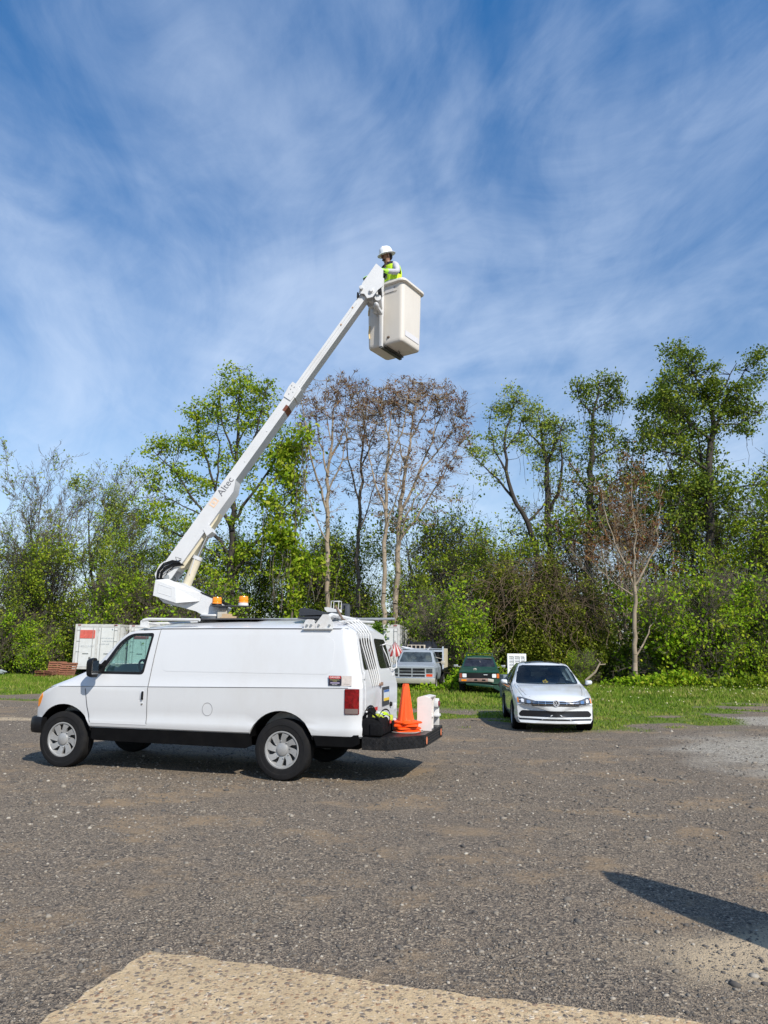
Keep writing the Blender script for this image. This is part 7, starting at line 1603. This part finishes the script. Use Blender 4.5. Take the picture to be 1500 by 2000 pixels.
# ---- brushy plants
def leaf_cloud(blobs, n, size, m, seed, name='leaves', asp=.65, thick=.55):
    rg = np.random.default_rng(seed); B_ = np.array(blobs); vol = B_[:, 3]*B_[:, 4]*B_[:, 5]; k = rg.choice(len(B_), n, p=vol/vol.sum())
    d = rg.normal(size=(n, 3)); d /= np.linalg.norm(d, axis=1)[:, None]; rr = rg.uniform(0, 1, n)**thick*.5+.55
    nz = np.array([noise.noise((a[0]*2.1+b, a[1]*2.1, a[2]*2.1)) for a, b in zip(d, k)]); rr *= 1+.85*nz
    Pp = B_[k, :3]+d*B_[k, 3:6]*rr[:, None]; Pp = Pp[Pp[:, 2] > .03]; return leaf_mesh(name, Pp, None, size, seed, m, .1, asp)
def stems_mesh(blobs, n, r, m, seed, arch=.35, down=False):
    rr = random.Random(seed); S2 = []
    for _ in range(n):
        b = rr.choice(blobs); 
        if down:
            p = Vector((b[0]+rr.gauss(0, .55)*b[3], b[1]-abs(rr.gauss(0, .5))*b[4], b[2]+b[5]*rr.uniform(.2, .95))); d = Vector((rr.gauss(0, 1), rr.gauss(0, .7)-.3, rr.gauss(.1, .7))).normalized(); ln = rr.uniform(1.0, 3.6)
            for i in range(9):
                d = (d+Vector((rr.gauss(0, .38), rr.gauss(0, .3), rr.gauss(-.14, .25)))).normalized(); q = p+d*ln/9
                if q.z < .02: break
                S2.append((tuple(p), tuple(q), r*rr.uniform(.6, 1.3), r)); p = q
        else:
            p = Vector((b[0]+rr.gauss(0, .3)*b[3], b[1]+rr.gauss(0, .3)*b[4], 0)); d = Vector((rr.gauss(0, arch), rr.gauss(0, arch), 1)).normalized(); ln = (b[2]+b[5])*rr.uniform(.6, 1.1)
            for i in range(7):
                d = (d+Vector((rr.gauss(0, .14), rr.gauss(0, .14), .02))).normalized(); q = p+d*ln/7; S2.append((tuple(p), tuple(q), r*(1-i/9), r*(1-(i+1)/9))); p = q
    return seg_mesh('stems', S2, m, 4)
# dense undergrowth along the foot of the wood: one uncountable mass
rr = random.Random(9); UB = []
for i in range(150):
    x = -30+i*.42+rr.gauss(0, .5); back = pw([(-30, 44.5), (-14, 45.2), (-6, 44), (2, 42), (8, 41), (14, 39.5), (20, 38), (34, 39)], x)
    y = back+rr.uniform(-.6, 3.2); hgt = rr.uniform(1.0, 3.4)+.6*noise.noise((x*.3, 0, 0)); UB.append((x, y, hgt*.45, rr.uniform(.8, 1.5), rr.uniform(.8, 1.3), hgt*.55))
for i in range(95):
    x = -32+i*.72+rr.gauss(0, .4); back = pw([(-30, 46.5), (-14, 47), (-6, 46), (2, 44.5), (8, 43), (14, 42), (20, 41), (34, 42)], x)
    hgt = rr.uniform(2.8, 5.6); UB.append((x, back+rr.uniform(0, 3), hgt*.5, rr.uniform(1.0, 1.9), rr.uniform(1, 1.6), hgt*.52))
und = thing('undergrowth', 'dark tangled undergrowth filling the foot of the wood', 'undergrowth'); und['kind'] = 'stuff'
link('leaves', leaf_cloud(UB, 150000, .16, LM['dark'], 31), und)  # dark leaf tone stands in for the shade at the wood's foot
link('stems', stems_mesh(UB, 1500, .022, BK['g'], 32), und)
# brown vine thicket behind the green pickup and the sedan
VBk_ = [(5.6, 40.4, 2.2, 1.3, 1.3, 2.4), (6.8, 40.0, 4.2, 1.1, 1.2, 2.4), (8.0, 39.2, 2.6, 1.3, 1.2, 2.6), (9.2, 39.6, 4.9, .9, 1.1, 1.9), (10.2, 39.2, 2.4, 1.4, 1.2, 2.2), (8.6, 39.5, 3.9, 1.0, 1.0, 1.4), (11.4, 40.0, 3.2, 1.0, 1.1, 2.2)]
t = thing('vine_thicket', 'brown tangle of hanging vines with yellow-green leaves behind the sedan and green pickup', 'thicket')
link('vines', stems_mesh(VBk_, 850, .011, BK['w'], 41, down=True), t); link('leaves', leaf_cloud(VBk_, 75000, .12, LM['brown'], 42), t)
# single bushes and leafy saplings
TREES2 = [
 (15.4, 37.9, 6.2, 'bushy', 'tall bright lime-green sapling directly right of the forked pale tree'),
 (16.9, 37.9, 5.2, 'bushy', 'lime-green sapling with layered leaves farther right of the forked pale tree'),
 (19.2, 37.4, 4.6, 'bushy', 'leafy sapling near the right frame edge behind the lawn'),
 (21.6, 37.8, 6.2, 'bushy', 'tall bushy sapling touching the right frame edge'),
 (3.2, 38.8, 5.0, 'bushy', 'leafy sapling directly behind the blue pickup bed'),
 (4.6, 37.4, 3.6, 'bushy', 'leafy shrub filling the space between the two pickups'),
 (-15.6, 45.2, 6.2, 'bushy', 'sunlit shrub rising over the left trailer roof'),
 (-11.9, 44.4, 6.0, 'bushy', 'sunlit shrub between the left trailer and the lift turret'),
 (-20.8, 43.4, 3.2, 'bushy', 'bright broad-leaved shrub just left of the wooden pallets'),
 (-23.5, 44.4, 4.2, 'bushy', 'shrub at the far left behind the blue drum'),
 (10.2, 36.6, 1.8, 'bushy', 'small green shrub in front of the dark gap left of the forked pale tree'),
]
for i, (x, y, h, kd, lab) in enumerate(TREES2):
    sd = SEEDS[kd][i % 3]
    if (kd, sd) not in PRO:
        lmb, lvs, H0 = make_proto(kd, sd, PH[kd])
        t = thing('shrub', lab, 'shrub', group='shrubs along the foot of the wood'); link('stems', lmb, t); link('leaves', lvs, t); PRO[(kd, sd)] = t
    else: t = copy_tree(PRO[(kd, sd)])
    t['label'] = lab; s = h/PH[kd]; t.location = (x, y, 0); t.rotation_euler = (0, 0, rt.uniform(0, 6.28)); wv = s*rt.uniform(.85, 1.0); t.scale = (wv, wv, s)
PL_ = [
 ('weeds', 'clump of bright weeds under the right front wheel of the blue pickup', (3.05, 29.9), [(0, 0, .35, .45, .3, .38), (.45, .2, .3, .3, .3, .32), (.1, .3, .6, .3, .25, .35)], 1100, .13, 'bush'),
 ('weeds', 'low row of leafy weeds under the blue pickup bumper', (1.75, 29.9), [(0, 0, .12, .45, .2, .16), (.7, .05, .14, .3, .2, .18), (-.6, 0, .1, .35, .2, .12)], 800, .12, 'bush'),
 ('weeds', 'weeds growing against the right side of the green pickup', (4.9, 29.6), [(0, 0, .4, .25, .4, .5), (-.1, .8, .6, .25, .4, .7)], 900, .12, 'dense'),
 ('weeds', 'leafy weeds round the foot of the forked pale tree', (12.6, 35.6), [(0, 0, .25, 1.6, .4, .3), (2.0, .2, .4, 1.2, .5, .45)], 2200, .15, 'bush'),
 ('weeds', 'tall grassy weeds at the right end of the lawn', (18.0, 35.2), [(0, 0, .3, 2.0, .5, .35), (3.0, .2, .3, 1.4, .5, .35)], 2200, .15, 'dense'),
]
for (nm, lab, (x, y), bl, n, sz_, mk) in PL_:
    t = thing(nm, lab, nm if nm == 'bush' else 'weeds', (x, y, 0))
    link('foliage', leaf_cloud(bl, n, sz_, LM[mk], int(abs(x)*7+90)), t); link('stems', stems_mesh(bl, 30, .014, BK['g'], int(abs(x)*5+80)), t)
# fallen branches
t = thing('fallen_branch', 'pale broken branch lying in the weeds right of the sedan roof', 'branch', (9.6, 34.5, 0)); q = MB(); q.tube([(0, 0, .35), (.5, 0, .75), (.75, 0, 1.2), (.62, .05, 1.35)], [.05, .05, .035, .015], 7); q.tube([(.7, 0, 1.1), (1.0, 0, 1.12)], .025, 6); q.build('limb', BK['p'], t)
t = thing('fallen_branch', 'long thin cane leaning out of the dark bushes at the right of the lawn', 'branch', (19.0, 33.5, 0)); q = MB(); q.tube([(-.9, .5, 2.3), (-.4, .2, 1.5), (.1, 0, .8), (.6, -.2, .1)], [.02, .02, .022, .024], 6); q.build('limb', BK['p'], t)

# ================================================================== GRASS
rg = np.random.default_rng(77); NG = 150000
gy = 15+rg.uniform(0, 1, NG)**1.15*30; gx = rg.uniform(-.62, .62, NG)*gy*1.03
km = np.array([gmask(a, b) for a, b in zip(gx, gy)]); pat = np.array([noise.noise((a*.8, b*.8, 3.3)) for a, b in zip(gx, gy)])
kp = (rg.uniform(0, 1, NG) < np.clip((km-.25)*1.5, 0, 1)) & (gy < 44)
gx, gy, pat, km = gx[kp], gy[kp], pat[kp], km[kp]; n = len(gx)
hh = (.03+.065*np.clip(km, 0, 1)*np.clip((gy-17)/10, .2, 1.3))*rg.uniform(.5, 1.5, n)*(1+pat*.6); wd = .010+.00055*gy
a = rg.uniform(0, 2*PI, n); ca, sa = np.cos(a), np.sin(a); ln = rg.normal(size=(n, 2))*.45
z0 = np.array([gz(p, q) for p, q in zip(gx, gy)])
v0 = np.stack([gx-ca*wd, gy-sa*wd, z0-.01], 1); v1 = np.stack([gx+ca*wd, gy+sa*wd, z0-.01], 1); v2 = np.stack([gx+ln[:, 0]*hh, gy+ln[:, 1]*hh, z0+hh], 1)
VV = np.stack([v0, v1, v2], 1).reshape(-1, 3)
me = bpy.data.meshes.new('grass'); me.vertices.add(3*n); me.vertices.foreach_set('co', VV.ravel()); me.loops.add(3*n); me.loops.foreach_set('vertex_index', np.arange(3*n, dtype=np.int32))
me.polygons.add(n); me.polygons.foreach_set('loop_start', np.arange(0, 3*n, 3, dtype=np.int32)); me.update()
at_ = me.attributes.new('tint', 'FLOAT', 'FACE'); at_.data.foreach_set('value', np.clip(.58+pat*.6+rg.normal(size=n)*.2, 0, 1).astype(np.float32))
me.materials.append(leafmat('grass_blade', [(0, (.08, .15, .016)), (.5, (.15, .24, .02)), (.8, (.23, .29, .04)), (1, (.34, .31, .10))], var=.3, scale=.6, tl=.3))
tag(link('grass', me), 'bright green rough grass between the gravel and the wood', 'grass', kind='stuff')
# dandelion-like pale heads
n = 450; fy = rg.uniform(22, 36, n); fx = rg.uniform(5, 22, n); P = np.stack([fx, fy, rg.uniform(.10, .26, n)], 1); k = np.array([noise.noise((p[0]*.5, p[1]*.5, 8)) > .05 for p in P])
tag(scatter_mesh('wildflowers', P[k], np.full(k.sum(), .028), 9, mat('flower_cream', (.55, .52, .28), .8), flat=.8), 'small cream seed heads dotted over the grass right of the sedan', 'wildflowers', kind='stuff')
